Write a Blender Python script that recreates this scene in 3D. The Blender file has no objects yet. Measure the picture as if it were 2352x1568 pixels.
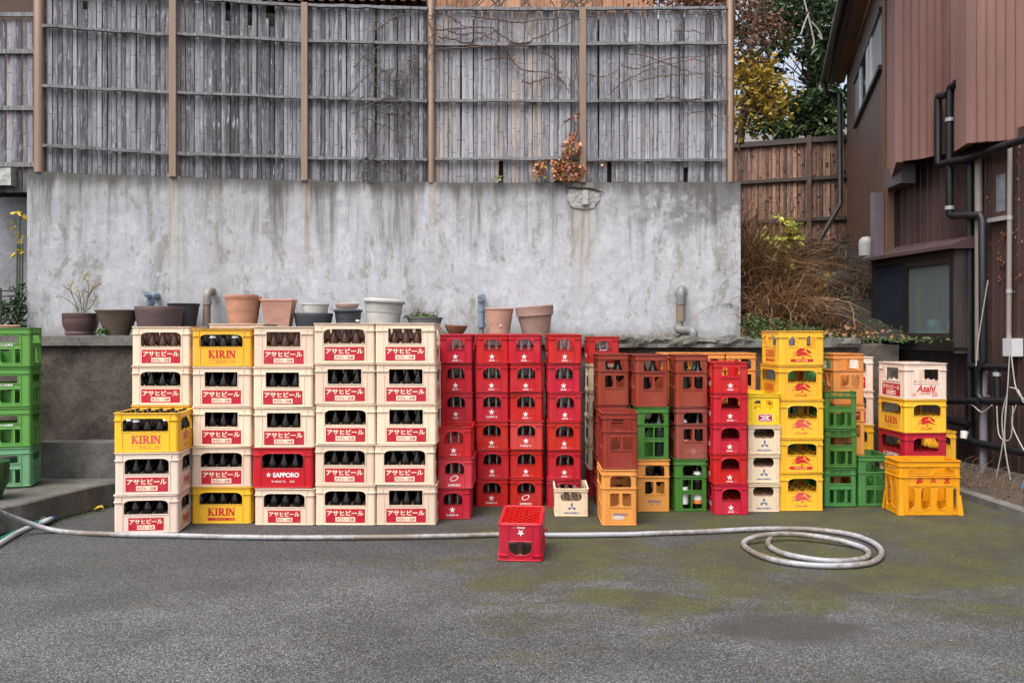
import bpy, math, random
from mathutils import Vector, Matrix, noise
R = math.radians
rnd = random.Random(11)
sc = bpy.context.scene
COL = sc.collection

# ---------------------------------------------------------------- camera, sky, sun, exposure
F, CH, CX, HY = 1929.4, 1.45, 1176.0, 761.0      # focal length / eye height / picture centre in a 2352 px wide frame
cam = bpy.data.cameras.new('camera')
cam.sensor_width = 36.0
cam.lens = 36.0 * F / 2352.0
cam.shift_y = -0.00996
cam.clip_end = 2000.0
co = bpy.data.objects.new('camera', cam)
COL.objects.link(co)
co.location = (0, 0, CH)
co.rotation_euler = (R(90), 0, 0)
sc.camera = co
SUN_EL, SUN_AZ = 62.0, 212.0
w = bpy.data.worlds.new('World')
sc.world = w
w.use_nodes = True
wn = w.node_tree
sky = wn.nodes.new('ShaderNodeTexSky')
sky.sky_type = 'NISHITA'
sky.sun_disc = False
sky.sun_elevation = R(SUN_EL)
sky.sun_rotation = R(SUN_AZ)
sky.air_density = 1.0
sky.dust_density = 6.0
sky.ozone_density = 1.0
bg = wn.nodes['Background']
bg.inputs['Strength'].default_value = 0.115
ov = wn.nodes.new('ShaderNodeHueSaturation')          # thin high overcast: the blue is mostly washed out
ov.inputs['Saturation'].default_value = 0.52
wn.links.new(sky.outputs[0], ov.inputs['Color'])
wn.links.new(ov.outputs[0], bg.inputs[0])
sl = bpy.data.lights.new('sun', 'SUN')
sl.energy = 1.15
sl.angle = R(35)
sl.color = (1.0, 0.955, 0.90)
so = bpy.data.objects.new('sun', sl)
COL.objects.link(so)
sv = Vector((math.sin(R(SUN_AZ)) * math.cos(R(SUN_EL)), math.cos(R(SUN_AZ)) * math.cos(R(SUN_EL)), math.sin(R(SUN_EL))))
so.rotation_euler = sv.to_track_quat('Z', 'Y').to_euler()
sc.view_settings.view_transform = 'Standard'
sc.view_settings.look = 'None'
sc.view_settings.gamma = 1.0
sc.view_settings.exposure = 1.28
sc.render.engine = 'CYCLES'
sc.cycles.max_bounces = 10
sc.cycles.diffuse_bounces = 4
sc.cycles.transmission_bounces = 10
sc.cycles.transparent_max_bounces = 8
sc.cycles.caustics_reflective = False
sc.cycles.caustics_refractive = False
sc.cycles.use_denoising = True

# ---------------------------------------------------------------- helpers
def P(x, y, D):
    return Vector(((x - CX) * D / F, D, CH - (y - HY) * D / F))

def G(x, y, z=0.0):
    D = (CH - z) * F / (y - HY)
    return Vector(((x - CX) * D / F, D, z))

class MB:
    def __init__(s):
        s.v = []; s.f = []; s.c = []; s.has = False
    def add(s, vs, fs, fn=None, c=None):
        b = len(s.v)
        s.v += [tuple(fn(*p)) if fn else tuple(p) for p in vs]
        for f in fs:
            s.f.append([b + i for i in f])
            s.c.append(c or (0.5, 0.5, 0.5, 1))
        if c: s.has = True
        return s
    def box(s, x0, x1, y0, y1, z0, z1, fn=None, c=None):
        vs = [(x, y, z) for z in (z0, z1) for y in (y0, y1) for x in (x0, x1)]
        return s.add(vs, [(0, 2, 3, 1), (4, 5, 7, 6), (0, 1, 5, 4), (2, 6, 7, 3), (0, 4, 6, 2), (1, 3, 7, 5)], fn, c)
    def prism(s, pts, z0, z1, c=None):             # polygon in plan, counter-clockwise
        n = len(pts)
        vs = [(p[0], p[1], z0) for p in pts] + [(p[0], p[1], z1) for p in pts]
        fs = [tuple(range(n))[::-1], tuple(range(n, 2 * n))] + [(i, (i + 1) % n, n + (i + 1) % n, n + i) for i in range(n)]
        return s.add(vs, fs, None, c)
    def tube(s, pts, r, n=8, c=None, cap=True):
        pts = [Vector(p) for p in pts]
        rs = r if isinstance(r, (list, tuple)) else [r] * len(pts)
        vs = []; up = None
        for i, p in enumerate(pts):
            t = (pts[min(i + 1, len(pts) - 1)] - pts[max(i - 1, 0)])
            t = t.normalized() if t.length > 1e-9 else Vector((0, 0, 1))
            if up is None:
                up = t.orthogonal().normalized()
            up = (up - t * up.dot(t))
            up = up.normalized() if up.length > 1e-6 else t.orthogonal().normalized()
            b = t.cross(up)
            for k in range(n):
                a = 2 * math.pi * k / n
                vs.append(p + (up * math.cos(a) + b * math.sin(a)) * rs[i])
        fs = []
        for i in range(len(pts) - 1):
            for k in range(n):
                k2 = (k + 1) % n
                fs.append((i * n + k, i * n + k2, (i + 1) * n + k2, (i + 1) * n + k))
        if cap:
            fs.append(tuple(range(n))[::-1])
            fs.append(tuple(range((len(pts) - 1) * n, len(pts) * n)))
        return s.add(vs, fs, None, c)
    def lathe(s, prof, n=24, fn=None, c=None):
        vs = []; fs = []
        for r, z in prof:
            for k in range(n):
                a = 2 * math.pi * k / n
                vs.append((r * math.cos(a), r * math.sin(a), z))
        for i in range(len(prof) - 1):
            for k in range(n):
                k2 = (k + 1) % n
                fs.append((i * n + k, i * n + k2, (i + 1) * n + k2, (i + 1) * n + k))
        if prof[0][0] > 1e-5: fs.append(tuple(range(n))[::-1])
        if prof[-1][0] > 1e-5: fs.append(tuple(range((len(prof) - 1) * n, len(prof) * n)))
        return s.add(vs, fs, fn, c)
    def mesh(s, name, m, smooth=False):
        me = bpy.data.meshes.new(name)
        me.from_pydata(s.v, [], s.f)
        if s.has:
            a = me.attributes.new('Col', 'FLOAT_COLOR', 'FACE')
            a.data.foreach_set('color', [x for c in s.c for x in c])
        if m: me.materials.append(m)
        if smooth:
            me.polygons.foreach_set('use_smooth', [True] * len(me.polygons))
            try: me.set_sharp_from_angle(angle=R(40))
            except Exception: pass
        me.update()
        return me
    def build(s, name, m, parent=None, smooth=False):
        o = bpy.data.objects.new(name, s.mesh(name, m, smooth))
        COL.objects.link(o)
        if parent: o.parent = parent
        return o

def tag(o, label=None, cat=None, group=None, kind=None):
    if label: o['label'] = label
    if cat: o['category'] = cat
    if group: o['group'] = group
    if kind: o['kind'] = kind
    return o

def empty(name, loc=(0, 0, 0), rz=0.0):
    o = bpy.data.objects.new(name, None)
    o.empty_display_size = 0.1
    COL.objects.link(o)
    o.location = loc
    o.rotation_euler = (0, 0, rz)
    return o

def copy_tree(o, parent=None):
    c = o.copy(); COL.objects.link(c)
    if parent: c.parent = parent
    for ch in list(o.children): copy_tree(ch, c)
    return c

def smoothline(pts, k=8):
    pts = [Vector(p) for p in pts]; out = []
    for i in range(len(pts) - 1):
        a, b, c, d = pts[max(i - 1, 0)], pts[i], pts[i + 1], pts[min(i + 2, len(pts) - 1)]
        for j in range(k):
            t = j / k
            out.append(0.5 * ((2 * b) + (c - a) * t + (2 * a - 5 * b + 4 * c - d) * t * t + (3 * b - a - 3 * c + d) * t ** 3))
    return out + [pts[-1]]

def rounded(x0, y0, x1, y1, r=0.0, k=4):
    """closed outline; r = one radius or (bl, br, tr, tl)"""
    rr = r if isinstance(r, (tuple, list)) else (r,) * 4
    out = []
    for (cx, cy, a0), q in zip(((x0, y0, 180), (x1, y0, 270), (x1, y1, 0), (x0, y1, 90)), rr):
        if isinstance(q, (tuple, list)): qx, qy = q
        else: qx = qy = q
        if qx <= 1e-6:
            out.append((cx, cy)); continue
        sx = qx if cx == x0 else -qx
        sy = qy if cy == y0 else -qy
        for i in range(k + 1):
            a = R(a0 + 90 * i / k)
            out.append((cx + sx + qx * math.cos(a), cy + sy + qy * math.sin(a)))
    return out

def curve_mesh(loops, t, bev=0.0):
    c = bpy.data.curves.new('c', 'CURVE')
    c.dimensions = '2D'; c.fill_mode = 'BOTH'
    c.extrude = max(t / 2 - bev, 1e-5)
    if bev > 0:
        c.bevel_depth = bev; c.bevel_resolution = 0; c.offset = -bev
    for lp in loops:
        s = c.splines.new('POLY')
        s.points.add(len(lp) - 1)
        s.use_cyclic_u = True
        for q, (x, y) in zip(s.points, lp): q.co = (x, y, 0, 1)
    return _tomesh(c)

def _tomesh(c):
    o = bpy.data.objects.new('c', c)
    m = bpy.data.meshes.new_from_object(o)
    vs = [tuple(v.co) for v in m.vertices]
    fs = [tuple(p.vertices) for p in m.polygons]
    bpy.data.objects.remove(o)
    bpy.data.meshes.remove(m)
    bpy.data.curves.remove(c)
    return vs, fs

_tx = {}
def text_mesh(body, bold=0.0):
    if (body, bold) not in _tx:
        c = bpy.data.curves.new('t', 'FONT')
        c.body = body; c.offset = bold; c.resolution_u = 3
        vs, fs = _tomesh(c)
        xs = [v[0] for v in vs]; ys = [v[1] for v in vs]
        x0, x1, y0, y1 = min(xs), max(xs), min(ys), max(ys)
        _tx[(body, bold)] = ([((v[0] - (x0 + x1) / 2) / (x1 - x0), (v[1] - (y0 + y1) / 2) / (y1 - y0)) for v in vs], fs)
    return _tx[(body, bold)]

# ---------------------------------------------------------------- materials
def N(nt, t, ins=None, **props):
    n = nt.nodes.new(t)
    for k, v in props.items(): setattr(n, k, v)
    for k, v in (ins or {}).items():
        s = n.inputs[k]
        if isinstance(v, bpy.types.NodeSocket): nt.links.new(v, s)
        else: s.default_value = v
    return n

def newmat(name):
    m = bpy.data.materials.new(name)
    m.use_nodes = True
    nt = m.node_tree
    return m, nt, nt.nodes['Principled BSDF']

def c4(c): return (c[0], c[1], c[2], 1.0)

def mixc(nt, f, a, b, blend='MIX'):
    n = nt.nodes.new('ShaderNodeMix'); n.data_type = 'RGBA'; n.blend_type = blend
    for i, v in ((0, f), (6, a), (7, b)):
        if isinstance(v, bpy.types.NodeSocket): nt.links.new(v, n.inputs[i])
        else: n.inputs[i].default_value = v if i == 0 else c4(v)
    return n.outputs[2]

def math_(nt, op, a, b=0.0, clamp=False):
    n = nt.nodes.new('ShaderNodeMath'); n.operation = op; n.use_clamp = clamp
    for i, v in ((0, a), (1, b)):
        if isinstance(v, bpy.types.NodeSocket): nt.links.new(v, n.inputs[i])
        else: n.inputs[i].default_value = v
    return n.outputs[0]

def sstep(nt, v, a, b, to0=0.0, to1=1.0):
    n = nt.nodes.new('ShaderNodeMapRange'); n.interpolation_type = 'SMOOTHSTEP'
    nt.links.new(v, n.inputs[0])
    for i, x in zip((1, 2, 3, 4), (a, b, to0, to1)): n.inputs[i].default_value = x
    return n.outputs[0]

def scaled(nt, vec, s):
    return N(nt, 'ShaderNodeVectorMath', {0: vec, 1: s}, operation='MULTIPLY').outputs[0]

def noise_(nt, vec, scale, detail=4.0, rough=0.55, dist=0.0):
    return N(nt, 'ShaderNodeTexNoise', {'Vector': vec, 'Scale': scale, 'Detail': detail, 'Roughness': rough, 'Distortion': dist}).outputs['Fac']

def ramp(nt, f, stops):
    n = nt.nodes.new('ShaderNodeValToRGB')
    nt.links.new(f, n.inputs[0])
    el = n.color_ramp.elements
    while len(el) < len(stops): el.new(0.5)
    for e, (p, c) in zip(el, stops):
        e.position = p; e.color = c4(c) if isinstance(c, (tuple, list)) else (c, c, c, 1)
    return n.outputs[0]

def bump(nt, bs, h, strength, dist=0.01):
    nt.links.new(N(nt, 'ShaderNodeBump', {'Height': h, 'Strength': strength, 'Distance': dist}).outputs[0], bs.inputs['Normal'])

def pos(nt): return nt.nodes.new('ShaderNodeNewGeometry').outputs['Position']
def obc(nt): return nt.nodes.new('ShaderNodeTexCoord').outputs['Object']

_mats = {}
def plastic(name, col, rough=0.42, vary=0.10, dirt=0.26):
    """moulded crate / pot plastic: small hue changes from one to the next, chalky fading, grime specks and scuffs"""
    if name in _mats: return _mats[name]
    m, nt, b = newmat(name)
    oi = nt.nodes.new('ShaderNodeObjectInfo')
    ob = obc(nt)
    off = N(nt, 'ShaderNodeVectorMath', {0: ob, 1: oi.outputs['Location']}, operation='ADD').outputs[0]
    n1 = noise_(nt, off, 5.0, 5.0, 0.6)
    n2 = noise_(nt, scaled(nt, off, (30, 30, 9)), 3.0, 4.0, 0.65)
    hsv = N(nt, 'ShaderNodeHueSaturation', {'Color': c4(col)})
    nt.links.new(math_(nt, 'ADD', math_(nt, 'MULTIPLY', oi.outputs['Random'], vary * 1.6), 1 - vary * 0.8), hsv.inputs['Value'])
    nt.links.new(math_(nt, 'ADD', math_(nt, 'MULTIPLY', oi.outputs['Random'], 0.012), 0.494), hsv.inputs['Hue'])
    c = mixc(nt, sstep(nt, n1, 0.45, 0.85, 0, dirt), hsv.outputs[0], tuple(min(1, x * 0.75 + 0.12) for x in col))
    c = mixc(nt, sstep(nt, n2, 0.60, 0.78, 0, dirt * 1.5), c, tuple(x * 0.45 + 0.02 for x in col))
    n3 = noise_(nt, scaled(nt, off, (16, 16, 2.2)), 1.5, 6.0, 0.7)
    c = mixc(nt, sstep(nt, n3, 0.52, 0.72, 0, dirt * 1.1), c, tuple(x * 0.6 + 0.03 for x in col))
    n4 = noise_(nt, off, 140.0, 2.0, 0.6)
    c = mixc(nt, sstep(nt, n4, 0.68, 0.76, 0, 0.35), c, tuple(x * 0.35 + 0.02 for x in col))
    nt.links.new(c, b.inputs['Base Color'])
    nt.links.new(sstep(nt, n1, 0.3, 0.8, rough - 0.08, rough + 0.15), b.inputs['Roughness'])
    bump(nt, b, n2, 0.06, 0.003)
    _mats[name] = m
    return m

def simple(name, col, rough=0.6, metal=0.0, var=0.25, scale=8.0, bumpy=0.0, stretch=(1, 1, 1)):
    if name in _mats: return _mats[name]
    m, nt, b = newmat(name)
    n1 = noise_(nt, scaled(nt, pos(nt), stretch), scale, 5.0, 0.62)
    c = ramp(nt, n1, [(0.25, tuple(x * (1 - var) for x in col)), (0.75, tuple(min(1, x * (1 + var)) for x in col))])
    nt.links.new(c, b.inputs['Base Color'])
    b.inputs['Roughness'].default_value = rough
    b.inputs['Metallic'].default_value = metal
    if bumpy: bump(nt, b, n1, bumpy, 0.02)
    _mats[name] = m
    return m

def ink(name, col, rough=0.5):
    if name in _mats: return _mats[name]
    m, nt, b = newmat(name)
    n1 = math_(nt, 'ADD', math_(nt, 'MULTIPLY', noise_(nt, pos(nt), 90.0, 5.0, 0.7), 0.5), math_(nt, 'MULTIPLY', noise_(nt, pos(nt), 9.0, 4.0, 0.6), 0.5))
    nt.links.new(mixc(nt, sstep(nt, n1, 0.50, 0.66, 0, 0.42), col, tuple(x * 0.75 + 0.12 for x in col)), b.inputs['Base Color'])
    b.inputs['Roughness'].default_value = rough
    _mats[name] = m
    return m

def leafmat(name, a, b_, rough=0.55, trans=0.25):
    """leaf colour picked per leaf from the face colour attribute"""
    if name in _mats: return _mats[name]
    m, nt, b = newmat(name)
    at = N(nt, 'ShaderNodeAttribute', attribute_name='Col')
    sp = N(nt, 'ShaderNodeSeparateColor', {0: at.outputs['Color']})
    c = mixc(nt, sp.outputs[0], a, b_)
    nt.links.new(c, b.inputs['Base Color'])
    b.inputs['Roughness'].default_value = rough
    if trans:
        tr = N(nt, 'ShaderNodeBsdfTranslucent', {'Color': c})
        mx = N(nt, 'ShaderNodeMixShader', {0: trans})
        nt.links.new(b.outputs[0], mx.inputs[1]); nt.links.new(tr.outputs[0], mx.inputs[2])
        nt.links.new(mx.outputs[0], nt.nodes['Material Output'].inputs[0])
    _mats[name] = m
    return m

def asphalt():
    m, nt, b = newmat('asphalt')
    p = pos(nt)
    x = N(nt, 'ShaderNodeSeparateXYZ', {0: p})
    v = N(nt, 'ShaderNodeTexVoronoi', {'Vector': p, 'Scale': 125.0, 'Randomness': 1.0})
    v2 = N(nt, 'ShaderNodeTexVoronoi', {'Vector': p, 'Scale': 290.0})
    sc1 = N(nt, 'ShaderNodeSeparateColor', {0: v.outputs['Color']})
    sc2 = N(nt, 'ShaderNodeSeparateColor', {0: v2.outputs['Color']})
    stone = math_(nt, 'ADD', math_(nt, 'MULTIPLY', sc1.outputs[0], 0.65), math_(nt, 'MULTIPLY', sc2.outputs[1], 0.35))
    c = ramp(nt, stone, [(0.14, (0.024, 0.0245, 0.0265)), (0.42, (0.060, 0.061, 0.065)), (0.70, (0.102, 0.103, 0.108)), (0.93, (0.178, 0.179, 0.185))])
    crev = sstep(nt, v.outputs['Distance'], 0.35, 0.75)
    c = mixc(nt, crev, c, (0.020, 0.020, 0.020))
    big = noise_(nt, p, 0.8, 6.0, 0.6)
    c = mixc(nt, sstep(nt, big, 0.35, 0.7, 0.0, 0.45), c, mixc(nt, 0.5, c, (0.03, 0.03, 0.032)))
    # paler, more worn stone towards the middle of the yard
    worn = math_(nt, 'MULTIPLY', sstep(nt, x.outputs[1], 5.9, 4.2), sstep(nt, noise_(nt, p, 1.7, 4.0), 0.35, 0.65, 0.35, 1.0))
    c = mixc(nt, math_(nt, 'MULTIPLY', worn, 0.75), c, mixc(nt, 1.0, c, (1.95, 1.95, 1.96), 'MULTIPLY'))
    c = mixc(nt, 1.0, c, ramp(nt, noise_(nt, scaled(nt, p, (0.5, 1.3, 1)), 1.1, 6.0, 0.62, 0.4), [(0.30, 0.62), (0.5, 0.95), (0.70, 1.22)]), 'MULTIPLY')
    # earth-coloured traces
    rust = math_(nt, 'MULTIPLY', sstep(nt, noise_(nt, scaled(nt, p, (0.9, 2.6, 1)), 2.4, 6.0, 0.7), 0.66, 0.74), 0.35)
    c = mixc(nt, rust, c, (0.16, 0.10, 0.065))
    # moss: strongest on the right, next to the crates, broken up by the stones
    reg = math_(nt, 'MULTIPLY', sstep(nt, x.outputs[0], -1.2, 0.4), sstep(nt, x.outputs[1], 2.7, 5.3))
    mn = math_(nt, 'ADD', math_(nt, 'MULTIPLY', noise_(nt, scaled(nt, p, (0.8, 1.5, 1)), 1.7, 8.0, 0.68, 0.5), 0.80), math_(nt, 'MULTIPLY', noise_(nt, p, 34.0, 3.0, 0.7), 0.20))
    mm = sstep(nt, math_(nt, 'ADD', mn, math_(nt, 'MULTIPLY', reg, 0.215)), 0.55, 0.75)
    moss = sstep(nt, math_(nt, 'SUBTRACT', math_(nt, 'MULTIPLY', mm, 1.08), sc2.outputs[0]), -0.12, 0.22)
    mc = mixc(nt, sc1.outputs[2], (0.020, 0.023, 0.005), (0.082, 0.083, 0.010))
    mc = mixc(nt, sstep(nt, noise_(nt, p, 3.0, 5.0, 0.6), 0.4, 0.62), mc, (0.034, 0.029, 0.012))
    c = mixc(nt, math_(nt, 'MULTIPLY', moss, 0.85), c, mc)
    # oil-dark damp patch
    d = N(nt, 'ShaderNodeVectorMath', {0: scaled(nt, p, (1.0, 1.9, 0.0)), 1: (1.36, 4.10 * 1.9, 0)}, operation='DISTANCE').outputs['Value']
    damp = sstep(nt, math_(nt, 'ADD', d, math_(nt, 'MULTIPLY', noise_(nt, p, 6.0, 4.0), 0.45)), 0.78, 0.42, 0, 0.8)
    c = mixc(nt, damp, c, (0.03, 0.028, 0.025))
    nt.links.new(c, b.inputs['Base Color'])
    b.inputs['Roughness'].default_value = 0.8
    h = math_(nt, 'ADD', math_(nt, 'MULTIPLY', v.outputs['Distance'], -1.0), math_(nt, 'MULTIPLY', v2.outputs['Distance'], -0.5))
    bump(nt, b, h, 0.8, 0.006)
    return m

def concrete_wall_mat():
    m, nt, b = newmat('streaked_concrete')
    p = pos(nt)
    x = N(nt, 'ShaderNodeSeparateXYZ', {0: p})
    X, Z = x.outputs[0], x.outputs[2]
    flat = scaled(nt, p, (1, 0.3, 1))
    patch = noise_(nt, scaled(nt, p, (3.0, .3, 1.1)), 1.5, 10.0, 0.72, 0.5)
    fine = noise_(nt, flat, 11.0, 6.0, 0.7)
    streak = noise_(nt, scaled(nt, p, (5.5, .3, 0.42)), 1.0, 9.0, 0.72, 0.25)
    thin = noise_(nt, scaled(nt, p, (32, .3, 0.9)), 1.0, 4.0, 0.6)
    c = mixc(nt, sstep(nt, fine, 0.3, 0.7), (0.345, 0.362, 0.395), (0.470, 0.487, 0.522))
    pm = sstep(nt, math_(nt, 'ADD', math_(nt, 'MULTIPLY', patch, 0.62), math_(nt, 'MULTIPLY', fine, 0.38)), 0.50, 0.585)
    c = mixc(nt, math_(nt, 'MULTIPLY', pm, 0.85), c, (0.225, 0.220, 0.205))
    pw = sstep(nt, math_(nt, 'ADD', math_(nt, 'MULTIPLY', noise_(nt, scaled(nt, p, (4.0, .3, 2.2)), 1.5, 10.0, 0.75, 0.6), 0.7), math_(nt, 'MULTIPLY', fine, 0.3)), 0.53, 0.57)
    c = mixc(nt, math_(nt, 'MULTIPLY', pw, 0.55), c, (0.50, 0.515, 0.543))
    c = mixc(nt, sstep(nt, noise_(nt, scaled(nt, p, (2.2, .3, 0.5)), 1.0, 6.0, .6), .52, .72, 0, .45), c, (0.27, 0.255, 0.225))
    up = sstep(nt, Z, 1.9, 2.8)
    film = math_(nt, 'MULTIPLY', sstep(nt, math_(nt, 'ADD', Z, math_(nt, 'MULTIPLY', math_(nt, 'SUBTRACT', streak, 0.5), 1.6)), 2.25, 2.95), 0.46)      # grey algae film creeping down from the coping
    c = mixc(nt, film, c, (0.185, 0.180, 0.168))
    sm = math_(nt, 'MULTIPLY', sstep(nt, streak, 0.50, 0.66), math_(nt, 'ADD', math_(nt, 'MULTIPLY', up, 0.85), 0.08))
    c = mixc(nt, sm, c, (0.115, 0.112, 0.108))
    c = mixc(nt, math_(nt, 'MULTIPLY', sstep(nt, thin, 0.56, 0.70), math_(nt, 'MULTIPLY', up, 0.5)), c, (0.42, 0.425, 0.43))
    # mould on the top edge and in the upper right
    edge = math_(nt, 'MULTIPLY', sstep(nt, math_(nt, 'ADD', Z, math_(nt, 'MULTIPLY', streak, 0.45)), 2.98, 3.16), 0.85)
    c = mixc(nt, edge, c, (0.06, 0.057, 0.05))
    ur = math_(nt, 'MULTIPLY', sstep(nt, X, 0.5, 1.8), sstep(nt, Z, 2.05, 2.75))
    mould = noise_(nt, flat, 4.2, 9.0, 0.75)
    mm = sstep(nt, math_(nt, 'ADD', math_(nt, 'MULTIPLY', ur, 0.16), mould), 0.54, 0.67)
    c = mixc(nt, math_(nt, 'MULTIPLY', mm, math_(nt, 'ADD', math_(nt, 'MULTIPLY', ur, 0.62), 0.08)), c, (0.07, 0.068, 0.066))
    # lime and rust runs under the fence posts
    for px, wd, zl in ((-3.28, 0.05, 1.9), (-2.04, 0.04, 2.1), (-0.815, 0.045, 2.45), (0.72, 0.11, 2.0)):
        dx = math_(nt, 'ABSOLUTE', math_(nt, 'ADD', math_(nt, 'SUBTRACT', X, px), math_(nt, 'MULTIPLY', math_(nt, 'SUBTRACT', streak, 0.5), 0.16)))
        mk = math_(nt, 'MULTIPLY', sstep(nt, dx, wd * 1.6, wd * 0.2), sstep(nt, Z, zl - 0.5, zl + 0.5))
        c = mixc(nt, math_(nt, 'MULTIPLY', mk, 0.5), c, mixc(nt, sstep(nt, thin, 0.40, 0.6), (0.25, 0.19, 0.13), (0.44, 0.41, 0.36)))
    # weathering cracks (fine dark net)
    vc = N(nt, 'ShaderNodeTexVoronoi', {'Vector': N(nt, 'ShaderNodeVectorMath', {0: flat, 1: scaled(nt, N(nt, 'ShaderNodeTexNoise', {'Vector': flat, 'Scale': 5.0}).outputs['Color'], (.25, .25, .25))}, operation='ADD').outputs[0], 'Scale': 4.5}, feature='DISTANCE_TO_EDGE')
    cr = math_(nt, 'MULTIPLY', sstep(nt, vc.outputs['Distance'], 0.012, 0.002), sstep(nt, noise_(nt, flat, 1.1), 0.5, 0.62, 0, 0.35))
    c = mixc(nt, cr, c, (0.16, 0.16, 0.16))
    low = math_(nt, 'MULTIPLY', sstep(nt, math_(nt, 'ADD', Z, math_(nt, 'MULTIPLY', fine, 0.2)), 1.66, 1.48), 0.5)
    c = mixc(nt, low, c, (0.19, 0.17, 0.145))
    nt.links.new(c, b.inputs['Base Color'])
    b.inputs['Roughness'].default_value = 0.85
    bump(nt, b, math_(nt, 'ADD', fine, math_(nt, 'MULTIPLY', pm, -0.3)), 0.25, 0.02)
    return m

def grimy_concrete(name, lo, hi, moss=0.0, scale=3.0):
    m, nt, b = newmat(name)
    p = pos(nt)
    n1 = noise_(nt, p, scale, 8.0, 0.68, 0.3)
    n2 = noise_(nt, p, 38.0, 5.0, 0.7)
    f = math_(nt, 'ADD', math_(nt, 'MULTIPLY', n1, 0.68), math_(nt, 'MULTIPLY', n2, 0.32))
    c = ramp(nt, f, [(0.36, lo), (0.52, tuple((a + b_) / 2 for a, b_ in zip(lo, hi))), (0.66, hi)])
    c = mixc(nt, sstep(nt, noise_(nt, p, 90.0, 3.0, 0.6), 0.60, 0.72, 0, 0.5), c, tuple(x * 0.4 for x in lo))
    br = noise_(nt, scaled(nt, p, (1.4, 1.4, 0.6)), 1.6, 5.0, 0.6)
    c = mixc(nt, sstep(nt, br, 0.52, 0.7, 0, 0.45), c, (lo[0] * 1.4 + 0.01, lo[1] * 1.25 + 0.004, lo[2] * 0.9))
    if moss:
        up = N(nt, 'ShaderNodeSeparateXYZ', {0: nt.nodes.new('ShaderNodeNewGeometry').outputs['Normal']}).outputs[2]
        mk = math_(nt, 'MULTIPLY', sstep(nt, noise_(nt, p, 5.0, 6.0, 0.7), 0.48, 0.62, 0, moss), sstep(nt, up, 0.2, 0.8, 0.25, 1.0))
        c = mixc(nt, mk, c, (0.055, 0.065, 0.012))
    nt.links.new(c, b.inputs['Base Color'])
    b.inputs['Roughness'].default_value = 0.88
    bump(nt, b, f, 0.5, 0.03)
    return m

def bamboo_mat(name, lo, hi, fresh):
    """Col = (shade, offset of the nodes, bare-wood amount); grain runs along the cane"""
    m, nt, b = newmat(name)
    p = pos(nt)
    at = N(nt, 'ShaderNodeSeparateColor', {0: N(nt, 'ShaderNodeAttribute', attribute_name='Col').outputs['Color']})
    Z = N(nt, 'ShaderNodeSeparateXYZ', {0: p}).outputs[2]
    grain = noise_(nt, scaled(nt, p, (70, 20, 2.2)), 1.0, 6.0, 0.65)
    blot = noise_(nt, N(nt, 'ShaderNodeVectorMath', {0: scaled(nt, p, (26, 6, 2.6)), 1: N(nt, 'ShaderNodeCombineXYZ', {2: math_(nt, 'MULTIPLY', at.outputs[1], 40.0)}).outputs[0]}, operation='ADD').outputs[0], 1.0, 7.0, 0.74, 0.3)
    f = math_(nt, 'ADD', math_(nt, 'MULTIPLY', at.outputs[0], 0.30), math_(nt, 'ADD', math_(nt, 'MULTIPLY', grain, 0.34), math_(nt, 'MULTIPLY', blot, 0.44)))
    c = ramp(nt, f, [(0.34, tuple(x * 0.45 for x in lo)), (0.45, lo), (0.56, tuple((a + b_) / 2 for a, b_ in zip(lo, hi))), (0.70, hi)])
    # worn-through pale bare cane
    bare = math_(nt, 'MULTIPLY', sstep(nt, noise_(nt, scaled(nt, p, (12, 3, 1.3)), 1.0, 6.0, 0.7), 0.46, 0.58), at.outputs[2])
    c = mixc(nt, math_(nt, 'MULTIPLY', bare, 0.85), c, fresh)
    # whitish bloom flecks and black mildew
    c = mixc(nt, sstep(nt, noise_(nt, scaled(nt, p, (60, 10, 7)), 1.0, 5.0, 0.7), 0.555, 0.655, 0, 0.65), c, tuple(min(1, x * 1.5) for x in hi))
    c = mixc(nt, sstep(nt, noise_(nt, scaled(nt, p, (26, 8, 3.4)), 1.0, 7.0, 0.75), 0.545, 0.67, 0, 0.8), c, tuple(x * 0.28 for x in lo))
    # nodes
    ph = math_(nt, 'FRACT', math_(nt, 'ADD', math_(nt, 'MULTIPLY', Z, 2.7), math_(nt, 'MULTIPLY', at.outputs[1], 13.0)))
    node = math_(nt, 'LESS_THAN', ph, 0.022)
    c = mixc(nt, math_(nt, 'MULTIPLY', node, 0.6), c, tuple(x * 0.35 for x in lo))
    # darker towards the foot of the fence
    foot = math_(nt, 'MULTIPLY', sstep(nt, math_(nt, 'ADD', Z, math_(nt, 'MULTIPLY', blot, 0.35)), 3.28, 3.02), 0.45)
    c = mixc(nt, foot, c, tuple(x * 0.4 for x in lo))
    nt.links.new(c, b.inputs['Base Color'])
    b.inputs['Roughness'].default_value = 0.75
    bump(nt, b, math_(nt, 'ADD', grain, math_(nt, 'MULTIPLY', node, 1.2)), 0.35, 0.006)
    return m

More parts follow.
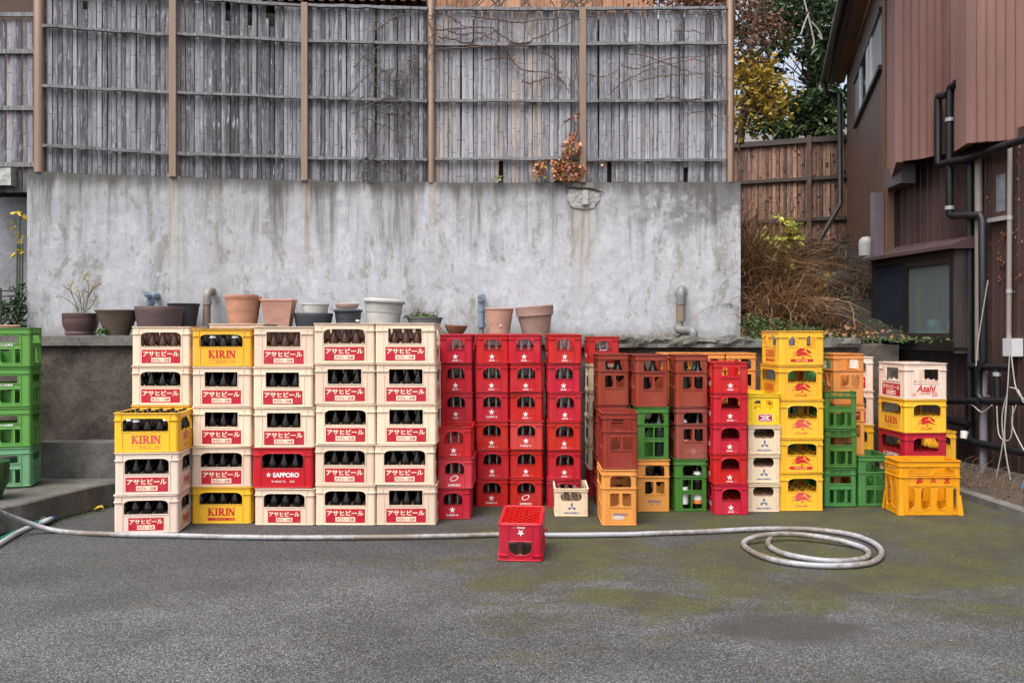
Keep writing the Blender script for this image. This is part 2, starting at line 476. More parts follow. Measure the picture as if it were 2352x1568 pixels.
def sheet_mat(name, col, stain, rough=0.45, amount=0.6, metal=0.0):
    m, nt, b = newmat(name)
    b.inputs['Metallic'].default_value = metal
    p = pos(nt)
    st = noise_(nt, scaled(nt, p, (4, 4, 0.5)), 1.2, 7.0, 0.65)
    sp = noise_(nt, p, 26.0, 5.0, 0.7)
    c = mixc(nt, sstep(nt, st, 0.42, 0.68, 0, amount), col, stain)
    c = mixc(nt, sstep(nt, sp, 0.66, 0.74, 0, 0.6), c, tuple(x * 0.35 for x in stain))
    n3 = noise_(nt, scaled(nt, p, (14, 14, 0.8)), 1.0, 4.0)
    c = mixc(nt, sstep(nt, n3, 0.52, 0.72, 0, 0.3), c, tuple(min(1, x * 1.35 + 0.02) for x in col))
    nt.links.new(c, b.inputs['Base Color'])
    b.inputs['Roughness'].default_value = rough
    bump(nt, b, st, 0.08, 0.02)
    return m

def glass(name, col, rough=0.03, trans=1.0, ior=1.5):
    if name in _mats: return _mats[name]
    m, nt, b = newmat(name)
    b.inputs['Base Color'].default_value = c4(col)
    b.inputs['Roughness'].default_value = rough
    b.inputs['Transmission Weight'].default_value = trans
    b.inputs['IOR'].default_value = ior
    _mats[name] = m
    return m
# ---------------------------------------------------------------- ground
g = MB()
g.add([(-300, -60, 0), (300, -60, 0), (300, 400, 0), (-300, 400, 0)], [(0, 1, 2, 3)])
tag(g.build('ground', asphalt()), kind='structure')

def rough_block(name, mat_, front, depth, z0, z1, step=0.07, amp=0.02, seed=0, parent=None, topamp=None, smooth=False):
    """a long block of concrete that follows the plan polyline `front`, its faces broken up by noise"""
    pts = []
    for a, b in zip(front[:-1], front[1:]):
        a, b = Vector(a), Vector(b)
        n = max(1, int((b - a).length / step))
        pts += [a + (b - a) * i / n for i in range(n)]
    pts.append(Vector(front[-1]))
    nz = max(1, int((z1 - z0) / step)); nd = max(1, int(depth / step))
    sec = [(0, z0 + (z1 - z0) * i / nz) for i in range(nz + 1)] + [(depth * i / nd, z1) for i in range(1, nd + 1)] + [(depth, z0)]
    mb = MB(); vs = []
    for p in pts:
        for (d, z) in sec:
            v = Vector((p.x, p.y + d, z))
            q = v * 5.0 + Vector((seed, 0, 0)); q2 = v * 16.0 + Vector((0, seed, 0))
            k = 1.0 if z > z0 + 1e-6 else 0.0
            dy = (noise.noise(q) * amp + noise.noise(q2) * amp * 0.5) * k
            dz = (noise.noise(q + Vector((9, 9, 9))) + 0.6 * noise.noise(q2 + Vector((5, 5, 5)))) * (topamp if topamp is not None else amp) * (1.0 if z > z1 - 1e-6 else 0.0)
            if d >= depth - 1e-6: dy = 0
            vs.append((v.x + dy * 0.4, v.y + dy, v.z + dz))
    m = len(sec); fs = []
    for i in range(len(pts) - 1):
        for k in range(m - 1):
            a = i * m + k; b = (i + 1) * m + k
            fs.append((a, b, b + 1, a + 1))
    fs.append(tuple(range(m))[::-1] if True else ())
    fs.append(tuple(range((len(pts) - 1) * m, len(pts) * m)))
    mb.add(vs, fs)
    return mb.build(name, mat_, parent, smooth)

# ---------------------------------------------------------------- retaining wall, ledge, steps
WD = [(-200, 7.6), (60, 7.86), (97, 7.90), (390, 8.14), (700, 8.35), (990, 8.45), (1340, 8.45), (1703, 8.41)]
def wd(x):
    for (a, da), (b, db) in zip(WD[:-1], WD[1:]):
        if x <= b: return da + (db - da) * (x - a) / (b - a)
    return WD[-1][1]
def wallx(x, off=0.0):
    D = wd(x) + off
    return Vector(((x - CX) * wd(x) / F, D, 0))
WTOP = 2.945
mw = concrete_wall_mat()
fr = [wallx(x) for x in (62, 230, 390, 545, 700, 845, 990, 1165, 1340, 1520, 1701)]
wall = rough_block('retaining_wall', mw, [(p.x, p.y, 0) for p in fr], 0.20, 1.2, WTOP, 0.09, 0.004, 3, topamp=0.006)
tag(wall, 'tall grey concrete retaining wall with rain streaks under the bamboo fence', 'wall')
# broken-out pocket with the cast-in post foot
sp = MB()
c0 = P(1340, 452, 8.44)
vs = []; nr, na = 5, 26
for i in range(nr + 1):
    for k in range(na):
        a = 2 * math.pi * k / na
        rr = (i / nr) * (1 + 0.22 * noise.noise(Vector((math.cos(a) * 2, math.sin(a) * 2, 3))))
        x = math.cos(a) * 0.165 * rr; z = math.sin(a) * 0.125 * rr
        if z > 0.075: z = 0.075
        d = 0.006 * (1 - (i / nr) ** 2) + 0.006 * noise.noise(Vector((x * 40, z * 40, 1))) * (1 if i < nr else 0)
        vs.append((c0.x + x, c0.y - 0.004 - max(d, 0.0), c0.z + z))
fs = [(i * na + k, i * na + (k + 1) % na, (i + 1) * na + (k + 1) % na, (i + 1) * na + k) for i in range(nr) for k in range(na)]
sp.add(vs, fs)
o = sp.build('broken_patch', grimy_concrete('spalled_concrete', (0.22, 0.215, 0.20), (0.50, 0.50, 0.49), scale=40.0), wall)
sp = MB(); sp.box(c0.x - 0.012, c0.x + 0.046, c0.y - 0.04, c0.y - 0.012, c0.z - 0.085, c0.z + 0.06)
sp.build('post_foot', simple('post_foot', (0.36, 0.34, 0.32), 0.8, var=0.3, scale=30), wall)
sp = MB(); sp.tube([(c0.x - 0.18, c0.y - 0.012, c0.z + 0.098), (c0.x - 0.05, c0.y - 0.018, c0.z + 0.083), (c0.x + 0.08, c0.y - 0.016, c0.z + 0.078), (c0.x + 0.21, c0.y - 0.008, c0.z + 0.036)], [0.004, 0.011, 0.010, 0.003], 6)
sp.build('crack', simple('crack', (0.035, 0.028, 0.024), 0.9), wall)
for x in (398, 700, 990):
    q = wallx(x, -0.006)
    sp = MB(); sp.lathe([(0.0, 0.012), (0.04, 0.01), (0.06, 0.0)], 9, lambda a, b, c: (q.x + a, q.y + 0.05 + b * 0.6, WTOP + c + 0.004))
    sp.build('mortar_dab', simple('mortar_dab', (0.50, 0.46, 0.40), 0.9), wall)

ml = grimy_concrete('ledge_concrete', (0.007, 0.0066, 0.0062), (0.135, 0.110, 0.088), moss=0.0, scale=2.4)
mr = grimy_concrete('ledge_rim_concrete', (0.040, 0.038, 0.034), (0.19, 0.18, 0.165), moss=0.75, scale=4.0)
LP = [(-7.5, 7.28, 0), (-2.6, 7.35, 0), (-0.5, 7.48, 0), (0.35, 7.80, 0), (3.62, 7.86, 0)]
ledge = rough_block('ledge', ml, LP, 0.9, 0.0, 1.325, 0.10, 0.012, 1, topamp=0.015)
tag(ledge, 'dark stained concrete ledge with a mossy rim behind the crate stacks', 'ledge')
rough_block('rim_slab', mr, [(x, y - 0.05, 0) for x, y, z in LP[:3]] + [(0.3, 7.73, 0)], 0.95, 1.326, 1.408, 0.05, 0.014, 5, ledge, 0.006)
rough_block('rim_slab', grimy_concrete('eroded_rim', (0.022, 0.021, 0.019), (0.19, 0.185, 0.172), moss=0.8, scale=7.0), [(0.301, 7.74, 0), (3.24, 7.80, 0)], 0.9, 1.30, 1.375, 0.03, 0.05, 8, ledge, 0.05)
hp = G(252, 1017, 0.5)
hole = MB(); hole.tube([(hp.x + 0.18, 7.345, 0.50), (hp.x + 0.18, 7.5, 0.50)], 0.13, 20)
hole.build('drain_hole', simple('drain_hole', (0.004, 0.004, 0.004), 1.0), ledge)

mst = grimy_concrete('step_concrete', (0.042, 0.041, 0.038), (0.150, 0.145, 0.132), moss=0.15, scale=3.0)
sf = [(-7.5, 4.2, 0)] + [tuple(G(x, y)) for x, y in ((-160, 1285), (0, 1231), (60, 1217), (130, 1196), (200, 1177), (262, 1163), (350, 1153), (480, 1150))]
vs, fs = curve_mesh([[(-8.0, 1.5), (-4.35, 1.5), (-4.15, 3.2), (-3.95, 4.6)] + [(p.x, p.y) for p in smoothline(sf[1:], 5)] + [(-1.9, 7.5), (-8.0, 7.5)]], 0.20, 0.012)
mb = MB(); mb.add(vs, fs, lambda x, y, z: (x, y, z + 0.10)); low = mb.build('low_step', mst)
tag(low, 'low curved concrete step bulging out at the foot of the ledge', 'step')
upst = rough_block('upper_step', mst, [(-7.5, 7.08, 0), (-2.4, 7.16, 0)], 0.3, 0.19, 0.505, 0.06, 0.006, 4, topamp=0.004)
tag(upst, 'straight upper concrete step standing on the low curved step', 'step')

# set-back wall on the far left, block on it
sb = rough_block('side_wall', grimy_concrete('side_wall_concrete', (0.13, 0.13, 0.14), (0.33, 0.34, 0.37), scale=1.6), [(-7.0, 8.5, 0), (-4.52, 8.45, 0)], 0.2, 1.2, 2.80, 0.1, 0.004, 6)
tag(sb, 'set-back darker concrete wall at the left edge behind the green crates', 'wall')
q = P(-6, 402, 8.1)
blk = rough_block('concrete_block', grimy_concrete('pale_block', (0.25, 0.25, 0.24), (0.52, 0.52, 0.50), scale=12), [(q.x - 0.3, q.y, 0), (q.x + 0.13, q.y, 0)], 0.3, q.z - 0.10, q.z + 0.07, 0.035, 0.012, 7)
tag(blk, 'pale broken concrete block sticking out over the set-back wall', 'block')

# ---------------------------------------------------------------- bank behind, rocks
def hz(x, y):
    right = min(max((x - 1.7) / 0.5, 0), 1)
    z = 2.86 * (1 - right) + right * (1.30 + min(max((y - 8.2) / 3.2, 0), 1) ** 1.4 * 1.2 + min(max((y - 11.5) / 6, 0), 1) * 0.9)
    return z + 0.05 * noise.noise(Vector((x * 1.3, y * 1.3, 0)))
b = MB(); nx, ny = 90, 60; vs = []
for j in range(ny + 1):
    for i in range(nx + 1):
        x = -9 + 18 * i / nx; y = 8.55 + 24 * (j / ny) ** 1.6
        vs.append((x, y, hz(x, y)))
b.add(vs, [(j * (nx + 1) + i, j * (nx + 1) + i + 1, (j + 1) * (nx + 1) + i + 1, (j + 1) * (nx + 1) + i) for j in range(ny) for i in range(nx)])
tag(b.build('bank', simple('bank_soil', (0.014, 0.011, 0.008), 0.95, var=0.6, scale=9, bumpy=0.6), None, True), kind='structure')

def rock(x, y, D, rx, rz, label, seed):
    c = P(x, y, D); mb = MB(); n, m = 18, 12; vs = []
    for i in range(m + 1):
        for k in range(n):
            t = math.pi * i / m; a = 2 * math.pi * k / n
            d = Vector((math.sin(t) * math.cos(a), math.sin(t) * math.sin(a), math.cos(t)))
            s = 1 + 0.22 * noise.noise(d * 1.6 + Vector((seed, 0, 0))) + 0.06 * noise.noise(d * 5 + Vector((seed, 3, 0)))
            vs.append((c.x + d.x * rx * s, c.y + d.y * rx * s, c.z + d.z * rz * s))
    mb.add(vs, [(i * n + k, (i + 1) * n + k, (i + 1) * n + (k + 1) % n, i * n + (k + 1) % n) for i in range(m) for k in range(n)])
    o = mb.build('boulder', grimy_concrete('boulder_stone', (0.010, 0.0095, 0.008), (0.040, 0.039, 0.033), moss=0.5, scale=4.0), None, True)
    tag(o, label, 'rock', 'boulders under the far fence')
rock(1900, 742, 9.6, 0.30, 0.26, 'rounded grey boulder lying lowest beside the grey pipe stub', 1)
rock(1905, 668, 10.6, 0.34, 0.27, 'dark boulder wedged above the rounded one, under the brown fence', 2)
rock(1915, 600, 12.4, 0.36, 0.26, 'small dark boulder highest, against the house wall foot', 3)

# ---------------------------------------------------------------- bamboo fence on the wall
mbam = bamboo_mat('weathered_bamboo', (0.080, 0.079, 0.088), (0.325, 0.325, 0.355), (0.42, 0.33, 0.26))
mrail = bamboo_mat('weathered_rail', (0.075, 0.074, 0.080), (0.22, 0.22, 0.235), (0.4, 0.36, 0.3))
fence = empty('bamboo_fence', (wallx(990).x, 8.5, WTOP))
tag(fence, 'tall grey split-bamboo fence with brown posts on top of the concrete wall', 'fence')
fence_inv = Matrix.Translation(-fence.location)
def fput(mb, name, m, smooth=False):
    mb.v = [(x - fence.location.x, y - fence.location.y, z - fence.location.z) for x, y, z in mb.v]
    return mb.build(name, m, fence, smooth)

def slats(mb, xa, xb, dfun, zlo, zhi, pitch=0.043, fresh=None, gapsat=(), zcut=(), shade=0.5):
    a = Vector(((xa - CX) * dfun(xa) / F, dfun(xa), 0)); b_ = Vector(((xb - CX) * dfun(xb) / F, dfun(xb), 0))
    L = (b_ - a).length; u = (b_ - a) / L; n = Vector((u.y, -u.x, 0)); k = max(1, round(L / pitch)); wd_ = L / k
    for i in range(k):
        s0 = (i + 0.5) * wd_
        px = xa + (xb - xa) * (s0 / L)
        if any(abs(px - gx) < 5.5 for gx, zz in gapsat if zz is None): continue
        hw = wd_ * rnd.uniform(0.445, 0.502); lean = rnd.gauss(0, 0.0022)
        z0 = zlo + rnd.uniform(0, 0.007); z1 = zhi + rnd.uniform(-0.05, 0.01)
        for gx, zz in gapsat:
            if zz is not None and abs(px - gx) < 5.5:
                z0, z1 = (max(z0, zz[0]), min(z1, zz[1]))
        fr_ = fresh(px) if fresh else 0.0
        col = (min(1, max(0, rnd.gauss(shade, 0.27))), rnd.random(), fr_, 1)
        off = rnd.uniform(-0.006, 0.006); hgt = rnd.uniform(0.002, 0.0055)
        prof = [(-hw, -0.004), (-hw, 0.0), (-hw * 0.72, hgt * 0.7), (-hw * 0.25, hgt), (hw * 0.25, hgt), (hw * 0.72, hgt * 0.7), (hw, 0.0), (hw, -0.004)]
        vs = []
        zs = [z0 + (z1 - z0) * q / 5 for q in range(6)]
        bow = rnd.gauss(0, 0.003)
        for zi, z in enumerate(zs):
            sh = lean * (z - z0) + bow * math.sin(math.pi * zi / 5)
            for (t, h) in prof:
                p = a + u * (s0 + t + sh) + n * (h + off); vs.append((p.x, p.y, z))
        m = len(prof)
        fs = [(r * m + q, r * m + (q + 1) % m, (r + 1) * m + (q + 1) % m, (r + 1) * m + q) for r in range(5) for q in range(m)]
        fs += [tuple(range(5 * m, 6 * m)), tuple(range(m))[::-1]]
        mb.add(vs, fs, None, col)

fd = lambda x: wd(x) + 0.045
def fresh_bay5(px):
    if 1003 < px < 1035: return 0.5
    if 1120 < px < 1245: return 0.75 if rnd.random() < 0.5 else 0.1
    return 0.05
ZR = (4.69, 4.332, 3.767, 3.175)
bays = [(97, 391), (404, 692), (707, 981), (1000, 1331), (1346, 1668)]
gaps = {0: [(195, (2.9, 4.52)), (206, (2.9, 4.6)), (145, (2.9, 4.73))], 1: [(520, (2.9, 4.5)), (570, (2.9, 4.47)), (625, (2.9, 4.47)), (612, (2.9, 4.55))],
        2: [], 3: [(1150, (3.175, 4.73)), (1280, (3.175, 4.73)), (1292, (3.175, 4.73))], 4: [(1397, (3.175, 4.73)), (1578, (3.1, 4.73))]}
for bi, (xa, xb) in enumerate(bays):
    mb = MB()
    xm = (xa + xb) / 2
    slats(mb, xa, xb, fd, WTOP + 0.004, 4.72, fresh=(fresh_bay5 if bi == 3 else (lambda px: 0.12 if rnd.random() < 0.08 else 0.0)), gapsat=gaps[bi], shade=(.40, .40, .52, .72, .64)[bi])
    fput(mb, 'slat_panel', mbam)
    for zr in ZR:
        for (ra, rb) in ([(xa, xm - 30), (xm - 29.5, xb)] if (zr < 3.3 and bi == 0) else [(xa, xb)]):
            mb = MB(); ns = 10; vs = []
            j1, j2 = rnd.gauss(0, 0.006), rnd.gauss(0, 0.006)
            if zr < 3.3 and bi == 0 and ra == xa: j1 = j2 = 0.02
            for i in range(ns + 1):
                x = ra + (rb - ra) * i / ns
                D = wd(x)
                zz = zr + j1 + (j2 - j1) * i / ns + rnd.gauss(0, 0.0025)
                h = 0.0140 + rnd.gauss(0, 0.0018)
                for (dy, dz) in ((0.028, -h), (-0.010, -h), (-0.010, h), (0.028, h)):
                    vs.append(((x - CX) * D / F, D + dy, zz + dz))
            fs = [(i * 4 + k, i * 4 + (k + 1) % 4, (i + 1) * 4 + (k + 1) % 4, (i + 1) * 4 + k) for i in range(ns) for k in range(4)]
            fs += [(3, 2, 1, 0), tuple(range(ns * 4, ns * 4 + 4))]
            mb.add(vs, fs, None, (rnd.uniform(0.45, 0.75), rnd.random(), 0.0, 1))
            fput(mb, 'rail', mrail)
    mb = MB()                                                     # added dark sheet, its colour stands in for shade in the gaps
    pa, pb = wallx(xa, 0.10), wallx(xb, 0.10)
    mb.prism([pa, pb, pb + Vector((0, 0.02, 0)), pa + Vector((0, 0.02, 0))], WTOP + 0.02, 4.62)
    fput(mb, 'gap_shade_sheet', simple('gap_shade_sheet', (0.022, 0.015, 0.011), 0.9, var=0.6, scale=20, stretch=(8, 8, 0.6)))
mpost = sheet_mat('bronze_post', (0.34, 0.235, 0.175), (0.27, 0.18, 0.13), 0.34, 0.5, 0.75)
mpost2 = sheet_mat('fluted_post', (0.255, 0.175, 0.125), (0.21, 0.145, 0.10), 0.5, 0.4)
for x, r, zt in ((86, 0.046, 6.3), (990, 0.041, 6.3), (1679, 0.041, 6.3)):
    q = wallx(x); mb = MB(); mb.lathe([(r, WTOP - 0.002), (r, zt)], 24, lambda a, b_, c: (q.x + a, q.y + 0.03 + b_, c))
    fput(mb, 'round_post', mpost, True)
for x, hw, zt in ((398, 0.033, 4.82), (700, 0.031, 4.71), (1338, 0.0325, 4.70)):
    q = wallx(x); mb = MB()
    for k in range(5):                                             # five shallow flutes
        t0 = -hw + 2 * hw * k / 5; mb.box(q.x + t0 + 0.0012, q.x + t0 + 2 * hw / 5 - 0.0012, q.y - 0.026, q.y - 0.0235, WTOP, zt - 0.001)
    mb.box(q.x - hw, q.x + hw, q.y - 0.0235, q.y + 0.03, WTOP - 0.002, zt)
    fput(mb, 'square_post', mpost2)
# lower fence on the left
lf = empty('side_fence', (-4.9, 8.2, 2.8))
tag(lf, 'lower grey bamboo fence at the left edge behind the round brown post', 'fence')
mb = MB(); slats(mb, -60, 76, lambda x: 8.20, 2.80, 4.50, 0.052)
mb.v = [(x + 4.9, y - 8.2, z - 2.8) for x, y, z in mb.v]; mb.build('slat_panel', mbam, lf)
for zr in (4.53, 4.17, 3.62, 3.07):
    mb = MB(); ya = 8.165; x0, x1 = (-60 - CX) * ya / F, (77 - CX) * ya / F
    mb.box(x0 + 4.9, x1 + 4.9, ya - 8.2, ya - 8.2 + 0.025, zr - 0.022 - 2.8, zr + 0.022 - 2.8, None, (0.6, rnd.random(), 0, 1)); mb.build('rail', mrail, lf)

# ---------------------------------------------------------------- brown fence far back on the right
bf = empty('brown_fence', (4.2, 12.0, 2.3))
tag(bf, 'reddish brown bark fence at the back between the concrete wall and the house', 'fence')
mbf = bamboo_mat('brown_bark', (0.085, 0.045, 0.032), (0.335, 0.19, 0.128), (0.3, 0.16, 0.1))
def dback(x): return 14.9 - (x - 1690) * 0.0025
mb = MB(); slats(mb, 1560, 1960, dback, 2.3, 4.72, 0.060)
pa = Vector(((1560 - CX) * dback(1560) / F, dback(1560) + .03, 0)); pb_ = Vector(((1960 - CX) * dback(1960) / F, dback(1960) + .03, 0)); mb.prism([pa, pb_, pb_ + Vector((0, .02, 0)), pa + Vector((0, .02, 0))], 2.3, 4.70, (0.0, .5, 0, 1))  # added backing sheet, keeps the bright background out of the slat gaps
# knot stubs
for i in range(90):
    x = rnd.uniform(1690, 1945); D = dback(x) - 0.02; z = rnd.uniform(2.6, 4.6); X = (x - CX) * D / F
    mb.box(X - 0.02, X + 0.02, D - 0.012, D + 0.01, z, z + 0.012, None, (0.36, 0.3, 0, 1))
mb.v = [(x - 4.2, y - 12.0, z - 2.3) for x, y, z in mb.v]; mb.build('slat_panel', mbf, bf)
mdk = simple('dark_timber', (0.055, 0.042, 0.038), 0.8, var=0.4, scale=12, stretch=(1, 1, 6))
for z, h, n_ in ((4.73, 0.045, 'cap_rail'), (4.07, 0.028, 'rail'), (3.37, 0.028, 'rail'), (2.72, 0.028, 'rail')):
    mb = MB(); pa = Vector(((1560 - CX) * dback(1560) / F, dback(1560) - 0.06, 0)); pb = Vector(((1960 - CX) * dback(1960) / F, dback(1960) - 0.06, 0))
    mb.prism([pa, pb, pb + Vector((0, 0.05, 0)), pa + Vector((0, 0.05, 0))], z - h, z + h)
    mb.v = [(x - 4.2, y - 12.0, zz - 2.3) for x, y, zz in mb.v]; mb.build(n_, mdk, bf)
for x in (1858,):
    q = P(x, 500, dback(x) - 0.09); mb = MB(); mb.box(q.x - 0.028 - 4.2, q.x + 0.028 - 4.2, q.y - 12.04, q.y - 11.975, 2.2 - 2.3, 4.8 - 2.3); mb.build('post', simple('fence_post_wood', (0.11, 0.07, 0.05), 0.8, var=0.4, scale=10), bf)

# ---------------------------------------------------------------- wooden house over the fence
wh = empty('wooden_house', (0, 11.3, 2.9))
tag(wh, 'dark-eaved wooden house with an orange plank wall showing over the bamboo fence', 'house')
def wput(mb, name, m):
    mb.v = [(x, y - 11.3, z - 2.9) for x, y, z in mb.v]; return mb.build(name, m, wh)
xw = lambda x, D=11.3: (x - CX) * D / F
mb = MB(); mb.box(xw(-300), xw(1000), 11.6, 12.4, 2.7, 7.2); wput(mb, 'wall', simple('house_boards', (0.06, 0.032, 0.022), 0.75, var=0.5, scale=5, stretch=(6, 6, 0.5)))
mb = MB()
for i in range(int((xw(1510) - xw(1000)) / 0.14)):
    x = xw(1002) + i * 0.14; mb.box(x, x + 0.134, 11.28 + rnd.uniform(0, 0.006), 11.5, 2.7, 7.0, None, (rnd.random(), rnd.random(), 0, 1))
wput(mb, 'plank_wall', bamboo_mat('cedar_planks', (0.20, 0.095, 0.05), (0.46, 0.235, 0.135), (0.5, 0.3, 0.2)))
mb = MB(); mb.box(xw(450), xw(985), 10.9, 11.55, 5.79, 5.84); mb.box(xw(450), xw(985), 10.86, 10.9, 5.80, 5.95)
wput(mb, 'eave', simple('eave_timber', (0.045, 0.025, 0.018), 0.8, var=0.4, scale=4))
mb = MB()
for i in range(24):
    x = xw(460) + i * (xw(980) - xw(460)) / 23; mb.box(x - 0.03, x + 0.03, 10.88, 11.55, 5.725, 5.787)
wput(mb, 'rafters', simple('rafter_timber', (0.10, 0.055, 0.035), 0.8, var=0.4, scale=4))
mb = MB()
for i in range(60):
    x = xw(460) + i * (xw(980) - xw(460)) / 59
    mb.box(x - 0.002, x + 0.058, 11.53, 11.60, 5.55, 5.70)
wput(mb, 'tile_band', simple('tile_band', (0.17, 0.14, 0.11), 0.7, var=0.3, scale=6))
for x in (890, 985):
    mb = MB(); mb.box(xw(x) - 0.06, xw(x) + 0.06, 11.2, 11.3 - 0.03, 2.8, 7); wput(mb, 'post', simple('eave_timber', (0.1, 0.06, 0.04)))

# ---------------------------------------------------------------- house on the right
K = 1.24
def W2(x, y): return Vector((x * K, y * K, 0))
hs = empty('brown_house', (4.3, 8.5, 0))
tag(hs, 'two-storey brown sheet-metal house with an overhanging pink upper floor and dark windows', 'house')
def hput(mb, name, m, parent=None, smooth=False):
    mb.v = [(x - 4.3, y - 8.5, z) for x, y, z in mb.v]
    return mb.build(name, m, parent or hs, smooth)
pA = Vector((5.509, 13.82, 0)); pB = Vector((4.113, 9.2, 0)); pC = Vector((3.915, 8.556, 0))
pD = Vector((4.392, 8.407, 0)); pE = Vector((4.168, 7.676, 0)); pF = Vector((6.56, 6.94, 0))
pL0 = Vector((4.18, 9.42, 0)); pL1 = Vector((4.75, 6.55, 0))
mpink = sheet_mat('pink_sheet', (0.185, 0.086, 0.070), (0.115, 0.050, 0.042), 0.42, 0.55)
mbrown = sheet_mat('brown_sheet', (0.052, 0.029, 0.025), (0.095, 0.060, 0.060), 0.38, 0.6)
mleft = sheet_mat('dark_brown_sheet', (0.082, 0.038, 0.022), (0.098, 0.040, 0.015), 0.5, 0.6)
mor = sheet_mat('rust_board', (0.135, 0.055, 0.018), (0.09, 0.036, 0.014), 0.6, 0.5)
mdark = simple('dark_frame', (0.016, 0.013, 0.012), 0.35, var=0.3, scale=4)
mgut = simple('dark_gutter', (0.030, 0.021, 0.018), 0.4, var=0.3, scale=4)

def siding(p0, p1, za, zb, z1, pitch, seam=0.014, h=0.013, rag=0.0, thick=0.07):
    mb = MB(); L = (p1 - p0).length; u = (p1 - p0) / L; n = Vector((u.y, -u.x, 0))
    k = max(1, round(L / pitch)); pt = L / k; prof = []
    for i in range(k):
        s = i * pt
        prof += [(s, 0), (s + pt - seam, 0), (s + pt - seam * 0.7, h), (s + pt - seam * 0.3, h)]
    prof.append((L, 0)); vs = []
    for (s, d) in prof:
        p = p0 + u * s + n * d; zr = za + (zb - za) * s / L + (noise.noise(Vector((s * 6, p0.x * 9, 0))) * rag)
        vs += [(p.x, p.y, zr), (p.x, p.y, z1)]
    m = len(prof)
    bk = []
    for (s, d) in prof:
        p = p0 + u * s - n * thick; bk += [(p.x, p.y, za + (zb - za) * s / L), (p.x, p.y, z1)]
    fs = [(2 * i, 2 * i + 2, 2 * i + 3, 2 * i + 1) for i in range(m - 1)]
    fs += [(2 * m + 2 * i + 1, 2 * m + 2 * i + 3, 2 * m + 2 * i + 2, 2 * m + 2 * i) for i in range(m - 1)]
    fs += [(2 * m + 2 * i, 2 * m + 2 * i + 2, 2 * i + 2, 2 * i) for i in range(m - 1)]
    fs += [(0, 1, 2 * m + 1, 2 * m), (2 * m - 2, 4 * m - 2, 4 * m - 1, 2 * m - 1)]
    return mb.add(vs + bk, fs)

hput(siding(pA, pB, 0.6, 0.6, 5.72, 0.33, 0.008, 0.004), 'left_wall', mleft)
hput(siding(pB + Vector((0.0, -0.002, 0)), pC, 2.98, 3.17, 6.8, 0.065), 'upper_wall', mpink)
hput(siding(pC, pD, 3.17, 3.23, 6.8, 0.0675, rag=0.012), 'upper_wall', mpink)
hput(siding(pD, pE, 3.22, 3.17, 6.8, 0.065), 'upper_wall', mpink)
hput(siding(pE, pF, 3.17, 3.20, 6.8, 0.0775, rag=0.01), 'upper_wall', mpink)
mb = MB(); mb.prism([pB + Vector((0.3, 0.2, 0)), pB + Vector((0.08, 0, 0)), pC + Vector((0.08, 0.08, 0)), pD + Vector((0.09, 0.1, 0)), pE + Vector((0.09, 0.09, 0)), pF + Vector((0, 0.1, 0)), Vector((6.8, 9.6, 0))], 3.24, 3.30)
hput(mb, 'overhang_floor', simple('overhang_boards', (0.012, 0.01, 0.009), 0.9))
hput(siding(pL0, pL1, 0.18, 0.18, 3.28, 0.10, 0.012, 0.006), 'lower_wall', mbrown)
lu = (pL1 - pL0).normalized(); ln = Vector((lu.y, -lu.x, 0))
mb = MB(); mb.prism([pL0 + ln * 0.05 - Vector((0.02, 0, 0)), pL1 + ln * 0.05, pL1 - ln * 0.2, pL0 - ln * 0.2], 0, 0.176)
hput(mb, 'foundation', grimy_concrete('foundation_concrete', (0.06, 0.055, 0.05), (0.2, 0.19, 0.17)))
# back body of the house, closes the volume
mb = MB(); mb.prism([pA + Vector((0.1, 0, 0)), pB + Vector((0.12, 0.05, 0)), pL0 + Vector((0.1, 0, 0)), pL1 + Vector((0.12, 0, 0)), Vector((9, 6.6, 0)), Vector((9, 13.8, 0))], 0.0, 3.2)
hput(mb, 'core', simple('house_core', (0.02, 0.016, 0.014), 0.9))
mb = MB(); mb.prism([pA + Vector((0.1, 0, 0)), pB + Vector((0.12, 0.05, 0)), pC + Vector((0.12, 0.1, 0)), pD + Vector((0.12, 0.1, 0)), pE + Vector((0.12, 0.1, 0)), pF + Vector((0, 0.12, 0)), Vector((9, 13.8, 0))], 3.31, 6.7)
hput(mb, 'upper_core', simple('house_core', (0.02, 0.016, 0.014)))
# rust-brown corner board
mb = MB(); un = Vector((-0.956, 0.294, 0)); ud = Vector((-0.294, -0.956, 0))
p = pB - ud * 0.26; mb.prism([p, pB - ud * 0.005, pB - ud * 0.005 + un * 0.025, p + un * 0.025][::-1], 1.0, 5.7)
hput(mb, 'corner_board', mor)
mb = MB(); mb.prism([pL0 + ln * 0.02, pL0 + lu * 0.09 + ln * 0.02, pL0 + lu * 0.09 - ln * 0.02, pL0 - ln * 0.02], 2.42, 3.2)
hput(mb, 'corner_board', mor)
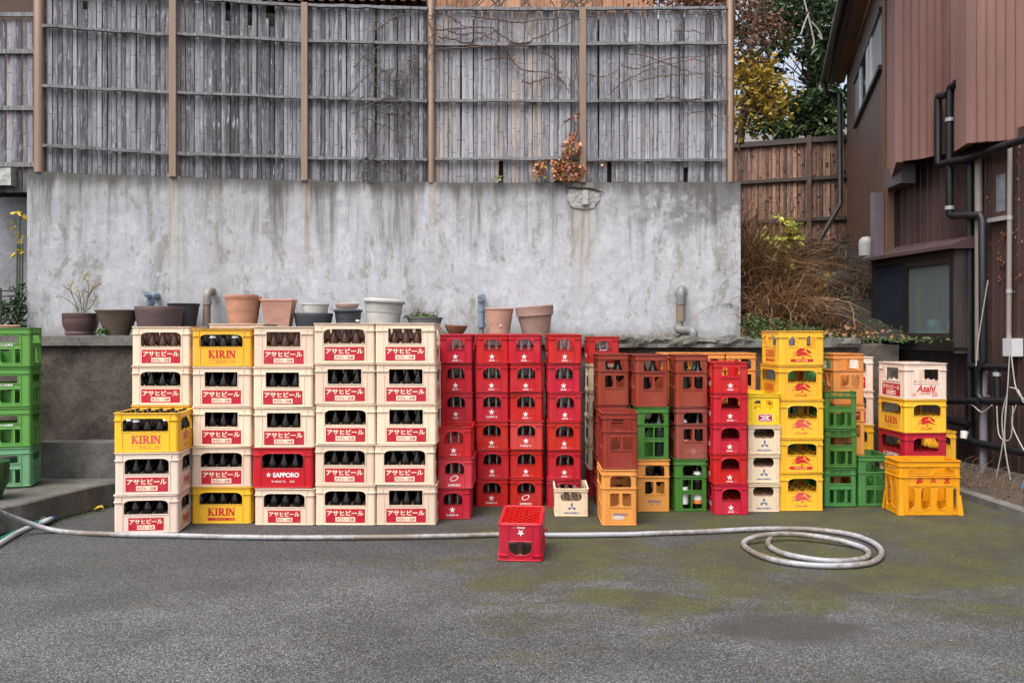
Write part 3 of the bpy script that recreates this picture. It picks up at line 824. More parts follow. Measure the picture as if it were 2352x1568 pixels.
# soffit, fascia, gutter
def lw(c, Y): return Vector((c * K + 0.3071 * Y, Y, 0))
zs = 1.45 + 3.405 * K
mb = MB(); mb.prism([lw(1.02, 14.3), lw(1.02, 6.4), lw(0.86, 6.4), lw(0.86, 14.3)][::-1], zs, zs + 0.03)
hput(mb, 'soffit', simple('soffit_board', (0.40, 0.30, 0.22), 0.8, var=0.15, scale=2))
mb = MB(); mb.prism([lw(0.86, 14.32), lw(0.86, 6.4), lw(0.80, 6.4), lw(0.80, 14.32)][::-1], zs - 0.02, zs + 0.25)
hput(mb, 'fascia', mgut)
mb = MB(); mb.tube([lw(0.745, 14.35) + Vector((0, 0, zs + 0.03)), lw(0.745, 6.4) + Vector((0, 0, zs + 0.03))], 0.062, 12)
hput(mb, 'gutter', mgut, None, True)
gt = lw(0.745, 14.25)
dn = [gt + Vector((0, 0, zs)), gt + Vector((0.03, 0, zs - 0.18)), gt + Vector((0.30, 0, zs - 0.24)), Vector((pA.x - 0.06, 13.95, zs - 0.30)), Vector((pA.x - 0.06, 13.93, 3.55)), Vector((pA.x - 0.62, 13.7, 2.72)), Vector((pA.x - 0.62, 13.7, 1.9))]
mb = MB(); mb.tube(dn, 0.045, 10); hput(mb, 'downpipe', mgut, None, True)
# upper window strip in the left wall
def onplane(sx, sy, p0, p1, off=0.0):
    """where the ray through photo point (2560-wide) meets the vertical plane p0-p1 moved out by off"""
    u = (p1 - p0).normalized(); n = Vector((u.y, -u.x, 0)); q = p0 + n * off
    d = Vector(((sx - 1280) / 2100.0, 1.0, -(sy - 828) / 2100.0))
    t = (q.x * n.x + q.y * n.y) / (d.x * n.x + d.y * n.y)
    return Vector((d.x * t, d.y * t, CH + d.z * t))
def wallbox(p0, p1, sa, sb, z0, z1, d0, d1, name, m, parent=None):
    """box along a wall line between distances sa..sb from p0, sticking out d0..d1"""
    u = (p1 - p0).normalized(); n = Vector((u.y, -u.x, 0))
    mb = MB(); mb.prism([p0 + u * sa + n * d0, p0 + u * sa + n * d1, p0 + u * sb + n * d1, p0 + u * sb + n * d0][::-1], z0, z1)
    return hput(mb, name, m, parent)
mwht = simple('white_frame', (0.62, 0.62, 0.63), 0.5, var=0.06)
mfro = simple('frosted_pane', (0.33, 0.345, 0.36), 0.25, var=0.05)
mgl = simple('dark_pane', (0.030, 0.034, 0.036), 0.06, var=0.3, scale=1.5)
uA = (pB - pA).length
def along(p0, p1, Y): u = (p1 - p0).normalized(); return (Y - p0.y) / u.y
s0, s1 = along(pA, pB, 9.97 * K), along(pA, pB, 7.76 * K)
z0, z1 = 1.45 + 2.45 * K, 1.45 + 2.94 * K
wf = wallbox(pA, pB, s0 - 0.05, s1 + 0.05, z1, z1 + 0.05, -0.01, 0.045, 'window', mdark)
wallbox(pA, pB, s0 - 0.05, s1 + 0.05, z0 - 0.05, z0, -0.01, 0.05, 'sill', mdark, wf)
sw = s1 - s0
for fa, fb, m, nm in ((0, 0.24, mfro, 'pane'), (0.24, 0.30, mwht, 'frame'), (0.30, 0.52, mgl, 'pane'), (0.52, 0.62, mwht, 'frame'), (0.62, 0.66, mgl, 'pane'), (0.66, 0.73, mwht, 'frame'), (0.73, 1.0, mfro, 'pane')):
    wallbox(pA, pB, s0 + sw * fa, s0 + sw * fb - 0.002, z0, z1, -0.01, 0.03 if nm == 'frame' else 0.015, nm, m, wf)
# shutter post, hood, small dark windows on the left wall
def lwbox(xa, xb, ya, yb, name, m, out=0.12, p0=pA, p1=pB):
    a = onplane(xa, yb, p0, p1, out); b_ = onplane(xb, ya, p0, p1, out)
    u = (p1 - p0).normalized()
    return wallbox(p0, p1, (a - p0).to_2d().dot(u.to_2d()), (b_ - p0).to_2d().dot(u.to_2d()), min(a.z, b_.z), max(a.z, b_.z), -0.01, out, name, m)
lwbox(2100, 2118, 585, 800, 'corner_post', simple('plum_post', (0.025, 0.019, 0.022), 0.5), 0.03)
wallbox(pA, pB, along(pA, pB, 10.6), along(pA, pB, 10.0), 1.42, 2.02, -0.01, 0.10, 'window', mdark)
wallbox(pA, pB, along(pA, pB, 11.6), along(pA, pB, 11.2), 1.30, 1.85, -0.01, 0.08, 'window', mdark)
q = onplane(2166, 640, pA, pB, 0.15)
mb = MB(); mb.lathe([(0.085, 0.0), (0.087, 0.14), (0.078, 0.19), (0.045, 0.22), (0.0, 0.23)], 16, lambda a, b_, c: (q.x + a, q.y + b_, q.z + c))
hput(mb, 'vent_hood', simple('white_hood', (0.36, 0.36, 0.355), 0.5, var=0.1), None, True)
# lavender sheet post left of the box window
a = onplane(2193, 640, pL0, pL1, 0.17)
mb = MB(); mb.prism([(a.x - 0.05, a.y + 0.06), (a.x - 0.05, a.y - 0.05), (a.x + 0.055, a.y - 0.05), (a.x + 0.055, a.y + 0.06)], 2.25, 2.98)
hput(mb, 'sheet_post', simple('lavender_sheet', (0.135, 0.105, 0.125), 0.45, var=0.15))
# projecting box window
bw0, bw1 = Vector((4.03, 9.42, 0)), Vector((4.21, 8.02, 0))
bu = (bw1 - bw0).normalized(); bn = Vector((bu.y, -bu.x, 0)); BL = (bw1 - bw0).length
bwin = wallbox(bw0, bw1, 0, BL, 1.30, 1.37, -0.35, 0.0, 'window', mdark)
wallbox(bw0, bw1, -0.02, BL + 0.02, 1.26, 1.298, -0.33, 0.02, 'sill', mdark, bwin)
wallbox(bw0, bw1, 0, BL, 2.165, 2.235, -0.35, 0.0, 'frame', mdark, bwin)
for sa, sb in ((0, 0.05), (0.60, 0.665), (BL - 0.055, BL)):
    wallbox(bw0, bw1, sa, sb, 1.371, 2.164, -0.05, -0.002, 'frame', mdark, bwin)
wallbox(bw0, bw1, 0.664, BL - 0.056, 1.371, 1.43, -0.04, -0.006, 'frame', simple('window_rail', (0.03, 0.022, 0.02), 0.4), bwin)
wallbox(bw0, bw1, 0.664, BL - 0.056, 2.11, 2.164, -0.04, -0.006, 'frame', simple('window_rail', (0.03, 0.022, 0.02), 0.4), bwin)
wallbox(bw0, bw1, 0.05, 0.60, 1.371, 2.164, -0.035, -0.025, 'pane', simple('screen_pane', (0.016, 0.020, 0.030), 0.22, var=0.3, scale=2), bwin)
mp, nt, bs = newmat('frosted_glass')
pz = N(nt, 'ShaderNodeSeparateXYZ', {0: pos(nt)})
bs.inputs['Base Color'].default_value = (0.17, 0.20, 0.20, 1)
bs.inputs['Roughness'].default_value = 0.16
tr = N(nt, 'ShaderNodeBsdfTransparent', {'Color': (0.72, 0.84, 0.86, 1)})
mx = N(nt, 'ShaderNodeMixShader', {0: 0.55}); nt.links.new(bs.outputs[0], mx.inputs[1]); nt.links.new(tr.outputs[0], mx.inputs[2]); nt.links.new(mx.outputs[0], nt.nodes['Material Output'].inputs[0])
wallbox(bw0, bw1, 0.665, BL - 0.056, 1.431, 2.109, -0.034, -0.026, 'pane', mp, bwin)
# inside of the bay: curtain, bowls, pale box added to brighten the pane's foot
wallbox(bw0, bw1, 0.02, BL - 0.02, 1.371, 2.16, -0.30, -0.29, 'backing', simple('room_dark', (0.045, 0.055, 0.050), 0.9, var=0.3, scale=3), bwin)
wallbox(bw0, bw1, 0.70, 0.76, 1.372, 2.10, -0.10, -0.08, 'curtain', simple('ochre_curtain', (0.45, 0.30, 0.08), 0.9), bwin)
wallbox(bw0, bw1, 0.78, 1.20, 1.372, 1.46, -0.16, -0.06, 'pane_brightener', simple('pane_brightener_tone', (0.55, 0.66, 0.70), 0.6), bwin)
for s_, z_, r_ in ((0.93, 1.50, 0.08), (1.24, 1.49, 0.07), (1.27, 1.93, 0.05)):
    q = bw0 + bu * s_ - bn * 0.13
    mb = MB(); mb.lathe([(0.0, -r_), (r_ * 0.7, -r_ * 0.75), (r_, 0), (r_ * 0.75, r_ * 0.7), (0.0, r_)], 14, lambda a, b_, c: (q.x + a, q.y + b_, z_ + c))
    hput(mb, 'bowl', simple('pale_bowl', (0.6, 0.68, 0.70), 0.5), bwin, True)
wallbox(bw0, bw1, BL + 0.001, BL + 0.02, 1.24, 2.27, -0.40, 0.0, 'side_panel', sheet_mat('bay_side', (0.018, 0.014, 0.014), (0.13, 0.10, 0.09), 0.6, 0.35), bwin)
# sloping hood above it
mb = MB(); f0, f1 = bw0 - bu * 0.08 + bn * 0.07, bw1 + bu * 0.06 + bn * 0.07; k0, k1 = bw0 - bu * 0.08 - bn * 0.22, bw1 + bu * 0.06 - bn * 0.34
vs = [(f0.x, f0.y, 2.27), (f1.x, f1.y, 2.27), (k1.x, k1.y, 2.42), (k0.x, k0.y, 2.42), (f0.x, f0.y, 2.235), (f1.x, f1.y, 2.235), (k1.x, k1.y, 2.24), (k0.x, k0.y, 2.24)]
mb.add(vs, [(0, 1, 2, 3), (7, 6, 5, 4), (0, 4, 5, 1), (1, 5, 6, 2), (2, 6, 7, 3), (3, 7, 4, 0)])
hput(mb, 'hood', sheet_mat('plum_sheet', (0.075, 0.048, 0.05), (0.05, 0.03, 0.03), 0.4, 0.5))
# dark duct box hanging under the pink corner
a = P(2082, 393, 8.72)
mb = MB(); mb.box(a.x - 0.08, a.x + 0.07, a.y - 0.05, a.y + 0.3, 2.98, 3.18)
hput(mb, 'duct_box', simple('plum_duct', (0.065, 0.055, 0.065), 0.45, var=0.2))
# small high window in the lower wall
a = onplane(2505, 470, pL0, pL1, 0.03); sA = (a - pL0).to_2d().dot(lu.to_2d()); b_ = onplane(2483, 475, pL0, pL1, 0.03); sB = (b_ - pL0).to_2d().dot(lu.to_2d())
w3 = wallbox(pL0, pL1, sB - 0.02, sA + 0.06, 2.50, 2.93, -0.01, 0.02, 'window', simple('brown_frame', (0.06, 0.032, 0.026), 0.5))
wallbox(pL0, pL1, sB + 0.03, sA + 0.03, 2.55, 2.89, 0.0, 0.024, 'pane', simple('grey_pane', (0.16, 0.18, 0.21), 0.2, var=0.4, scale=9), w3)
wallbox(pL0, pL1, sB - 0.05, sA + 0.09, 2.46, 2.499, -0.01, 0.07, 'sill', simple('pale_sill', (0.30, 0.28, 0.27), 0.5), w3)

# pipes on the house (photo pixel, distance out from the wall)
mblk = simple('black_pipe', (0.005, 0.006, 0.008), 0.5, var=0.3, scale=6)
mpvc = simple('grey_pipe', (0.20, 0.20, 0.225), 0.5, var=0.15, scale=4)
mcnd = simple('beige_conduit', (0.25, 0.22, 0.195), 0.5, var=0.12, scale=4)
mwir = simple('white_cable', (0.36, 0.345, 0.31), 0.5, var=0.1)
mclp = simple('pipe_clip', (0.40, 0.41, 0.43), 0.4, 0.3, var=0.1)
def lp(sx, sy, off): return onplane(sx, sy, pL0, pL1, off)
def pipe(pts, r, m, name='pipe', off=0.12, sm=False, clips=()):
    L = [lp(x, y, off) if len(t) < 3 else lp(x, y, t[2]) for t in pts for x, y in [t[:2]]]
    if sm: L = smoothline(L, 7)
    mb = MB(); mb.tube(L, r, 10); o = hput(mb, name, m, None, True)
    for (x, y) in clips:
        q = lp(x, y, off); mb = MB(); mb.tube([q + Vector((0, 0, -0.018)), q + Vector((0, 0, 0.018))], r * 1.18, 10); hput(mb, 'clip', mclp, o)
    return o
pipe([(2392, 205), (2386, 214), (2376, 219), (2374, 232), (2374, 400), (2374, 538), (2380, 540), (2452, 538), (2456, 548), (2458, 900), (2455, 912), (2446, 924), (2445, 985), (2452, 998), (2470, 1003), (2580, 1004)], 0.036, mblk, clips=((2374, 300), (2374, 412), (2374, 520)))
pipe([(2368, 238), (2346, 242), (2345, 250), (2345, 408), (2352, 412), (2374, 405), (2410, 400), (2470, 379), (2580, 342)], 0.036, mblk, off=0.15)
pipe([(2424, 405), (2424, 1092)], 0.036, mblk, off=0.07)
pipe([(2426, 916), (2530, 919)], 0.032, mblk, off=0.11)
pipe([(2352, 1001), (2447, 1003)], 0.032, mblk, off=0.16)
pipe([(2492, 919), (2494, 1004)], 0.032, mblk, off=0.11, clips=((2493, 935),))
pipe([(2350, 1046), (2424, 1060)], 0.036, mblk, off=0.10)
pipe([(2370, 1090), (2440, 1106), (2580, 1136)], 0.036, mblk, off=0.10)
pipe([(2446, 393), (2447, 900)], 0.034, mcnd, off=0.05)
pipe([(2459, 915), (2459, 1172), (2456, 1190), (2440, 1196), (2402, 1178)], 0.036, mpvc, off=0.06)
pipe([(2525, 365), (2524, 540), (2522, 850)], 0.022, mcnd, off=0.04, clips=((2524, 545), (2523, 728)))
q = lp(2532, 868, 0.04); mb = MB(); mb.box(q.x - 0.05, q.x + 0.05, q.y - 0.07, q.y + 0.07, q.z - 0.08, q.z + 0.08); hput(mb, 'meter_box', simple('white_box', (0.55, 0.56, 0.58), 0.4, var=0.06))
for pts in ([(2524, 885), (2518, 985), (2508, 1100), (2490, 1200), (2488, 1240), (2510, 1256), (2526, 1240), (2528, 1226)],
            [(2528, 885), (2540, 970), (2562, 1000)], [(2388, 998), (2400, 1006), (2430, 1012), (2455, 1030), (2480, 1012)],
            [(2492, 1014), (2496, 1080), (2510, 1100), (2528, 1090), (2532, 1014)], [(2518, 985), (2505, 1060), (2530, 1220), (2535, 1230)],
            [(2524, 968), (2545, 975), (2556, 1000), (2560, 1006)], [(2514, 1012), (2512, 1110), (2526, 1200)], [(2540, 1012), (2530, 1060), (2560, 1126)], [(2470, 700), (2446, 850), (2440, 915)]):
    pipe(pts, 0.0055, mwir, 'cable', off=0.17, sm=True)
mb = MB(); p0_, p1_ = lp(2588, 1180, 0.2), lp(2588, 1290, 0.2)
ring = [p0_ + Vector((0.12 * math.cos(a * 0.26), 0, -0.25 + 0.25 * math.sin(a * 0.26))) for a in range(25)]
mb.tube(ring, 0.012, 8); hput(mb, 'hose_loop', simple('blue_hose', (0.10, 0.17, 0.33), 0.4), None, True)
# creeper runs on the lower wall
mlv = leafmat('dry_leaf_red', (0.10, 0.035, 0.02), (0.24, 0.09, 0.04))
mb = MB()
for (xs, y0, y1) in ((2468, 470, 1000), (2440, 560, 960), (2545, 360, 760), (2506, 560, 700)):
    for i in range(60):
        q = lp(xs + rnd.gauss(0, 5), rnd.uniform(y0, y1), 0.015 + rnd.random() * 0.02); s = rnd.uniform(0.008, 0.02); a = rnd.uniform(0, 6.28)
        d1 = Vector((0.2 * math.cos(a), -math.cos(a), math.sin(a))) * s; d2 = Vector((-0.5, 0.1 * math.sin(a), math.cos(a))) * s
        mb.add([q - d1, q + d2, q + d1, q - d2], [(0, 1, 2, 3)], None, (rnd.random(), 0, 0, 1))
hput(mb, 'creeper_leaves', mlv)
# kerb at the foot of the house
kb = [Vector((3.93, 7.5, 0)), Vector((3.95, 6.4, 0)), Vector((3.9, 4.0, 0))]
mb = rough_block('kerb', grimy_concrete('kerb_concrete', (0.07, 0.068, 0.062), (0.20, 0.195, 0.18), moss=0.2), [(3.90, 7.62, 0), (4.05, 5.2, 0)], 0.02, 0, 0.05)
bpy.data.objects.remove(mb)
mb = MB(); mb.prism([(3.90, 7.62), (4.02, 5.2), (4.14, 5.2), (4.02, 7.62)], 0, 0.055)
tag(mb.build('kerb', grimy_concrete('kerb_concrete2', (0.07, 0.068, 0.062), (0.20, 0.195, 0.18), moss=0.2)), kind='structure')
mb = MB(); vs = []
for j in range(13):
    for i in range(9):
        x = 4.03 + i * 0.09; y = 5.2 + j * 0.33; vs.append((x, y, 0.05 + 0.02 * i + 0.03 * noise.noise(Vector((x * 4, y * 4, 0)))))
mb.add(vs, [(j * 9 + i, j * 9 + i + 1, (j + 1) * 9 + i + 1, (j + 1) * 9 + i) for j in range(12) for i in range(8)])
tag(mb.build('soil_strip', simple('soil', (0.05, 0.038, 0.028), 0.95, var=0.5, scale=14, bumpy=0.5), None, True), kind='structure')
# ---------------------------------------------------------------- crates
CREAM = plastic('cream_plastic', (0.74, 0.575, 0.435), 0.42, 0.13, 0.20)
PALE = plastic('pale_cream_plastic', (0.72, 0.57, 0.475), 0.5, 0.06, 0.16)
CIDER = plastic('ivory_plastic', (0.68, 0.545, 0.385), 0.5, 0.06, 0.16)
YEL = plastic('yellow_plastic', (0.78, 0.43, 0.028), 0.38, 0.08, 0.16)
LEM = plastic('lemon_plastic', (0.78, 0.55, 0.02), 0.4, 0.05, 0.10)
AMB = plastic('amber_plastic', (0.67, 0.280, 0.005), 0.38, 0.04, 0.12)
RED = plastic('red_plastic', (0.47, 0.010, 0.019), 0.36, 0.05, 0.14)
CRM = plastic('crimson_plastic', (0.40, 0.010, 0.022), 0.4, 0.05, 0.14)
FRED = plastic('faded_red_plastic', (0.54, 0.035, 0.045), 0.45, 0.05, 0.2)
BRN = plastic('brown_plastic', (0.245, 0.033, 0.014), 0.42, 0.10, 0.18)
MAU = plastic('mauve_brown_plastic', (0.24, 0.050, 0.036), 0.5, 0.05, 0.22)
ORG = plastic('orange_plastic', (0.66, 0.275, 0.062), 0.42, 0.07, 0.15)
GRN = plastic('green_plastic', (0.050, 0.165, 0.022), 0.42, 0.10, 0.2)
LGR = plastic('leaf_green_plastic', (0.105, 0.30, 0.055), 0.48, 0.05, 0.25)
TEA = plastic('teal_green_plastic', (0.14, 0.33, 0.17), 0.55, 0.05, 0.3)
MGR = plastic('mid_green_plastic', (0.055, 0.20, 0.05), 0.45, 0.06, 0.22)
iRED = ink('label_red', (0.44, 0.005, 0.022)); iKR = ink('kirin_red', (0.50, 0.008, 0.014)); iPK = ink('faded_pink_ink', (0.58, 0.06, 0.075))
iWH = ink('white_ink', (0.80, 0.79, 0.78)); iBL = ink('blue_ink', (0.035, 0.12, 0.33)); iCR = ink('cream_ink', (0.80, 0.66, 0.50)); iBK = ink('dark_ink', (0.05, 0.03, 0.03))
iNV = ink('navy_ink', (0.02, 0.04, 0.16)); iDB = ink('embossed_brown', (0.34, 0.075, 0.04)); iMV = ink('pale_mauve_ink', (0.48, 0.26, 0.22))

def fmap(face, W, L):
    if face == 'F': return lambda u, v, w_: (u, -L / 2 - w_, v)
    if face == 'B': return lambda u, v, w_: (-u, L / 2 + w_, v)
    if face == 'R': return lambda u, v, w_: (W / 2 + w_, u, v)
    return lambda u, v, w_: (-W / 2 - w_, -u, v)

def grow(lp_, d):
    cx = sum(p[0] for p in lp_) / len(lp_); cy = sum(p[1] for p in lp_) / len(lp_)
    hx = max(abs(p[0] - cx) for p in lp_); hy = max(abs(p[1] - cy) for p in lp_)
    return [(cx + (x - cx) * (hx + d) / hx, cy + (y - cy) * (hy + d) / hy) for x, y in lp_]

def H(W, Ht, x0, x1, y0, y1, r=0.006):
    """hole given in fractions of the face, y measured from the TOP as read off the photograph"""
    return rounded((x0 - 0.5) * W, (1 - y1) * Ht, (x1 - 0.5) * W, (1 - y0) * Ht, r)

def crate_body(W, L, Ht, sides, lip=0.004, rc=0.018, ridges=(), ribs=0.40, bead=True, extra=None, foot=True, band=0.19):
    """shell: four walls with openings, rounded corners, top rim, ridges and ribs. sides: face -> list of holes"""
    mb = MB(); t = 0.0045
    for face in 'FBRL':
        w_ = W if face in 'FB' else L
        fn = fmap(face, W, L)
        holes = sides['F' if face in 'FB' else 'R']
        if (face + '!') in sides: holes = sides[face + '!']
        vs, fs = curve_mesh([[(-w_ / 2 + rc, 0.005), (w_ / 2 - rc, 0.005), (w_ / 2 - rc, Ht - 0.002), (-w_ / 2 + rc, Ht - 0.002)]] + holes, t)
        mb.add(vs, fs, lambda x, y, z, fn=fn: fn(x, y, z - t / 2))
        if bead:
            for hl in holes:
                vs, fs = curve_mesh([grow(hl, 0.0055), hl], 0.011, 0.001)
                mb.add(vs, fs, lambda x, y, z, fn=fn: fn(x, y, z - 0.0022))
        # ridges (fraction from the top): between the wall ends and the openings
        for (rz, full) in ridges:
            v = Ht * (1 - rz); segs = [(-w_ / 2 + rc, w_ / 2 - rc)]
            if not full:
                for hl in holes:
                    ys = [p[1] for p in hl]; xs = [p[0] for p in hl]
                    if min(ys) - 0.004 < v < max(ys) + 0.004:
                        ns = []
                        for a, b_ in segs:
                            if max(xs) < a or min(xs) > b_: ns.append((a, b_)); continue
                            if min(xs) - 0.003 > a: ns.append((a, min(xs) - 0.003))
                            if max(xs) + 0.003 < b_: ns.append((max(xs) + 0.003, b_))
                        segs = ns
            for a, b_ in segs: mb.box(a, b_, v - 0.0025, v + 0.0025, -0.001, 0.0078, fn)
        if ribs:
            for sgn in (-1, 1):
                u = sgn * w_ * ribs; mb.box(u - 0.0016, u + 0.0016, Ht * (1 - band), Ht - 0.006, -0.001, 0.0062, fn)
                u = sgn * w_ * (ribs - 0.02); mb.box(u - 0.0015, u + 0.0015, 0.012, Ht * (1 - band) - 0.004, -0.001, 0.0042, fn)
    # corners
    for sx, sy, a0 in ((1, 1, 0), (-1, 1, 90), (-1, -1, 180), (1, -1, 270)):
        cx, cy = sx * (W / 2 - rc), sy * (L / 2 - rc)
        n = 6
        def arc(r0, r1, z0, z1):
            vs = []
            for i in range(n + 1):
                a = R(a0 + 90 * i / n); c_, s_ = math.cos(a), math.sin(a)
                vs += [(cx + r0 * c_, cy + r0 * s_, z0), (cx + r1 * c_, cy + r1 * s_, z0), (cx + r1 * c_, cy + r1 * s_, z1), (cx + r0 * c_, cy + r0 * s_, z1)]
            fs = [(i * 4 + k, (i + 1) * 4 + k, (i + 1) * 4 + (k + 1) % 4, i * 4 + (k + 1) % 4) for i in range(n) for k in range(4)]
            mb.add(vs, [f[::-1] for f in fs] + [(0, 1, 2, 3), tuple(n * 4 + k for k in (3, 2, 1, 0))])
        arc(rc - t, rc, 0.005, Ht - 0.002)
        for (rz, full) in ridges: arc(rc - 0.001, rc + 0.0078, Ht * (1 - rz) - 0.0025, Ht * (1 - rz) + 0.0025)
    # top rim and foot
    def ring(z0, z1, o, i):
        vs, fs = curve_mesh([rounded(-W / 2 - o, -L / 2 - o, W / 2 + o, L / 2 + o, rc + o, 5), rounded(-W / 2 + i, -L / 2 + i, W / 2 - i, L / 2 - i, max(rc - i, 0.003), 5)], z1 - z0, 0.0006)
        mb.add(vs, fs, lambda x, y, z: (x, y, z + (z0 + z1) / 2))
    ring(Ht - 0.0055, Ht, 0.0078, 0.0055)
    if foot: ring(0.0, 0.0056, -0.0035, 0.009); ring(0.0058, 0.0105, 0.003, 0.003)
    if extra: extra(mb)
    return mb

def divider_mesh(W, L, nu, nv, h, wave=0.0, floor=True, ring_cells=False):
    mb = MB(); t = 0.0012; a, b_ = W - 0.013, L - 0.013
    def wall_(p0, p1, cells):
        n = cells * 4; d = Vector(p1) - Vector(p0); nn = Vector((-d.y, d.x)).normalized() * t; vs = []
        for i in range(n + 1):
            q = Vector(p0) + d * i / n; hh = h + wave * (abs(((i / 4.0) % 1.0) - 0.5) * 2 - 0.5)
            for s in (-1, 1): vs += [(q.x + nn.x * s, q.y + nn.y * s, 0.006), (q.x + nn.x * s, q.y + nn.y * s, hh)]
        fs = []
        for i in range(n):
            o = i * 4; fs += [(o, o + 4, o + 5, o + 1), (o + 3, o + 7, o + 6, o + 2), (o + 1, o + 5, o + 7, o + 3)]
        mb.add(vs, fs)
    for i in range(1, nu): x = -a / 2 + a * i / nu; wall_((x, -b_ / 2), (x, b_ / 2), nv)
    for j in range(1, nv): y = -b_ / 2 + b_ * j / nv; wall_((-a / 2, y), (a / 2, y), nu)
    if ring_cells:
        for i in range(nu):
            for j in range(nv):
                cx, cy = -a / 2 + a * (i + .5) / nu, -b_ / 2 + b_ * (j + .5) / nv; r = min(a / nu, b_ / nv) / 2 - 0.001
                mb.lathe([(r - 0.003, 0.006), (r - 0.003, h + 0.012), (r, h + 0.012), (r, 0.006)], 12, lambda x, y, z, cx=cx, cy=cy: (x + cx, y + cy, z))
    if floor: mb.box(-a / 2, a / 2, -b_ / 2, b_ / 2, 0.0025, 0.006)
    return mb

# prints ------------------------------------------------------------
def flat(vs, fs):
    """only the upper skin of a filled outline"""
    return [f for f in fs if all(vs[i][2] > 0 for i in f)]
class Print:
    """flat marks on one face, 'h' above the wall"""
    def __init__(s, face, W, L, u0=0.0): s.fn = fmap(face, W, L); s.mb = MB(); s.u0 = u0
    def put(s, vs2, fs, h):
        s.mb.add([(x + s.u0, y, h) for x, y in vs2], fs, s.fn); return s
    def text(s, body, u, v, w_, h_, h=0.0014, bold=0.0, flip=False, slant=0.0):
        vs, fs = text_mesh(body, bold)
        return s.put([(u + x * w_ + y * slant * h_, v + y * h_) for x, y in vs], fs, h)
    def poly(s, pts, u, v, sc_, h=0.0014):
        vs, fs = curve_mesh([pts], 0.00002)
        n = [(u + x * sc_, v + y * sc_) for x, y, z in vs]; fs = flat(vs, fs)
        return s.put(n, fs, h)
    def rect(s, u, v, w_, h_, h=0.0009):
        return s.put([(u - w_ / 2, v - h_ / 2), (u + w_ / 2, v - h_ / 2), (u + w_ / 2, v + h_ / 2), (u - w_ / 2, v + h_ / 2)], [(0, 1, 2, 3)], h)
    def frame(s, u, v, w_, h_, t, h=0.0009):
        s.rect(u, v + h_ / 2, w_, t, h); s.rect(u, v - h_ / 2, w_, t, h); s.rect(u - w_ / 2, v, t, h_ - t * 1.01, h); return s.rect(u + w_ / 2, v, t, h_ - t * 1.01, h)
    def stroke(s, p, q, wd_, u, v, sc_, h=0.0014, wd2=None):
        p, q = Vector(p), Vector(q); d = (q - p).normalized(); n = Vector((-d.y, d.x)); w2 = wd_ if wd2 is None else wd2
        a = [p + n * wd_ / 2, p - n * wd_ / 2, q - n * w2 / 2, q + n * w2 / 2]
        return s.put([(u + t.x * sc_, v + t.y * sc_) for t in a][::-1], [(0, 1, 2, 3)], h)
    def build(s, name, m, parent): return s.mb.build(name, m, parent)

def star_pts(n=5, inner=0.40): return [((1 if i % 2 == 0 else inner) * math.sin(math.pi * i / n), (1 if i % 2 == 0 else inner) * math.cos(math.pi * i / n)) for i in range(2 * n)]

def kirin_word(pr, u, v, w_, h_):
    """the five flared capitals, drawn stroke by stroke"""
    x = [0.0]; S = h_; tot = 3.86; k = w_ / tot
    def sub(dx, strokes):
        for (p, q, a, b_) in strokes:
            p = Vector(((p[0] + dx) * k, (p[1] - 0.5) * S)); q = Vector(((q[0] + dx) * k, (q[1] - 0.5) * S))
            d = (q - p).normalized(); n = Vector((-d.y, d.x)) * 0.5 * k
            pr.put([(u - w_ / 2 + t.x, v + t.y) for t in (p - n * a, q - n * b_, q + n * b_, p + n * a)], [(0, 1, 2, 3)], 0.0014 + 0.00001 * len(pr.mb.f))
    def serif(x0, x1, y): return ((x0, y), (x1, y), 0.09, 0.09)
    K_ = [((.24, 0), (.24, 1), .25, .25), serif(.0, .46, .045), serif(.0, .46, .955), ((.30, .44), (.80, .98), .10, .10), ((.34, .58), (.86, .02), .20, .27), serif(.58, .95, .955), serif(.62, 1.02, .045)]
    I_ = [((.22, 0), (.22, 1), .25, .25), serif(.0, .44, .045), serif(.0, .44, .955)]
    R_ = [((.24, 0), (.24, 1), .25, .25), serif(.0, .46, .045), serif(.0, .42, .955), ((.24, .95), (.62, .93), .10, .12), ((.60, .97), (.72, .72), .20, .24), ((.72, .76), (.58, .50), .24, .20), ((.62, .52), (.26, .52), .10, .10), ((.42, .52), (.86, .02), .22, .27), serif(.66, 1.02, .045)]
    N_ = [((.16, 0), (.16, 1), .12, .12), serif(.0, .34, .045), serif(.0, .34, .955), ((.16, .97), (.78, .03), .26, .26), ((.80, 0), (.80, 1), .12, .12), serif(.62, .98, .955)]
    sub(0.0, K_); sub(1.03, I_); sub(1.50, R_); sub(2.53, I_); sub(2.94, N_)

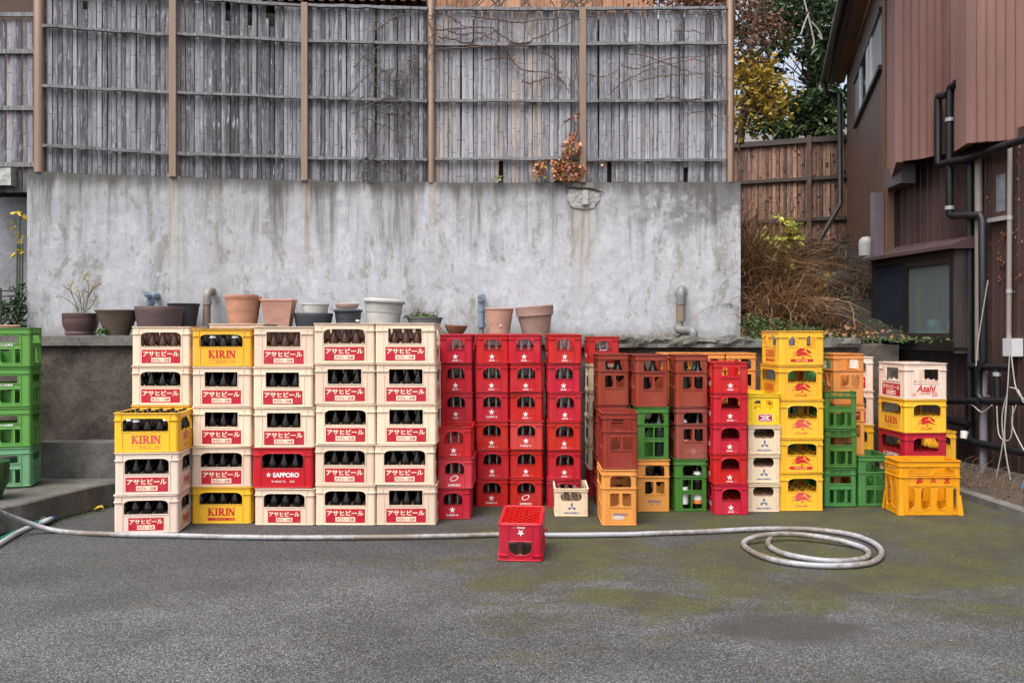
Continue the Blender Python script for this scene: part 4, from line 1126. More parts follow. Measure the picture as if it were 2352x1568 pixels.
def beast(pr, u, v, s):
    """the galloping mane-and-cloud beast mark, as patches and strokes (unit = 1 across)"""
    def T(p): return ((p[0] - 692) / 285.0, -(p[1] - 575) / 285.0)
    for pts in ([(600, 582), (622, 535), (668, 506), (742, 508), (722, 545), (690, 552), (650, 580)], [(742, 523), (772, 525), (808, 545), (832, 574), (806, 582), (770, 565)],
                [(616, 592), (650, 582), (690, 560), (735, 557), (778, 590), (742, 606), (700, 604), (660, 622), (626, 616)]):
        pr.poly([T(p) for p in pts][::-1], u, v, s)
    for i, (p, q, a, b_) in enumerate((((745, 600), (795, 618), 14, 10), ((795, 618), (836, 630), 10, 8), ((760, 585), (800, 603), 10, 7), ((712, 612), (690, 648), 12, 6), ((690, 648), (742, 630), 8, 6), ((625, 575), (586, 562), 9, 6), ((586, 562), (550, 582), 7, 4),
                     ((640, 560), (600, 568), 7, 4), ((622, 606), (578, 602), 11, 8), ((578, 602), (560, 640), 9, 5), ((660, 610), (610, 622), 6, 4), ((720, 535), (690, 550), 8, 8))):
        p, q = T(p), T(q); pr.stroke(p, q, a / 285, u, v, s, 0.0015 + i * 1e-5, b_ / 285)

def crate(name): return empty(name)
PROTO = {}

def beer(key, m, win, Ht, dec, full=True, div=None):
    W, L = 0.446, 0.364
    r = crate('beer_crate')
    if win == 'arch': FH = [H(W, Ht, .155, .845, .145, .505, (.004, .004, (.05, .03), (.05, .03)))]; RH = [H(L, Ht, .20, .80, .145, .505, (.004, .004, (.04, .03), (.04, .03)))]
    elif win == 'rect': FH = [H(W, Ht, .215, .775, .135, .500, .003)]; RH = [H(L, Ht, .21, .79, .165, .54, .003)]
    elif win == 'twin': FH = [H(W, Ht, .15, .40, .15, .46, (.003, .003, (.02, .02), (.06, .035))), H(W, Ht, .60, .85, .15, .46, (.003, .003, (.06, .035), (.02, .02)))]; RH = [H(L, Ht, .20, .40, .16, .46, (.003, .003, .02, (.05, .035))), H(L, Ht, .60, .80, .16, .46, (.003, .003, (.05, .035), .02))]
    else: FH = [H(W, Ht, .12, .855, .145, .47, (.004, .004, (.06, .035), (.06, .035)))]; RH = [H(L, Ht, .20, .845, .15, .49, (.004, .004, (.06, .03), (.06, .03)))]
    crate_body(W, L, Ht, {'F': FH, 'R': RH}, ridges=((.185, False),), ribs=0.385).build('crate_body', m, r, True)
    divider_mesh(W, L, 5, 4, Ht * 0.50, 0.03).build('bottle_divider', div or m, r)
    vz = lambda f: Ht * (1 - f)
    if dec.startswith('asahi'):
        lw_, lh = (0.296, 0.103) if 'mid' not in dec else (0.246, 0.090); vc = vz(.755)
        pn = Print('F', W, L); pn.rect(0, vc, lw_, lh); p = pn.build('label_panel', iRED, r)
        q = Print('F', W, L); q.text('アサヒビール', 0, vc + lh * .20, lw_ * .93, lh * .40, 0.0013, 0.035); q.rect(0, vc - lh * .26, lw_ * .50, lh * .34, 0.0013); q.build('lettering', iCR, p)
        q = Print('F', W, L); q.text(('中' if 'mid' in dec else '大') + 'びん・20本', 0, vc - lh * .26, lw_ * .46, lh * .26, 0.0017, 0.02); q.build('lettering', iRED, p)
        q = Print('R', W, L); q.text('Asahi', 0, vz(.69), .155, .058, 0.0014, 0.03, slant=0.25); q.text('ASAHI BEER', -0.01, vz(.83), .10, .016); q.text('20', .07, vz(.85), .045, .036); q.text('大', -.105, vz(.86), .035, .034); q.build('lettering', iKR, r)
    elif dec.startswith('kirin'):
        ik = iPK if 'pink' in dec else iKR
        q = Print('F', W, L); kirin_word(q, 0, vz(.665), .205, Ht * .205); q.build('lettering', ik, r)
        q = Print('F', W, L)
        if 'bar' in dec:
            q.rect(0, vz(.865), .205, .020); p = q.build('label_bar', ik, r)
            q = Print('F', W, L); q.text('キリンビール', -.005, vz(.865), .075, .012); q.text('中20', .08, vz(.865), .03, .010); q.build('lettering', CR_(), p)
        else:
            q.frame(0, vz(.865), .205, .024, .0012); q.text('キリンビール', -.005, vz(.865), .078, .016, 0.0014, 0.02); q.text('小30', .08, vz(.865), .03, .013); q.build('lettering', ik, r)
        q = Print('R', W, L); beast(q, 0.0, vz(.64), .160 if 'big' not in dec else .17); q.build('beast_mark', ik, r)
        q = Print('R', W, L); tx = '大びん20本' if 'big' in dec else ('中びん20本' if 'bar' in dec else '小びん30本')
        if 'bar' in dec and 'big' not in dec:
            q.rect(0, vz(.855), .185, .024); p = q.build('label_bar', ik, r); q = Print('R', W, L); q.text(tx, 0, vz(.855), .10, .018, .0014, .015); q.build('lettering', CR_(), p)
        else:
            if 'big' not in dec: q.frame(0, vz(.86), .185, .026, .0012)
            q.text(tx, 0, vz(.86), .10, .020, .0014, .02); q.build('lettering', ik, r)
    elif dec == 'sapporo':
        q = Print('F', W, L); q.frame(0, vz(.74), .31, .105, .0015, .0006); q.build('panel_outline', m, r)
        q = Print('F', W, L); q.poly(star_pts(), -.105, vz(.665), .021)
        q.text('SAPPORO', .025, vz(.67), .195, .036, .0014, .035); q.text('サッポロビール', -.03, vz(.83), .105, .017, .0014, .03); q.text('大20', .07, vz(.83), .035, .017, .0014, .02); q.build('lettering', iWH, r)
        q = Print('R', W, L); q.poly(star_pts(), 0, vz(.74), .026); q.build('star_mark', iWH, r)
        for tx, u in (('大', -.11), ('20', .11)): q = Print('R', W, L); q.text(tx, u, vz(.70), .032, .031); q.build('lettering', iWH, r)
    PROTO[key] = (r, W, L, Ht, (5, 4) if full else None)
def CR_(): return ink('pale_yellow_ink', (0.85, 0.62, 0.15))

def soda(key, m, dec, Ht=0.237, full=True, lattice=False):
    W, L = 0.270, 0.400
    r = crate('soda_crate')
    FH = [H(W, Ht, .225, .765, .15, .52, (.003, .003, (.055, .045), (.055, .045)))]; RH = [H(L, Ht, .18, .47, .15, .52, (.003, .003, .02, (.055, .045))), H(L, Ht, .53, .82, .15, .52, (.003, .003, (.055, .045), .02))]
    def ex(mb):
        for face in 'FB':
            fn = fmap(face, W, L)
            for u in (-.276 * W, .266 * W): mb.box(u - .0015, u + .0015, .006, Ht * .48, -.001, .003, fn)
            mb.box(-.27 * W, .26 * W, Ht * .475 - .0015, Ht * .475 + .0015, -.001, .0045, fn)
    crate_body(W, L, Ht, {'F': FH, 'R': RH}, ridges=((.145, False),), ribs=0.30, extra=ex, band=.145).build('crate_body', m, r, True)
    if lattice:
        mb = MB(); fn = lambda x, y, z: (x, y, z); n = 4
        a, b_ = W / 2 - .016, L / 2 - .016
        def clipline(x0, y0, dx, dy):
            ts = []
            for lo, hi, p, d in ((-a, a, x0, dx), (-b_, b_, y0, dy)):
                t1, t2 = (lo - p) / d, (hi - p) / d; ts.append((min(t1, t2), max(t1, t2)))
            t0, t1 = max(ts[0][0], ts[1][0]), min(ts[0][1], ts[1][1])
            return (Vector((x0 + dx * t0, y0 + dy * t0)), Vector((x0 + dx * t1, y0 + dy * t1))) if t1 - t0 > .02 else None
        for sgn in (1, -1):
            for i in range(-9, 10):
                q = clipline(i * .062, 0, .062, sgn * .062)
                if not q: continue
                d = (q[1] - q[0]).normalized(); nn = Vector((-d.y, d.x)) * .0016; zt = .0006 if sgn > 0 else .0009
                p = [q[0] + nn, q[0] - nn, q[1] - nn, q[1] + nn]
                vs = [(v.x, v.y, zt) for v in p] + [(v.x, v.y, .03) for v in p]
                mb.add(vs, [(0, 1, 2, 3), (7, 6, 5, 4), (0, 4, 5, 1), (1, 5, 6, 2), (2, 6, 7, 3), (3, 7, 4, 0)])
        vs, fs = curve_mesh([rounded(-W / 2 + .004, -L / 2 + .004, W / 2 - .004, L / 2 - .004, .016), rounded(-a, -b_, a, b_, .012)], .006, .001); mb.add(vs, fs, lambda x, y, z: (x, y, z + .0045))
        vs, fs = curve_mesh([rounded(-a - .001, -b_ - .001, a + .001, b_ + .001, .012), rounded(-a + .003, -b_ + .003, a - .003, b_ - .003, .011)], .012, .001); mb.add(vs, fs, lambda x, y, z: (x, y, z + .0055))
        for i in range(5):
            for j in range(7): mb.lathe([(.020, .012), (.024, .045), (.022, .045), (.018, .012)], 8, lambda x, y, z, i=i, j=j: (x + (i - 2) * .048, y + (j - 3) * .053, z))
        mb.build('base_lattice', m, r)
    else: divider_mesh(W, L, 4, 6, Ht * .46, 0.02).build('bottle_divider', m, r)
    vz = lambda f: Ht * (1 - f)
    q = Print('F', W, L, -.005)
    if dec == 'star': q.poly(star_pts(), 0, vz(.765), .025); q.text('SAPPORO', 0, vz(.90), .050, .0100, .0014, .05); q.text('20-99', .045, vz(.895), .016, .004); q.build('lettering', iWH, r)
    elif dec == 'kana': q.poly(star_pts(), 0, vz(.69), .0265); q.text('サッポロビール', 0, vz(.855), .094, .018, .0014, .05, slant=.3); q.build('lettering', iWH, r)
    elif dec == 'ring':
        o = [(.034 * math.cos(a * .3491 / 2) , .020 * math.sin(a * .3491 / 2)) for a in range(36)]
        ro = [(x * .9 - y * .43, x * .43 + y * .9) for x, y in o]; ri = [(x * .78, y * .74) for x, y in ro]
        vs, fs = curve_mesh([ro, ri], .00002); q.put([(x, y + vz(.66)) for x, y, z in vs], flat(vs, fs), .0014)
        q.text('S★PPORO', 0, vz(.875), .098, .024, .0014, .03); q.build('lettering', iWH, r)
    elif dec == 'drinks': q.text('DRINKS', -.005, vz(.66), .078, .020, .0014, .03); q.text('24本入', 0, vz(.80), .06, .018, .0014, .02); [q.stroke((i * .012 - .03, .0), (i * .012 - .02, .02), .004, 0, vz(.55), 1.0) for i in range(5)]; q.build('lettering', iWH, r)
    q = Print('L', W, L); q.text('SAPPORO', 0, vz(.72), .20, .036, .0014, .03); q.build('lettering', iWH if dec != 'drinks' else iWH, r)
    PROTO[key] = (r, W, L, Ht, (4, 6) if full else None)

def cider(key, m, dec, Ht=0.2315, full=False):
    W, L = 0.258, 0.378
    r = crate('cider_crate')
    FH = [H(W, Ht, .17, .815, .125, .455, .034)]; RH = [H(L, Ht, .14, .42, .125, .455, .03), H(L, Ht, .58, .86, .125, .455, .03)]
    if dec == 'lemon': FH = [H(W, Ht, .20, .42, .22, .50, (.012, .004, .012, .026)), H(W, Ht, .56, .80, .22, .50, (.004, .012, .026, .012))]
    for lst, w_ in ((FH, W), (RH, L)):
        for x in (.065, .93):
            for y in (.30, .81): lst.append([(((x - .5) * w_) + .0042 * math.cos(a * .785), Ht * (1 - y) + .0042 * math.sin(a * .785)) for a in range(8)])
    crate_body(W, L, Ht, {'F': FH, 'R': RH}, ridges=((.095, False),), ribs=0.395, band=.095, bead=False, rc=0.0105).build('crate_body', m, r, True)
    divider_mesh(W, L, 4, 6, Ht * .515, 0.0, True, True).build('bottle_divider', m if dec == 'lemon' else plastic('tan_divider', (0.50, 0.33, 0.215), .6, .05, .2), r)
    vz = lambda f: Ht * (1 - f)
    if dec == 'lemon':
        q = Print('F', W, L); q.rect(.012, vz(.765), .115, .060); p = q.build('label_panel', iWH, r)
        q = Print('F', W, L); cx, cy, a, b_ = .012, vz(.765), .056, .029
        for tri in ([(-a, -b_), (-a, b_), (-a * .3, 0)], [(a, -b_), (a * .3, 0), (a, b_)], [(-a, b_), (a, b_), (0, b_ * .2)], [(-a, -b_), (0, -b_ * .2), (a, -b_)]):
            q.put([(cx + x * .98, cy + y * .97) for x, y in tri], [(0, 1, 2)], .0012)
        q.build('label_flash', iRED, p)
        q = Print('F', W, L); q.text('ウィルキンソン', cx, cy, .104, .015, .0018, .025); q.build('lettering', iBK, p)
        q = Print('F', W, L); q.text('Asahi', cx, cy + .019, .034, .013, .0018, .03, slant=.2); q.text('24本入', cx, cy - .019, .044, .013, .0018, .02); q.build('lettering', iWH, p)
    else:
        q = Print('F', W, L)
        for a in (90, 210, 330):
            c_, s_ = math.cos(R(a)), math.sin(R(a))
            for (r0, r1, w0, w1) in ((.002, .012, .004, .009), (.013, .021, .013, .016), (.022, .031, .017, .013)):
                q.stroke((c_ * r0, s_ * r0), (c_ * r1, s_ * r1), w0, .003, vz(.655), 1.0, .0014, w1)
        q.text('200ml×24本入', .003, vz(.855), .122, .018, .0014, .03); q.build('lettering', iBL, r)
        q = Print('L', W, L); q.rect(0, vz(.70), .17, .085); q.build('label_panel', iNV, r)
    PROTO[key] = (r, W, L, Ht, (4, 6) if full else None)

def sake(key, m, dec, full=True):
    W, L, Ht = 0.258, 0.376, 0.42
    r = crate('sake_crate')
    FH = [H(W, Ht, .235, .835, .115, .315, (.003, .003, (.03, .025), (.03, .025)))]
    def low(w_, x0, x1, nn):
        out = []; k = (x1 - x0) / nn
        for i in range(nn):
            a, b_ = x0 + k * i + (.045 if i else 0), x0 + k * (i + 1) - (.045 if i < nn - 1 else 0)
            out.append(H(w_, Ht, a, b_, .42, .655, (.004 if i == 0 else .03, .004 if i == nn - 1 else .03, .004, .004)))
        return out
    if dec == 'grid':
        FH += [H(W, Ht, .235, .50, .385, .59, .003), H(W, Ht, .545, .835, .385, .59, .003), H(W, Ht, .235, .50, .665, .945, (.02, .004, .003, .003)), H(W, Ht, .545, .835, .665, .945, (.004, .02, .003, .003))]
        RH = [H(L, Ht, .15, .85, .115, .315, (.003, .003, .03, .03))] + [H(L, Ht, .15 + .24 * i, .35 + .24 * i, a, b_, .003) for i in range(3) for a, b_ in ((.385, .59), (.665, .945))]
    else:
        FH += low(W, .235, .835, 2)
        RH = [H(L, Ht, .15, .85, .115, .315, (.003, .003, .03, .03))] + low(L, .15, .85, 3)
    def ex(mb):
        for face in 'FB':
            fn = fmap(face, W, L)
            for u in (-.30 * W, .37 * W): mb.box(u - .0015, u + .0015, .006, Ht * .90, -.001, .0035, fn)
            if dec != 'grid': mb.box(-.265 * W, .335 * W, Ht * .325 - .0015, Ht * .325 + .0015, -.001, .0035, fn)
            else: mb.box(-.295 * W, .365 * W, Ht * .37, Ht * .375, -.001, .0035, fn)
    crate_body(W, L, Ht, {'F': FH, 'R': RH}, ridges=((.095, True), (.335, True)), ribs=0.40, band=.09, extra=ex).build('crate_body', m, r, True)
    divider_mesh(W, L, 2, 3, Ht * .50, 0.06).build('bottle_divider', m, r)
    vz = lambda f: Ht * (1 - f); q = Print('F', W, L, .009)
    if dec == 'orange' or dec == 'worn':
        q.text('長野県酒造組合', 0, vz(.795), .110, .018, .0014, .012)
        if dec == 'orange': q.text('共', -.026, vz(.855), .015, .016); q.text('通', .026, vz(.855), .015, .016)
        q.build('lettering', iBL, r)
        if dec == 'worn':
            pts = [(.045 * math.cos(a * .39) * (1 + .3 * noise.noise(Vector((a, 1, 0)))), .017 * math.sin(a * .39) * (1 + .4 * noise.noise(Vector((a, 5, 0))))) for a in range(16)]
            q = Print('F', W, L, .002); q.poly(pts, -.01, vz(.85), 1.0, .0012); q.build('torn_sticker', ink('worn_paper', (.62, .48, .42)), r)
    elif dec in ('brown', 'mauve'):
        ik = iMV if dec == 'mauve' else iDB
        o = [(.019 * math.cos(a * .2618), .019 * math.sin(a * .2618)) for a in range(24)]
        vs, fs = curve_mesh([o, [(x * .8, y * .8) for x, y in o]], .00002); q.put([(x, y + vz(.845)) for x, y, z in vs], flat(vs, fs), .0014)
        for a, b_ in (((-.009, -.009), (.009, .009)), ((-.009, .009), (.009, -.009)), ((0, .011), (.004, -.011))): q.stroke(a, b_, .0035, 0, vz(.845), 1.0, .0015)
        q.text('長', -.042, vz(.765 if dec == 'brown' else .845), .016, .016); q.text('酒', .042, vz(.765 if dec == 'brown' else .845), .016, .016)
        q.build('emblem', ik, r)
    PROTO[key] = (r, W, L, Ht, (2, 3) if full else None)

def slat(key, m, dec='', W=0.265, L=0.40, Ht=0.318):
    r = crate('returnable_crate')
    FH = [H(W, Ht, .17, .83, .195, .385, .006)]
    wins = ((.16, .29, .003), (.37, .63, .02), (.71, .83, .003))
    FH += [H(W, Ht, a, b_, .535, .885, (rr_, rr_, .003, .003)) for a, b_, rr_ in wins]
    FH += [H(W, Ht, a, b_, y0, y1, .001) for a, b_ in ((.19, .40), (.43, .60), (.63, .82)) for y0, y1 in ((.045, .068), (.092, .115))]
    RH = [H(L, Ht, .20, .80, .20, .39, .008)] + [H(L, Ht, a, b_, .53, .885, (rr_, rr_, .003, .003)) for a, b_, rr_ in ((.16, .24, .003), (.29, .47, .028), (.53, .71, .028), (.76, .84, .003))]
    def ex(mb):
        for face in 'FBRL':
            fn = fmap(face, W, L); w_ = W if face in 'FB' else L
            for v in (.60, .47): mb.box(-.34 * w_, .34 * w_, Ht * v - .0018, Ht * v + .0018, -.001, .005, fn)
            for u in (-.355 * w_, .355 * w_): mb.box(u - .0016, u + .0016, .008, Ht * .86, -.001, .005, fn)
    crate_body(W, L, Ht, {'F': FH, 'R': RH}, ridges=((.145, True), (.955, True)), ribs=0, extra=ex, bead=True, band=.14).build('crate_body', m, r, True)
    divider_mesh(W, L, 3, 4, Ht * .40, 0.0).build('bottle_divider', m, r)
    if dec:
        q = Print('L', W, L); q.text('びん共通函', .055, Ht * .565, .10, .017, .0056, .03); q.build('lettering', iWH, r)
    PROTO[key] = (r, W, L, Ht, None)

def brew(key, m):
    W, L, Ht = 0.487, 0.262, 0.43
    r = crate('brewery_crate')
    FH = [H(W, Ht, .155, .475, .125, .225, (.002, .002, (.05, .03), (.05, .03))), H(W, Ht, .57, .89, .125, .225, (.002, .002, (.05, .03), (.05, .03)))]
    FH += [H(W, Ht, a, b_, .475, .885, rr) for a, b_, rr in ((.155, .245, (.003, .04, .04, .003)), (.355, .50, .034), (.61, .755, .034), (.865, .925, (.026, .003, .003, .026)))]
    RH = [H(L, Ht, .18, .82, .13, .225, (.003, .003, .03, .03))] + [H(L, Ht, a, b_, .35, .885, .026) for a, b_ in ((.17, .44), (.56, .83))]
    def ex(mb):
        for face in 'FB':
            fn = fmap(face, W, L)
            for v in (.735, .545): mb.box(-.355 * W, .42 * W, Ht * v - .0018, Ht * v + .0018, -.001, .005, fn)
            for x0 in (-.27, .22):
                for i in range(8): mb.add([((x0 + .018 * i) * W, Ht * .035, .0005), ((x0 + .018 * i + .006) * W, Ht * .035, .0005), ((x0 + .018 * i + .03) * W, Ht * .085, .0025), ((x0 + .018 * i + .024) * W, Ht * .085, .0025)], [(0, 1, 2, 3)], fn)
        mb.box(-.08, -.074, -L / 2 + .006, L / 2 - .006, Ht * .86, Ht - .012)
        for sx in (-1, 1):
            for sy in (-1, 1):                                     # flared foot
                x, y = sx * (W / 2 - .03), sy * (L / 2 + .0005)
                mb.add([(x, y, .16), (x + sx * .03, y, .16), (x + sx * .045, y + sy * .014, .003), (x, y + sy * .014, .003)], [(0, 1, 2, 3)])
                mb.add([(sx * (W / 2 + .0005), sy * (L / 2 - .03), .16), (sx * (W / 2 + .0005), sy * L / 2, .16), (sx * (W / 2 + .014), sy * (L / 2 + .014), .003), (sx * (W / 2 + .014), sy * (L / 2 - .03), .003)], [(0, 1, 2, 3)])
    crate_body(W, L, Ht, {'F': FH, 'R': RH}, ridges=((.10, True), (.30, False)), ribs=.385, band=.10, extra=ex).build('crate_body', m, r, True)
    divider_mesh(W, L, 4, 2, Ht * .22, 0.0).build('bottle_divider', m, r)
    q = Print('F', W, L)
    for ch, u in (('㐂', -.085), ('久', .028), ('水', .135)): q = Print('F', W, L); q.text(ch, u, Ht * .645, .052, .062 if ch != '久' else .042, .0014, .055, slant=.12); q.build('lettering', iKR, r)
    PROTO[key] = (r, W, L, Ht, None)

BIG, MID = 0.3015, 0.277
beer('cream_arch', CREAM, 'arch', BIG, 'asahi'); beer('cream_rect', CREAM, 'rect', BIG, 'asahi'); beer('cream_mid', CREAM, 'arch', MID, 'asahi_mid')
beer('pale_arch', PALE, 'arch', BIG, 'asahi'); beer('pale_mid', PALE, 'arch', MID, 'asahi_mid'); beer('pale_rect_empty', PALE, 'rect', BIG, 'asahi', False); beer('pale_arch_empty', PALE, 'arch', BIG, 'asahi', False)
beer('kirin_small', YEL, 'wide', 0.283, 'kirin'); beer('kirin_pink', YEL, 'wide', 0.285, 'kirin_pink'); beer('kirin_mid', YEL, 'wide', MID, 'kirin_bar'); beer('kirin_big', YEL, 'wide', BIG, 'kirin_big_pink')
beer('kirin_mid_empty', YEL, 'wide', MID, 'kirin_bar', False); beer('kirin_big_empty', YEL, 'wide', 0.309, 'kirin_big_pink', False); beer('kirin_small_empty', YEL, 'wide', MID, 'kirin', False); beer('kirin_twin_empty', YEL, 'twin', 0.28, 'kirin_bar', False)
beer('sapporo_beer', RED, 'arch', BIG, 'sapporo'); beer('sapporo_empty', CRM, 'arch', BIG, 'sapporo', False)
soda('star', RED, 'star'); soda('kana', RED, 'kana'); soda('kana_faded', FRED, 'kana'); soda('ring', FRED, 'ring'); soda('ring2', RED, 'ring'); soda('drinks', CRM, 'drinks'); soda('crimson', CRM, 'star')
soda('star_empty', RED, 'star', 0.2405, False); soda('star_lattice', RED, 'star', 0.237, False, True)
cider('cider', CIDER, 'cider'); cider('cider_full', CIDER, 'cider', 0.2215, True); cider('lemon', LEM, 'lemon', 0.255)
sake('brown', BRN, 'brown'); sake('brown_empty', BRN, 'plain', False); sake('mauve', MAU, 'mauve'); sake('orange', ORG, 'orange'); sake('orange_worn', ORG, 'worn', False); sake('orange_empty', ORG, 'orange', False); sake('green', GRN, 'grid'); sake('green_empty', MGR, 'grid', False)
slat('slat_green', GRN); slat('slat_mid', MGR); slat('slat_leaf', LGR, 'x', 0.30, 0.46, 0.318); slat('slat_teal', TEA, '', 0.30, 0.46, 0.318)
brew('brew', AMB)
for k, pr in PROTO.items():
    pr[0].location = (0, -40, -40)

# ---------------------------------------------------------------- bottles
gBR = glass('brown_glass', (0.10, 0.032, 0.010), 0.06, 0.55)
gDK = glass('dark_shaded_glass', (0.0065, 0.0038, 0.0025), 0.10, 0.0)  # darker copy of the brown glass, crate shade put into its colour
for g_m in (gDK,):
    b_s = g_m.node_tree.nodes['Principled BSDF']; b_s.inputs['Specular IOR Level'].default_value = 0.38; b_s.inputs['Roughness'].default_value = 0.045
gGR = glass('dark_green_glass', (0.010, 0.024, 0.014), 0.15, 0.0)
gCL = glass('clear_glass', (0.93, 0.96, 0.95), 0.02, 1.0)
gBR.node_tree.nodes['Principled BSDF'].inputs['IOR'].default_value = 1.5
def bottle(name, prof, m, wall=0.0, n=16):
    mb = MB(); pts = list(prof)
    if wall: pts = pts + [(max(r - wall, .004), z) for r, z in reversed(prof[2:])] + [(0.0, prof[1][1] + wall * 2)]
    mb.lathe(pts, n)
    r = empty(name); mb.build('bottle_glass', m, r, True); r.location = (0, -40, -40)
    return r
B = {}
pb = [(0.0, .004), (.033, .003), (.0365, .010), (.0365, .155), (.034, .178), (.024, .205), (.0165, .222), (.0135, .262), (.0130, .268), (.0148, .270), (.0148, .280), (.0125, .284)]
B['beer'] = bottle('beer_bottle', pb, gDK)
B['beer_top'] = bottle('beer_bottle', pb, gBR, .0025)
B['beer_label'] = bottle('beer_bottle', pb, gDK)
mb = MB(); mb.lathe([(.0232, .2085), (.0205, .216), (.0182, .2225)], 16); mb.build('neck_label', ink('neck_white', (.8, .82, .85)), B['beer_label'])
mb = MB(); mb.lathe([(.0180, .2228), (.0172, .2300)], 16); mb.build('neck_band', ink('neck_teal', (.03, .35, .33)), B['beer_label'])
ps = [(0.0, .004), (.024, .003), (.0275, .008), (.0275, .085), (.0255, .110), (.020, .140), (.0155, .170), (.013, .195), (.0150, .197), (.0150, .204), (.0125, .207)]
B['soda'] = bottle('soda_bottle', ps, gCL, .0025)
B['soda_print'] = bottle('soda_bottle', ps, gCL, .0025)
mb = MB()
for k in range(5):
    a0 = -1.9 + k * .22
    mb.add([(.0279 * math.cos(a0 + i * .05), .0279 * math.sin(a0 + i * .05), z) for z in (.112 - .018, .112 - .008) for i in range(4)], [(0, 1, 5, 4), (1, 2, 6, 5), (2, 3, 7, 6)])
mb.build('printed_band', iWH, B['soda_print'])
pk = [(0.0, .004), (.048, .003), (.0525, .010), (.0525, .22), (.049, .25), (.036, .285), (.024, .31), (.0175, .335), (.0160, .375), (.0185, .378), (.0185, .395), (.015, .398)]
B['sake'] = bottle('sake_bottle', pk, gDK, 0, 20); B['sake_green'] = bottle('sake_bottle', pk, gGR, 0, 20)
B['sake_white'] = bottle('sake_bottle', pk, gDK, 0, 20)
mb = MB(); mb.lathe([(.0528, .05), (.0528, .19)], 20); lb = mb.build('paper_label', ink('paper_white', (.72, .72, .68)), B['sake_white'], True)
mb = MB(); vs, fs = text_mesh('大吟', .03); a_ = lambda x: -1.9 + x * 1.1
mb.add([(.0532 * math.cos(a_(x * .9)), .0532 * math.sin(a_(x * .9)), .125 + y * .055) for x, y in vs], fs); mb.build('lettering', iBK, lb)
B['sake_orange'] = bottle('sake_bottle', pk, gDK, 0, 20)
mb = MB(); mb.lathe([(.0528, .055), (.0528, .15)], 20); lb = mb.build('paper_label', ink('paper_orange', (.70, .17, .04)), B['sake_orange'], True)
mb = MB(); mb.lathe([(.0531, .085), (.0531, .125)], 20); mb.build('label_band', ink('paper_white', (.72, .72, .68)), lb)
mb = MB(); mb.lathe([(.0366, .286), (.0245, .311)], 20); mb.build('shoulder_label', ink('paper_white', (.72, .72, .68)), B['sake_orange'], True)

RESTB = MB()
def rest_rows(o, key, r0):
    r, W, L, Ht, (nu, nv) = PROTO[key]; a, b_ = W - .013, L - .013; M = o.matrix_basis
    for j in range(r0, nv):
        for i in range(nu):
            T_ = M @ Matrix.Translation((-a / 2 + a * (i + .5) / nu, -b_ / 2 + b_ * (j + .5) / nv, .0065)); RESTB.lathe([pb[0], pb[2], pb[3], pb[4], pb[5], pb[6], pb[7], pb[10], pb[11]], 10, lambda x, y, z: tuple(T_ @ Vector((x, y, z))))
NTH = ['leftmost', 'second', 'middle', 'fourth', 'rightmost']
def fill(o, key, kind, rows, desc, skip=0.0, mixk=None):
    r, W, L, Ht, grid = PROTO[key]
    nu, nv = grid; a, b_ = W - .013, L - .013; mw_ = o.matrix_basis
    if kind.startswith('beer'): gname, noun = 'brown beer bottles in the crates', 'brown bottle'
    elif kind.startswith('soda'): gname, noun = 'clear soda bottles in the crates', 'clear bottle'
    else: gname, noun = 'big sake bottles in the crates', 'tall bottle'
    for j in range(min(rows, nv)):
        for i in range(nu):
            if rnd.random() < skip: continue
            kk = kind
            if mixk and j < 2: kk = rnd.choice(mixk)
            if kk == 'soda' and rnd.random() < .45: kk = 'soda_print'
            src = B[kk]
            c = copy_tree(src)
            lx = -a / 2 + a * (i + .5) / nu + rnd.gauss(0, .0012); ly = -b_ / 2 + b_ * (j + .5) / nv + rnd.gauss(0, .0012)
            c.matrix_basis = mw_ @ Matrix.Translation((lx, ly, .0065)) @ Matrix.Rotation(rnd.uniform(-.5, .5), 4, 'Z')
            pos_ = {5: NTH, 4: ['leftmost', 'second', 'third', 'rightmost'], 2: ['left', 'right']}[nu][i]
            row = ('front', 'second', 'third', 'back')[j] if j < 3 else 'back'
            tag(c, f'{pos_} {row}-row {noun} in {desc}', 'bottle', gname)

ORD = {1: ['only one'], 2: ['bottom', 'top'], 3: ['bottom', 'middle', 'top'], 4: ['bottom', 'second-lowest', 'second-highest', 'top'], 5: ['bottom', 'second-lowest', 'middle', 'second-highest', 'top'],
       6: ['bottom', 'second-lowest', 'third-lowest', 'third-highest', 'second-highest', 'top']}
COLN = {'cream': 'cream', 'pale': 'pale cream', 'kirin': 'yellow', 'sapporo': 'red', 'star': 'red', 'kana': 'red', 'ring': 'red', 'drinks': 'crimson', 'crimson': 'crimson', 'cider': 'ivory', 'lemon': 'lemon yellow', 'brown': 'brown', 'mauve': 'faded brown', 'orange': 'orange', 'green': 'green', 'slat': 'green', 'brew': 'amber'}
CAT = {'cream': 'beer crate', 'pale': 'beer crate', 'kirin': 'beer crate', 'sapporo': 'beer crate', 'star': 'soda crate', 'kana': 'soda crate', 'ring': 'soda crate', 'drinks': 'soda crate', 'crimson': 'soda crate', 'cider': 'cider crate', 'lemon': 'cider crate', 'brown': 'sake crate', 'mauve': 'sake crate', 'orange': 'sake crate', 'green': 'sake crate', 'slat': 'bottle crate', 'brew': 'bottle crate'}
used = set()
def place(key, M, label, cat_, group):
    r = PROTO[key][0]
    o = r if key not in used else copy_tree(r)
    used.add(key)
    o.matrix_basis = M
    tag(o, label, cat_, group)
    return o

